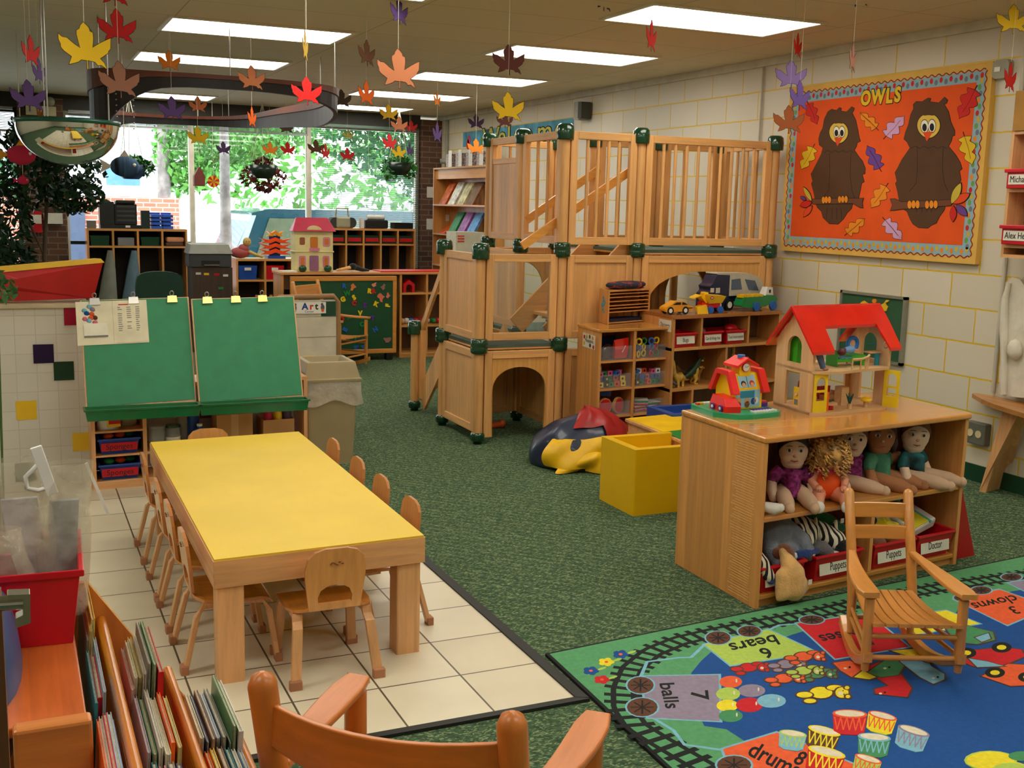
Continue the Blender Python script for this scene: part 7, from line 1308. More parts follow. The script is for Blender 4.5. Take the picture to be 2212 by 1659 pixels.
zig(1.19, mat('amber plastic', (240, 150, 30), .35), .09).build('top_ramp', t, wp=True); MB().box((2.53, 12.02, .926), (2.72, 12.2, .955), BLUE).build('base', t, wp=True); MB().box((2.56, 12.1, .95), (2.68, 12.14, 1.17), TOYC['blue']).build('tower', t, wp=True)
# boombox and fax on the right lockers
t = thing('boombox', 'silver and dark grey boombox with its handle raised on the right lockers', 'radio', (3.7, 13.25, 1.236)); SLV = mat('silver plastic', (176, 172, 146), .35, .3)
for x in (3.60, 3.80): MB().cyl((x, 13.22, 1.30), (x, 13.36, 1.30), .065, mat('speaker dark', (60, 60, 52), .6), n=18).build('speaker', t, wp=True)
MB().box((3.61, 13.21, 1.237), (3.79, 13.36, 1.37), SLV).build('body', t, wp=True, bevel=.02); MB().tube([(3.62, 13.28, 1.37), (3.63, 13.28, 1.47), (3.77, 13.28, 1.47), (3.78, 13.28, 1.37)], .012, SLV, 8).build('handle', t, wp=True)
t = thing('fax_machine', 'black fax machine with a white paper roll on the right lockers', 'machine', (4.12, 13.25, 1.236)); MB().box((3.98, 13.22, 1.237), (4.27, 13.45, 1.34), BKP).build('body', t, wp=True, bevel=.015); MB().cyl((4.02, 13.3, 1.37), (4.24, 13.3, 1.37), .03, WHT).build('paper_roll', t, wp=True)
o = MB().box((3.92, 13.22, 1.237), (3.96, 13.3, 1.36), WHT).build('telephone'); tag(o, 'white telephone handset left of the black fax machine', 'telephone')
o = MB().box((4.36, 13.25, 1.237), (4.6, 13.42, 1.31), mat('black cloth', (20, 20, 22), .95)).build('black_bag'); tag(o, 'black bag at the right end of the right lockers', 'bag')
# office chair
t = thing('office_chair', 'dark green upholstered office chair behind the easels', 'chair', (1.05, 9.1, 0)); OG = mat('dark green upholstery', (22, 54, 40), .85)
MB().prism(smooth([(-.17, -.15), (.17, -.15), (.185, .05), (.15, .15), (-.15, .15), (-.185, .05)], 2), -.03, .03, OG, mx=TF(1.05, 9.02, .83)).build('backrest', t, wp=True, bevel=.02, seg=3); MB().prism(rect(.42, .4, .08), .42, .49, OG, mx=TU(1.05, 9.3, 0)).build('seat', t, wp=True, bevel=.02)
for s_ in (-1, 1): MB().tube([(1.05+s_*.2, 9.35, .5), (1.05+s_*.24, 9.3, .68), (1.05+s_*.22, 9.1, .70)], .02, BLK, 8).build('armrest', t, wp=True)
MB().cyl((1.05, 9.3, .08), (1.05, 9.3, .42), .025, BLK).build('column', t, wp=True)
for k in range(5): a = k*1.257; MB().bar((1.05, 9.3, .08), (1.05+.25*cos(a), 9.3+.25*sin(a), .05), .04, .03, BLK).cyl((1.05+.25*cos(a)-.012, 9.3+.25*sin(a), .025), (1.05+.25*cos(a)+.012, 9.3+.25*sin(a), .025), .025, BLK, n=12).build('star_leg', t, wp=True)
t = thing('small_chair', 'top rail of a small wooden chair between the right easel and the display shelf', 'chair', (2.45, 11.0, 0)); 
for x in (2.2, 2.34): MB().cyl((x, 11.0, 0), (x, 11.0, .62), .015, W_O['z']).build('post', t, wp=True)
MB().box((2.2, 10.99, .55), (2.34, 11.01, .60), W_O['x']).build('back_slat', t, wp=True)
# tall bookcase on the right wall with books
BX = WX-.24; bc_ = thing('bookcase', 'tall maple bookcase on the right wall with slanted picture books and magazine files on top', 'bookcase', (BX, 12.9, 0)); yA, yB = 13.42, 11.7
for y in (yA, yB): MB().box((BX, y, 0), (WX-.002, y+.02, 2.0), W_S['z']).build('side_panel', bc_, wp=True)
MB().box((WX-.02, yB+.021, 0), (WX-.002, yA-.001, 2.0), W_S['z']).build('back_panel', bc_, wp=True); MB().box((BX+.03, yB+.021, 1.86), (BX+.05, yA-.001, 2.0), W_S['y']).build('top_rail', bc_, wp=True); MB().box((BX, yB+.021, 1.98), (WX-.021, yA-.001, 2.0), W_S['y']).build('top_board', bc_, wp=True)
for z in (1.55, 1.19, .8, .4): MB().box((BX-.01, yB+.021, z-.02), (WX-.021, yA-.001, z), W_S['y']).build('shelf_board', bc_, wp=True)
bl = [('orange', (214, 96, 30)), ('white', (220, 216, 204)), ('cream pictured', (206, 196, 150)), ('brown', (120, 80, 50))], [('orange thin', (226, 84, 20)), ('green', (44, 140, 80)), ('pink and blue', (170, 100, 180)), ('sky blue', (90, 150, 214))]
for r_, (z, L_) in enumerate(zip((1.551, 1.191), bl)):
    for k, (nm_, c_) in enumerate(L_):
        y = 13.28-.30*k; h_ = .10 if nm_ == 'orange thin' else .27; t = thing('picture_book', '%s picture book leaning on the %s visible shelf of the wall bookcase' % (nm_, ('upper', 'lower')[r_]), 'book', (BX+.05, y, z))
        MB().loft([[(BX+.02, y, z), (BX+.05, y, z), (BX+.05, y-.22, z), (BX+.02, y-.22, z)], [(BX+.14, y-.06, z+h_), (BX+.17, y-.06, z+h_), (BX+.17, y-.28, z+h_), (BX+.14, y-.28, z+h_)]], mat('cover '+nm_, c_, .4, var=.25, vs=18), sm=False).build('cover', t, wp=True)
for k in range(4):
    t = thing('magazine_file', 'clear magazine file of papers on top of the wall bookcase, %s from the left' % ('first', 'second', 'third', 'fourth')[k], 'file', (BX+.1, 12.95-.32*k, 2.0)); y = 13.05-.33*k
    MB().box((BX+.02, y-.2, 2.001), (BX+.18, y, 2.16), mat('mixed papers', (150, 134, 130), .4, var=1.0, vs=60)).box((BX+.015, y-.21, 2.001), (BX+.0199, y-.1, 2.2), WHT).build('papers', t, wp=True)
t = thing('wall_poster', 'blue and pink poster on the wall just left of the tall bookcase', 'poster', (WX-.004, 13.7, 1.4)); MB().box((WX-.006, 13.5, .95), (WX-.001, 13.72, 1.6), mat('poster', (70, 100, 160), .7, var=.8, vs=5)).build('sheet', t, wp=True)
t = thing('carton', 'carton printed with a flag standing behind the loft by the wall bookcase', 'box', (4.6, 12.3, 0)); p = dp(1010, 515, 11.6); MB().box((p.x-.14, 11.6, 0), (p.x+.2, 11.9, p.z+.07), mat('pale carton', (196, 192, 170), .7)).build('carton_body', t, wp=True)
b = MB()
for k in range(3): b.box((p.x-.12, 11.594, p.z-.04+.03*k), (p.x-.04, 11.599, p.z-.028+.03*k), P_RD)
b.build('flag_print', t, wp=True)
for z, lab in ((1.63, 'upper white notice taped to the right brick pier'), (1.22, 'lower white notice taped to the right brick pier')): o = MB().box((4.97, BY-.126, z), (5.08, BY-.121, z+.14), PAPER).build('notice'); tag(o, lab, 'notice')
# ================================================================= FOREGROUND BOOK BROWSER, RED TUB, DOOR HANDLE
EY = 2.45; tiers = [(.125, .637), (.26, .50), (.40, .348)]; BRW = {a: wood('warm birch', (212, 128, 62), a, rough=.25, coat=.4) for a in 'xyz'}
bb = thing('book_browser', 'stepped wooden book browser full of picture books in the bottom left corner', 'bookcase', (.15, 2.1, 0)); YN = 1.25
MB().prism([(-.28, 0), (.435, 0), (.435, .25), (.12, .725), (-.28, .725)], 0, .018, BRW['z'], mx=TF(0, EY+.018, 0)).build('end_panel', bb, wp=True, bevel=.004)
MB().box((-.28, 1.84, .682), (.082, EY-.001, .70), wood('worn top', (206, 104, 44), 'y', rough=.22, coat=.6)).build('top_board', bb, wp=True, bevel=.003)
MB().box((-.03, 1.80, .60), (.088, 1.838, .712), BRW['x']).build('top_rail', bb, wp=True, bevel=.006)
MB().prism([(-.28, .3), (.30, .3), (.088, .59), (.088, .60), (-.28, .60)], 0, .02, BRW['z'], mx=TF(0, 1.80, 0)).build('near_panel', bb, wp=True)
for k, (x, z) in enumerate(tiers):
    MB().tube([(x+.02, EY-.002, z), (x+.025, YN, z)], .011, wood('dowel', (206, 122, 34), 'y', boards=False, rough=.25, coat=.5), 12).box((x+.012, YN, z-.21), (x+.028, EY-.002, z-.01), BRW['y']).build('tier_rail', bb, wp=True)
MB().box((-.1, YN, .12), (.33, EY, .14), BRW['y']).build('base_board', bb, wp=True)
random.seed(21)
PGM = mat('book pages', (206, 196, 166), .8, var=.3, vs=90, stretch=(40, 1, 1)); pal = {'teal': (30, 120, 130), 'red': (196, 20, 30), 'orange': (240, 96, 24), 'pale blue': (150, 176, 200), 'mustard': (196, 168, 60), 'pink': (206, 130, 140), 'green': (90, 140, 90), 'navy': (34, 60, 110), 'cream': (214, 206, 176), 'grey': (120, 124, 120), 'lilac': (176, 160, 190), 'dark green': (20, 70, 56), 'white': (218, 216, 206), 'brown': (120, 80, 56), 'yellow': (226, 190, 50)}
def book(x, y0_, wd_, th, ztop, h_, cn, lab, lean=0, pages=True):
    t = thing('picture_book', lab, 'book', (x, y0_, ztop-h_)); m = mat('bk '+cn, pal[cn], .4, var=.12, vs=12)
    def slab(xa, xb, za, zb, ya, yb, mm, nm): MB().loft([[(xa, ya, za), (xb, ya, za), (xb, yb, za), (xa, yb, za)], [(xa+lean, ya, zb), (xb+lean, ya, zb), (xb+lean, yb, zb), (xa+lean, yb, zb)]], mm, sm=False).build(nm, t, wp=True)
    c = min(.002, th*.2); slab(x, x+c, ztop-h_, ztop, y0_, y0_+wd_, m, 'cover'); slab(x+th-c, x+th, ztop-h_, ztop, y0_, y0_+wd_, m, 'cover'); slab(x+c, x+th-c, ztop-h_, ztop-.003, y0_+.002, y0_+wd_-.003, PGM, 'pages')
    if not pages: slab(x-.0005, x+th+.0005, ztop-h_, ztop+.0005, y0_-.002, y0_+.001, m, 'spine')
    return t
# tier 1 (nearest the top board)
T1 = [(.089, 1.90, .24, .006, .74, 'teal', 0), (.096, 1.93, .20, .014, .735, 'red', 0), (.113, 1.92, .26, .007, .75, 'pale blue', 1), (.094, 2.17, .25, .006, .75, 'grey', 1), (.103, 2.16, .27, .006, .77, 'mustard', 1), (.112, 2.2, .24, .010, .78, 'yellow', 1), (.089, 1.62, .26, .006, .72, 'orange', 0), (.097, 1.60, .30, .008, .715, 'white', 1), (.107, 1.62, .28, .009, .72, 'red', 0), (.118, 1.58, .32, .010, .72, 'pale blue', 1), (.127, 1.6, .28, .005, .715, 'lilac', 1)]
T2 = [(.165, 2.15, .22, .007, .60, 'pink', 1), (.174, 2.17, .2, .006, .615, 'cream', 1), (.182, 2.18, .22, .007, .61, 'mustard', 1), (.191, 2.17, .21, .006, .62, 'white', 1), (.199, 2.16, .23, .006, .645, 'grey', 1), (.207, 2.14, .24, .006, .65, 'green', 1), (.215, 2.12, .25, .008, .64, 'red', 0), (.168, 1.90, .24, .006, .59, 'lilac', 1), (.177, 1.9, .24, .008, .585, 'green', 1), (.188, 1.89, .25, .006, .60, 'white', 1), (.197, 1.88, .24, .009, .59, 'cream', 1), (.209, 1.90, .22, .006, .60, 'orange', 0), (.220, 1.9, .22, .007, .59, 'mustard', 1), (.172, 1.62, .26, .008, .58, 'teal', 0), (.184, 1.62, .25, .010, .575, 'pink', 1), (.198, 1.60, .27, .010, .58, 'grey', 1), (.212, 1.6, .27, .008, .575, 'navy', 1)]
T3 = [(.295, 2.16, .22, .008, .47, 'cream', 1), (.306, 2.15, .23, .006, .465, 'navy', 1), (.315, 2.14, .24, .008, .475, 'brown', 1), (.326, 2.15, .22, .007, .47, 'pale blue', 1), (.336, 2.14, .24, .008, .475, 'grey', 1), (.347, 2.13, .24, .006, .465, 'dark green', 1), (.356, 2.13, .26, .007, .50, 'green', 1), (.366, 2.12, .26, .008, .49, 'white', 0), (.30, 1.90, .24, .007, .45, 'orange', 0), (.31, 1.89, .25, .008, .455, 'yellow', 0), (.322, 1.88, .25, .010, .46, 'brown', 1), (.336, 1.88, .24, .008, .46, 'teal', 1), (.349, 1.88, .24, .007, .455, 'white', 0), (.361, 1.87, .24, .007, .455, 'pale blue', 0)]
tn = ['top tier', 'middle tier', 'lowest tier']; seen = {}
for k, T in enumerate((T1, T2, T3)):
    for i, (x, y, w_, th, zt_, cn, pg) in enumerate(T):
        place = 'far' if y > 2.1 else 'middle' if y > 1.8 else 'near'
        book(*((.086+(x-.089)*.62, y, w_, th*.7, zt_-.045) if k == 0 else (x, y, w_, th, zt_)), .2 if k == 0 else .19, cn, '%s %spicture book in the %s stack on the %s of the browser' % (cn, '' if th < .009 else 'thick ', place, tn[k]), lean=.012, pages=bool(pg))
# red tub with hanging bags
t = thing('red_tub', 'big red plastic tub of clear bags on top of the book browser', 'tub', (-.05, 2.3, .70)); RT = mat('bright red tub', (206, 14, 34), .3, coat=.3)
def tr(e, z, k=1): return [(-.20+e, 2.185+e*.6, z), (.095-e, 2.165+e*.6, z), (.105-e, 2.44-e, z), (-.20+e, 2.44-e, z)]
MB().loft([tr(.018, .7005), tr(.002, .835), tr(-.006, .835), tr(-.006, .848), tr(.004, .848), tr(.02, .71)], RT, sm=False).build('tub', t, wp=True, bevel=.004)
BAG = mat('clear bag plastic', (216, 206, 182), .12, alpha=.36, bump=1.2, bs=30, var=.2, coat=.5); WHP = mat('white handle plastic', (236, 236, 230), .3)
def hang_bag(xb, yb, xt, yt, w_, h_, lab, handle=True, hm=None, book_c=(140, 146, 154)):
    t = thing('hanging_bag', lab, 'bag', (xb, yb, .72)); z0_ = .72; z1_ = z0_+h_; R_ = []
    for k in range(8):
        f = k/7; cx = xb+(xt-xb)*f; cy = yb+(yt-yb)*f; z = z0_+(z1_-z0_)*f; d = .012+.022*sin(f*2.6)+.006*f; r_ = []
        for j in range(16): a = 2*pi*j/16; r_.append((cx+(w_/2*(1-.04*sin(f*9)))*cos(a)*(1+.04*sin(3*a+k)), cy+d*sin(a)*(1+.2*sin(5*a+k*2)), z))
        R_.append(r_)
    MB().loft(R_, BAG, caps=False).build('bag', t, wp=True)
    dx, dy = (xt-xb), (yt-yb)
    for k in range(3): MB().loft([[(xb-w_*.3, yb-.004+.006*k, z0_+.005), (xb+w_*.25, yb-.004+.006*k, z0_+.005), (xb+w_*.25, yb-.001+.006*k, z0_+.005), (xb-w_*.3, yb-.001+.006*k, z0_+.005)], [(xb+dx*.75-w_*.3, yb+dy*.75-.004+.006*k, z0_+h_*.75), (xb+dx*.75+w_*.25, yb+dy*.75-.004+.006*k, z0_+h_*.75), (xb+dx*.75+w_*.25, yb+dy*.75-.001+.006*k, z0_+h_*.75), (xb+dx*.75-w_*.3, yb+dy*.75-.001+.006*k, z0_+h_*.75)]], mat('booklet %d %d' % (book_c[0], k), tuple(min(255, c_+18*k) for c_ in book_c), .5, var=.3, vs=20), sm=False).build('booklet', t, wp=True)
    if handle:
        a, c_ = hm; a = Vector(a); c_ = Vector(c_); d = (c_-a); n_ = Vector((-.75, 0, -.35)).normalized()
        MB().bar(a, c_, .008, .022, WHP, up=n_).build('handle_bar', t, wp=True, bevel=.002)
        P = [a.lerp(c_, .30), a.lerp(c_, .38)+n_*.018, a.lerp(c_, .44)+n_*.036, a.lerp(c_, .66)+n_*.040, a.lerp(c_, .80)+n_*.022, a.lerp(c_, .84)]; MB().tube(P, .0045, WHP, 8).build('handle_loop', t, wp=True)
Yh = 2.30; h1a, h1b = dp(77, 965, Yh), dp(114, 1068, Yh)
hang_bag(.060, 2.28, .085, 2.33, .10, .30, 'clear bag of grey booklets with a white snap handle, rightmost in the red tub', True, (h1a, h1b))
h2a, h2b = dp(186, 1000, 2.36), dp(234, 1112, 2.36); t_ = MB().bar(h2a, h2b, .006, .006, WHP).build('bag_rail'); tag(t_, 'thin white rail edging the open side of the rightmost bag', 'rail')
hang_bag(.02, 2.30, -.01, 2.34, .12, .31, 'clear bag of grey and mauve booklets leaning left in the red tub', False, None, (186, 180, 190)); hang_bag(-.07, 2.33, -.10, 2.38, .12, .34, 'clear bag with a white cord at the left edge of the red tub', False, None, (196, 188, 170)); hang_bag(-.02, 2.21, -.07, 2.24, .13, .20, 'clear bag with a pink and red booklet at the front left of the tub', False, None, (150, 60, 80))
# door with a lever handle at the left edge
CHR = mat('chrome', (200, 200, 205), .12, 1)
dr = struct(MB().box((-.33, 1.24, .0), (-.028, 1.28, 2.0), mat('dark blue door', (44, 62, 100), .5)).box((-.028, 1.236, 0), (-.0225, 1.284, 1.03), wood('door edge', (110, 68, 40), 'z')).build('door_1')) if 0 else None
t = thing('lever_handle', 'chrome lever door handle sticking in at the left edge over the red tub', 'door handle', tuple(dp(-10, 1305, 1.3)))
p0, p1 = dp(-120, 1312, 1.3), dp(50, 1300, 1.3); MB().cyl(p0, p1, .0085, CHR, n=20).build('spindle', t, wp=True)
P = [dp(x, y, 1.3) for x, y in ((15, 1282), (65, 1280), (66, 1342), (33, 1353), (33, 1333), (50, 1325), (50, 1296), (15, 1298))]; MB().prism([(p.x, p.z) for p in P], -.014, .006, mat('brushed nickel', (170, 168, 150), .35, 1), mx=TF(0, 1.3, 0)).build('lever', t, wp=True, bevel=.001)
q0, q1 = dp(-300, 1400, 1.33), dp(4, 1330, 1.33); t2 = struct(MB().box((q0.x, 1.34, .0), (q1.x, 1.38, 1.09), wood('door edge', (110, 68, 40), 'z')).build('door_1'))
MB().box((p0.x-.02, 1.285, p0.z-.03), (p0.x, 1.338, p0.z+.03), CHR).build('lock_plate', t, wp=True)
p = dp(25, 1500, 2.0); o = MB().sph((p.x-.03, 2.1, p.z+.0), (.05, .2, .16), mat('blue ball vinyl', (60, 84, 130), .4), 18).build('blue_cushion'); tag(o, 'dark blue rounded cushion at the lower left edge beside the browser top', 'cushion')
# ================================================================= HANGING PAPER LEAVES
LP = [(715,185),(745,212),(765,235),(770,260),(795,270),(798,320),(790,390),(850,350),(905,320),(940,303),(935,400),(918,420),(912,440),(850,487),(880,520),(900,577),(850,545),(822,550),(800,522),(747,512),(748,585),(730,585),(732,513),(690,510),(675,525),(640,540),(585,555),(600,510),(610,485),(548,440),(525,410),(525,385),(510,350),(508,293),(545,322),(580,325),(640,375),(680,402),(665,345),(655,300),(655,262),(680,245),(688,218)]
LP = [((x-722)/432, (380-y)/432) for x, y in LP]
LC = {'red': (200, 26, 30), 'bright red': (232, 30, 26), 'yellow': (240, 194, 26), 'orange': (232, 128, 28), 'bright orange': (240, 104, 24), 'rust': (170, 88, 40), 'brown': (110, 72, 48), 'dark brown': (74, 54, 40), 'peach': (216, 132, 88), 'tan': (150, 100, 78), 'purple': (92, 66, 130), 'light purple': (148, 120, 186), 'plum': (60, 38, 72), 'mustard': (208, 160, 28), 'maroon': (104, 50, 44)}
STRG = mat('string', (214, 206, 180), .8, var=0); LBK = mat('leaf ink edge', (26, 20, 14), .8)
def leaf(px, py, wpx, cn, where, fs=1.0, tilt=0, up=None):
    """fs: how far it is turned (1 = face on, 0 = edge on)"""
    full = wpx/max(fs, .12); depth = up or min(.165*FPX/full, 12.9/_F.y*1.0)
    d = ray(px, py); c = Vector((0, 0, CH))+d*depth; S = full*depth/FPX
    view = atan2(d.x, d.y); yaw = -view+math.acos(min(1, fs)); t = thing('paper_maple_leaf', '%s paper maple leaf %s' % (cn, where), 'paper leaf', c)
    T = Matrix.Translation(c) @ Matrix.Rotation(yaw, 4, 'Z') @ Matrix.Rotation(tilt, 4, 'Y') @ Matrix(((1, 0, 0, 0), (0, 0, -1, 0), (0, 1, 0, 0), (0, 0, 0, 1)))
    P = [(x*S, y*S) for x, y in LP]; b = MB(); b.prism(P, -.0006, .0006, LBK, mx=T); b.prism(inset(P, .011*S), -.0012, .0012, mat('leaf '+cn, LC[cn], .75, var=.03), mx=T); b.build('leaf_shape', t, wp=True)
    MB().cyl(c+Vector((0, 0, S*.43)), (c.x, c.y, CZ-.001), .0009, STRG, n=4).build('string', t, wp=True)
for a in ((183,97,108,'yellow','largest of all, top left'),(252,55,80,'red','just right of the large yellow one, top left'),(245,-22,70,'red','cut by the top edge above the red one'),(66,108,36,'red','turned half sideways near the top left corner',.5),(84,152,27,'purple','turned sideways under the half-turned red one at left',.45),(60,205,73,'purple','above the emergency lamp box at left'),(257,170,86,'tan','hanging under the red one, over the dark hanging loop'),(365,130,48,'orange','in front of the second left ceiling light',1.0,0,6.9),(371,233,57,'purple','below the hanging loop, left of centre'),(427,225,39,'rust','right of the purple one under the hanging loop'),(427,292,45,'yellow','in front of the left window mullion'),(482,319,31,'plum','in front of the grey tree trunk'),(484,262,26,'red','half hidden behind the far rail of the hanging loop'),(543,167,58,'peach','left of the bright red one, over the loop'),(544,252,18,'bright orange','turned narrow beneath the peach one',.35),(659,97,12,'yellow','edge-on in front of the nearest left ceiling light',.16),(662,195,66,'bright red','at the right bend of the hanging loop'),(618,272,35,'dark brown','above the dark hanging planter'),(583,320,33,'orange','directly above the middle hanging planter'),(621,320,31,'bright red','right of the orange one above the middle planter'),(682,260,28,'red','just right of the tall pale mullion'),(682,317,36,'brown','crossing the tall pale mullion'),(703,326,18,'red','turned narrow, right of the brown one on the mullion',.45),(737,272,26,'rust','behind the yellow one, right window top'),(752,290,24,'yellow','overlapping the rust one, right window top'),(750,333,31,'red','lowest in the middle of the right window'),(737,212,43,'dark brown','below the farthest right-row ceiling light'),(792,113,36,'brown','left of the big peach one',.6),(791,200,35,'bright orange','beneath the brown one left of the big peach one',.6),(860,147,92,'peach','largest in the middle of the picture'),(862,22,38,'purple','at the top edge above the large peach one',.6),(839,242,40,'mustard','in front of the last right-row light'),(862,268,37,'peach','small one above the right hanging planter'),(888,272,28,'red','half behind the small peach one'),(841,305,31,'red','left above the right hanging planter',.8),(861,327,31,'yellow','touching the right hanging planter'),(944,213,15,'orange','turned narrow in front of the fourth right-row light',.4),(944,285,20,'purple','turned narrow by the corner junction box',.4),(885,322,14,'purple','narrow one at the right side of the right planter',.4),(1028,262,35,'plum','above the left end of the Welcome banner'),(1028,316,38,'orange','in front of the Welcome banner'),(1097,230,70,'yellow','large one above the loft corner'),(1090,258,36,'maroon','hidden behind the large yellow one above the loft'),(1098,128,70,'maroon','in front of the second right-row light'),(1407,75,22,'bright red','turned narrow under the nearest right-row light',.3),(1304,-8,38,'purple','cut by the top edge left of the nearest light',.6),(1847,-18,66,'plum','cut by the top edge above the owl board'),(1723,97,17,'bright red','turned narrow above the light purple one',.3),(1842,122,14,'tan','edge-on above the owl board',.2),(1708,160,66,'light purple','at the top left corner of the owl board'),(1727,205,42,'purple','turned, below the light purple one',.6),(1703,257,66,'rust','lowest at the left edge of the owl board'),(2188,40,68,'yellow','in the top right corner of the picture'),(2182,165,24,'bright red','curled one over the round wall box at far right',.35),(86,243,13,'orange','narrow one in front of the emergency lamp box',.25)): leaf(*a)
# ================================================================= HANGING LOOP, MIRROR DOME, LAMP BOX
DKW = mat('dark perforated metal', (24, 17, 16), .45, .1); WR = mat('reddish rim wood', (96, 46, 24), .5)
lp = thing('hanging_loop', 'large dark rounded loop with a wooden rim hung on rods from the ceiling at left', 'hanging ring', (1.3, 9.7, 2.4))
PTS = [(.56,7.65,.36,.0),(.85,7.55,.12,.0),(1.35,7.52,.085,0),(1.85,7.6,.10,0),(2.15,7.9,.16,0),(2.28,8.8,.20,.0),(2.2,9.8,.16,0),(2.1,10.8,.12,0),(1.8,11.3,.09,0),(1.3,11.4,.09,0),(1.0,11.2,.12,0),(.80,10.4,.3,0),(.66,9.0,.38,0),(.54,8.1,.40,0)]
def cr_(P, f):
    n = len(P); i = int(f) % n; t_ = f-int(f); p = [P[(i+k-1) % n] for k in range(4)]; return [.5*(2*p[1][j]+(p[2][j]-p[0][j])*t_+(2*p[0][j]-5*p[1][j]+4*p[2][j]-p[3][j])*t_**2+(3*p[1][j]-p[0][j]-3*p[2][j]+p[3][j])*t_**3) for j in range(4)]
C2 = [cr_(PTS, i*len(PTS)/84) for i in range(84)]; zt0 = 2.335
def ring(zf0, zf1, th, m, nm):
    R_ = []
    for i in range(85): p = C2[i % 84]; q = C2[(i+1) % 84]; d = Vector((q[0]-p[0], q[1]-p[1])).normalized(); n_ = Vector((-d.y, d.x))*th; a0, a1 = zt0-p[2]*zf0, zt0-p[2]*zf1; R_.append([(p[0]+n_.x, p[1]+n_.y, a1), (p[0]-n_.x, p[1]-n_.y, a1), (p[0]-n_.x, p[1]-n_.y, a0), (p[0]+n_.x, p[1]+n_.y, a0)])
    MB().loft(R_, m, sm=False, caps=False).build(nm, lp, wp=True)
ring(-.02, .30, .026, WR, 'wooden_rim'); ring(.301, 1, .015, DKW, 'dark_band')
random.seed(4)
for k, i in enumerate((0, 12, 24, 30, 45, 58, 66, 76)): p = C2[i]; MB().cyl((p[0], p[1], zt0), (p[0], p[1], CZ-.001), .004, STEEL, n=5).build('hanging_rod', lp, wp=True)
b = MB()
for r_ in range(7):
    for c_ in range(5): p = C2[(80+c_*2) % 84]; b.sph((p[0]+.02, p[1]+.0-.02, zt0-.15-.035*r_), (.008, .008, .006), STEEL, 5)
b.build('perforation', lp, wp=True)
Yd = 6.6; pa, pb2 = dp(30, 262, Yd), dp(258, 268, Yd); cx = (pa.x+pb2.x)/2; rd = (pb2.x-pa.x)/2; zd = (pa.z+pb2.z)/2; t = thing('mirror_dome', 'half-round chrome mirror dome with a dark green top hanging at upper left', 'mirror', (cx, Yd, zd))
MB().lathe([(rd*sin(a), -rd*.80*cos(a)) for a in [i*pi/2/16 for i in range(17)]], mat('mirror chrome', (225, 228, 228), .04, 1, var=0), (cx, Yd, zd-.012), 40).build('dome', t, wp=True); MB().lathe([(0, -.012), (rd*1.02, -.012), (rd*1.03, .012), (0, .014)], mat('dome green', (20, 84, 66), .3), (cx, Yd, zd), 40).build('top_plate', t, wp=True)
for k in range(3): a = k*2.1; MB().cyl((cx+rd*.8*cos(a), Yd+rd*.8*sin(a), zd+.012), (cx+rd*.8*cos(a), Yd+rd*.8*sin(a), CZ-.001), .004, STEEL, n=5).build('chain', t, wp=True)
p0 = dp(56, 248, 13.7); t = thing('emergency_light', 'beige emergency light box with two round lamps on the left brick pier', 'lamp', p0); MB().box((p0.x-.0, 13.64, p0.z-.0), (p0.x+.31, 13.77, p0.z+.1), mat('beige box', (196, 184, 146), .5)).build('box', t, wp=True)
for k in (.05, .25): MB().sph((p0.x+k, 13.68, p0.z+.155), (.055, .05, .055), mat('lamp lens', (150, 150, 130), .1), 14).build('lamp_head', t, wp=True)
# ================================================================= PLANTS AND HANGING THINGS BY THE WINDOW
def foliage(name, blobs, n, m, size, parent, seed=1):
    random.seed(seed); b = MB()
    for _ in range(n):
        c, r_ = random.choice(blobs); v = Vector([random.gauss(0, 1) for _ in range(3)]).normalized()*random.uniform(.35, 1)**.6; p = Vector(c)+Vector((v.x*r_[0], v.y*r_[1], v.z*r_[2])); a = Vector([random.gauss(0, 1) for _ in range(3)]).normalized(); q = a.cross(Vector([random.gauss(0, 1) for _ in range(3)])).normalized(); s_ = size*random.uniform(.6, 1.3)
        b.add([p-a*s_, p+q*s_*.45, p+a*s_, p-q*s_*.45], [(0, 1, 2, 3)], m)
    return b.build(name, parent, wp=True)
DLF = mat('backlit leaf', (30, 62, 30), .5, var=.3, vs=3); GLF = mat('green leaf', (50, 120, 40), .5, var=.3, vs=3); RLF = mat('reddish leaf', (110, 40, 36), .6, var=.4, vs=3)  # DLF: ficus green darkened for backlight, shade put into the colour
POT = mat('dark pot', (20, 44, 36), .3, coat=.3)
ft = thing('ficus_tree', 'tall ficus tree with leaf colour darkened for backlight in front of the left brick pier', 'plant', (.35, 11.0, 0))
foliage('foliage', [((.15, 11.0, 1.8), (.28, .3, .45)), ((.5, 11.0, 1.75), (.35, .3, .30)), ((.0, 11.0, 1.25), (.22, .3, .5)), ((.35, 11.0, 2.0), (.35, .3, .2)), ((.55, 11.0, 1.55), (.28, .3, .18)), ((.02, 11, .9), (.2, .2, .3))], 2600, DLF, .045, ft, 3)
MB().tube([(.3, 11, .3), (.28, 11, 1.0), (.35, 11, 1.9)], [.025, .02, .012], mat('bark', (84, 66, 50), .9), 8).tube([(.28, 11, 1.0), (.05, 11, 1.6)], [.014, .008], mat('bark', 0), 6).build('trunk', ft, wp=True); MB().lathe([(0, 0), (.16, 0), (.2, .32), (.17, .32), (.15, .28), (0, .28)], POT, (.3, 11, 0)).build('pot', ft, wp=True)
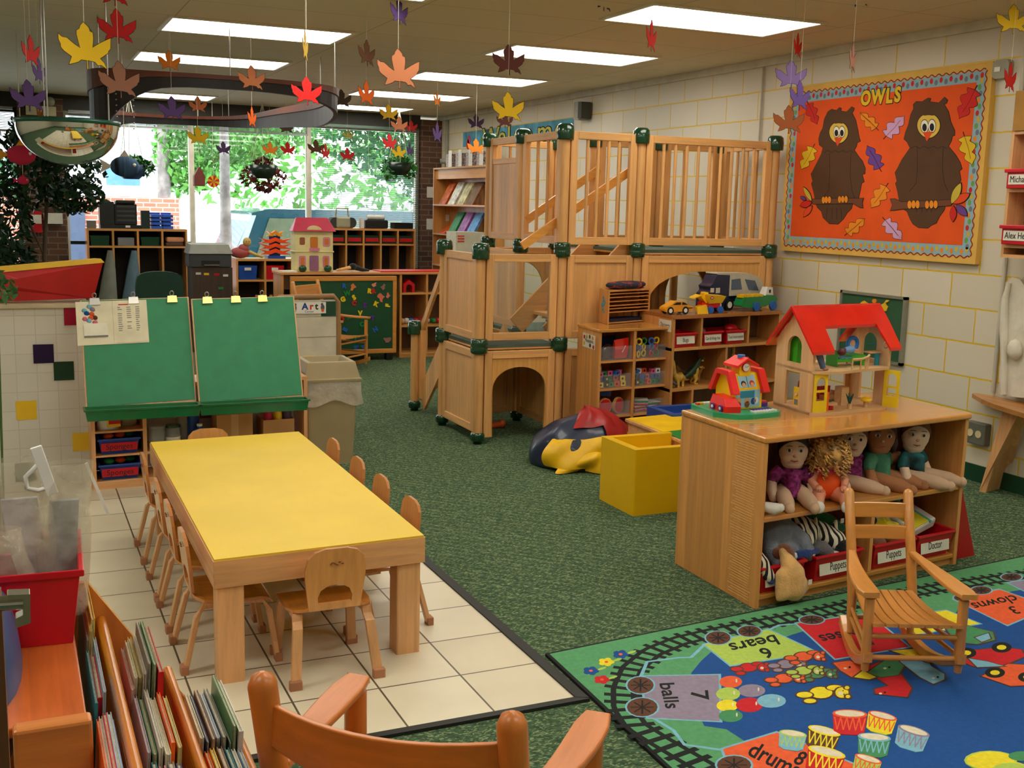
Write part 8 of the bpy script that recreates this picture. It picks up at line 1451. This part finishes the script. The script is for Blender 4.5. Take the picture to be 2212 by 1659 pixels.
ft = thing('ficus_tree', 'smaller leafy ficus, leaf colour darkened for backlight, at the extreme left edge by the window', 'plant', (-.35, 11.6, 0)); foliage('foliage', [((-.25, 11.6, 1.9), (.22, .2, .35)), ((-.3, 11.6, 1.45), (.16, .2, .3)), ((-.2, 11.6, 1.1), (.2, .2, .25))], 900, DLF, .05, ft, 5); MB().tube([(-.35, 11.6, .3), (-.3, 11.6, 1.6)], [.02, .01], mat('bark', 0), 6).build('trunk', ft, wp=True); MB().lathe([(0, 0), (.14, 0), (.18, .3), (0, .3)], POT, (-.35, 11.6, 0)).build('pot', ft, wp=True)
def basket(px, py, r_, fm, lab, hang, Y=13.2, pm=POT):
    c = dp(px, py, Y); t = thing('hanging_plant', lab, 'plant', c); MB().lathe([(r_*.5, -r_*.62), (r_*.85, -r_*.3), (r_, .05), (r_*.93, .05), (0, .0)], pm, tuple(c), 20).build('basket', t, wp=True); foliage('foliage', [((c.x+u*r_, c.y, c.z+v*r_), (r_*.75, r_*.6, r_*s_)) for u, v, s_ in hang], 420, fm, .034, t, int(px))
    for k in range(3): a = k*2.1+.3; MB().cyl((c.x+r_*.9*cos(a), c.y+r_*.9*sin(a), c.z+.04), (c.x, c.y, CZ-.001), .003, STRG, n=4).build('hanger_cord', t, wp=True)
basket(283, 366, .17, GLF, 'green trailing plant in a basket behind the blue fish, left window', ((.2, .5, .4), (.8, .1, .6), (-.4, .3, .3)), pm=mat('blue pot', (36, 60, 90), .4))
basket(568, 366, .17, RLF, 'reddish trailing plant in a dark green basket, middle window', ((0, .5, .35), (-.9, -.5, .7), (.9, -.6, .8), (.1, -1.2, .4)))
basket(862, 360, .16, GLF, 'striped-leaf plant in a dark basket, right window', ((0, .5, .4), (-.8, -.3, .8), (.8, -.2, .7)))
def fish(px, py, Y, s_, body, fin, lab, flip=1):
    c = dp(px, py, Y); t = thing('stuffed_fish', lab, 'hanging toy', c); f = flip; P = MB(); P.sph(c, (s_, s_*.45, s_*.72), body, 18); P.build('body', t, wp=True)
    MB().prism([(-f*s_*.8, 0), (-f*s_*1.7, s_*.5), (-f*s_*1.5, 0), (-f*s_*1.7, -s_*.5)], -.01, .01, fin, mx=TF(*c)).build('tail_fin', t, wp=True); MB().prism([(-s_*.4, s_*.6), (0, s_*1.15), (s_*.4, s_*.55)], -.01, .01, fin, mx=TF(*c)).build('back_fin', t, wp=True)
    MB().sph((c.x+f*s_*.6, c.y-s_*.34, c.z+s_*.12), (s_*.13, .02, s_*.13), WHT, 8).build('eye', t, wp=True); MB().cyl((c.x, c.y, c.z+s_*.6), (c.x, c.y, CZ-.001), .002, STRG, n=4).build('string', t, wp=True)
fish(270, 360, 9.6, .115, mat('striped blue cloth', (60, 96, 130), .8, var=.5, vs=12, stretch=(1.5, .1, .1)), mat('beige cloth', (190, 178, 160), .8), 'blue striped stuffed fish hanging in front of the left planter'); fish(46, 335, 8.6, .095, mat('hot pink cloth', (196, 34, 74), .8), mat('amber cloth', (226, 160, 40), .8), 'hot pink stuffed fish with yellow tail hanging at the left edge'); fish(50, 390, 8.8, .04, MC['hot pink cloth'], MC['hot pink cloth'], 'small round pink stuffed fish below the large pink one')
c = dp(461, 392, 13.4); t = thing('pinwheel', 'red and yellow striped pinwheel disc hanging in the middle window', 'ornament', c); b = MB()
for k in range(12): b.prism([(0, 0), (.07*cos(k*pi/6), .07*sin(k*pi/6)), (.07*cos((k+1)*pi/6), .07*sin((k+1)*pi/6))], -.003, .003, (P_RD, P_YE)[k % 2], mx=TF(*c))
b.build('disc', t, wp=True); MB().cyl(c, (c.x, c.y, CZ-.001), .002, STRG, n=4).build('string', t, wp=True)
o = MB().loft([[dp(430, 402, 13.4)+Vector(v) for v in ((-.06, -.05, 0), (.06, -.05, 0), (.06, .05, 0), (-.06, .05, 0))], [dp(430, 380, 13.4)+Vector(v) for v in ((-.06, -.05, 0), (.06, -.05, 0), (.06, .05, 0), (-.06, .05, 0))], [dp(430, 362, 13.4)+Vector(v) for v in ((-.01, -.05, 0), (.01, -.05, 0), (.01, .05, 0), (-.01, .05, 0))]], mat('birdhouse', (120, 60, 50), .7), sm=False).cyl(dp(430, 364, 13.4), (dp(430, 364, 13.4).x, 13.4, CZ-.001), .002, STRG, n=4).build('birdhouse'); tag(o, 'small brown birdhouse hanging against the middle window', 'birdhouse')
p = dp(10, 620, 5.2); t = thing('leafy_plant', 'light green leafy plant tips at the left edge in front of the red box', 'plant', (p.x, 5.2, p.z)); foliage('foliage', [((p.x-.02, 5.2, p.z), (.07, .08, .07))], 70, mat('soft leaf', (60, 100, 48), .5), .028, t, 9); MB().tube([(p.x-.05, 5.2, .0), (p.x-.03, 5.2, p.z)], .006, mat('stem green', (60, 90, 40), .6), 6).build('stem', t, wp=True)
b = MB(); p = dp(95, 480, 13.6); o = b.box((.22, 13.72, p.z-.12), (.34, 13.77, p.z+.12), RED).box((.225, 13.715, p.z-.02), (.335, 13.719, p.z+.08), PAPER).build('wall_phone_box'); tag(o, 'red and white notice box on the left brick pier', 'wall box'); o = MB().box((.36, 13.74, p.z-.02), (.56, 13.77, p.z+.1), PAPER).build('notice'); tag(o, 'white notice right of the red box on the left brick pier', 'notice')
# ================================================================= OUTSIDE THE WINDOWS
struct(MB().box((-40, BY+.2, -.35), (45, 70, -.3), mat('pale street', (196, 194, 190), .9)).build('ground')); 
SID = brickish('white siding', (236, 238, 240), (230, 232, 236), (170, 176, 184), 9, .11, .006, 'x', 0, .6)
hs = thing('white_house', 'white sided two-storey house with a light roof and blue-framed window across the street', 'building', (-1, 27, -.3)); MB().box((-4.5, 27, -.3), (3.4, 33, 4.1), SID).build('wall', hs, wp=True)
MB().loft([[(-4.8, 26.7, 4.1), (3.8, 26.7, 4.1), (3.8, 33.3, 4.1), (-4.8, 33.3, 4.1)], [(-3.4, 29.5, 5.9), (1.8, 29.5, 5.9), (1.8, 30.5, 5.9), (-3.4, 30.5, 5.9)]], mat('pale roof', (226, 224, 222), .8), sm=False).build('roof', hs, wp=True); MB().box((1.9, 28.2, 4.2), (2.2, 28.6, 6.4), WHT).build('chimney', hs, wp=True)
p = dp(272, 384, 26.95); MB().box((p.x-.42, 26.94, p.z-.17), (p.x+.30, 26.99, p.z+.2), mat('blue frame', (110, 160, 220), .5)).build('window', hs, wp=True)
RBW = brickish('red brick wall', (206, 120, 90), (190, 104, 78), (214, 190, 170), .25, .09, .01, 'x')
o = MB().box((-6, 23.8, -.3), (3.2, 24.1, 1.55), RBW).build('garden_wall'); tag(o, 'low red brick wall in front of the white house', 'wall')
for k, px in enumerate((150,)): p = dp(px, 520, 23.7); o = MB().box((p.x-.3, 23.6, -.3), (p.x+.3, 23.75, 1.3), mat('slate shutter', (74, 84, 104), .6)).build('shutter'); tag(o, 'dark slatted shutter on the red brick wall outside', 'shutter')
vn = thing('van', 'teal blue van parked outside the middle and right windows', 'van', (5.2, 17.2, -.3)); VT = mat('teal van paint', (34, 74, 84), .25, coat=.6); vx0 = dp(495, 470, 17).x; VZ = dp(620, 452, 17).z; vx1 = 8.4
P = [(vx0-.3, -.05), (vx0-.3, .40), (vx0, .60), (vx0+.35, VZ-.06), (vx0+.60, VZ), (vx1, VZ), (vx1+.1, .5), (vx1+.1, -.05)]; MB().prism(P, -1.9, 0, VT, mx=TF(0, 17, 0)).build('body', vn, wp=True, bevel=.06, seg=3)
VG = mat('van glass', (104, 112, 88), .08, coat=.5); MB().prism([(vx0+.36, .62), (vx0+.60, VZ-.14), (vx0+1.45, VZ-.14), (vx0+1.45, .62)], 0, .012, VG, mx=TF(0, 16.999, 0)).build('side_window', vn, wp=True); MB().prism([(vx0+1.62, .62), (vx0+1.62, VZ-.14), (vx0+2.7, VZ-.14), (vx0+2.7, .62)], 0, .012, VG, mx=TF(0, 16.999, 0)).build('side_window', vn, wp=True)
MB().prism([(vx0+.02, .62), (vx0+.33, VZ-.1), (vx0+.40, VZ-.1), (vx0+.15, .62)], -1.8, .01, mat('windscreen', (190, 214, 226), .1), mx=TF(0, 16.999, 0)).build('windscreen', vn, wp=True)
for x in (vx0+.5, vx1-.9): MB().cyl((x, 16.97, .03), (x, 17.2, .03), .34, BLK, n=24).cyl((x, 16.96, .03), (x, 16.97, .03), .18, STEEL, n=18).build('wheel', vn, wp=True)
BRKT = mat('pale bark', (150, 140, 132), .9, var=.25, vs=6)
def tree(x, y, zc, blobs, n, m, sz_, lab, tr_=.14, seed=1, lean=0):
    t = thing('tree', lab, 'tree', (x, y, -.3)); MB().tube([(x, y, -.3), (x+lean*.3, y, 1.2), (x+lean, y, zc)], [tr_, tr_*.8, tr_*.5], BRKT, 10).build('trunk', t, wp=True); foliage('foliage', blobs, n, m, sz_, t, seed)
LFO = mat('sunlit leaf', (96, 160, 64), .6, var=.35, vs=.8); LFD = mat('shaded leaf', (40, 104, 46), .6, var=.35, vs=.8)  # one leaf material twice: sun and shade put into the greens
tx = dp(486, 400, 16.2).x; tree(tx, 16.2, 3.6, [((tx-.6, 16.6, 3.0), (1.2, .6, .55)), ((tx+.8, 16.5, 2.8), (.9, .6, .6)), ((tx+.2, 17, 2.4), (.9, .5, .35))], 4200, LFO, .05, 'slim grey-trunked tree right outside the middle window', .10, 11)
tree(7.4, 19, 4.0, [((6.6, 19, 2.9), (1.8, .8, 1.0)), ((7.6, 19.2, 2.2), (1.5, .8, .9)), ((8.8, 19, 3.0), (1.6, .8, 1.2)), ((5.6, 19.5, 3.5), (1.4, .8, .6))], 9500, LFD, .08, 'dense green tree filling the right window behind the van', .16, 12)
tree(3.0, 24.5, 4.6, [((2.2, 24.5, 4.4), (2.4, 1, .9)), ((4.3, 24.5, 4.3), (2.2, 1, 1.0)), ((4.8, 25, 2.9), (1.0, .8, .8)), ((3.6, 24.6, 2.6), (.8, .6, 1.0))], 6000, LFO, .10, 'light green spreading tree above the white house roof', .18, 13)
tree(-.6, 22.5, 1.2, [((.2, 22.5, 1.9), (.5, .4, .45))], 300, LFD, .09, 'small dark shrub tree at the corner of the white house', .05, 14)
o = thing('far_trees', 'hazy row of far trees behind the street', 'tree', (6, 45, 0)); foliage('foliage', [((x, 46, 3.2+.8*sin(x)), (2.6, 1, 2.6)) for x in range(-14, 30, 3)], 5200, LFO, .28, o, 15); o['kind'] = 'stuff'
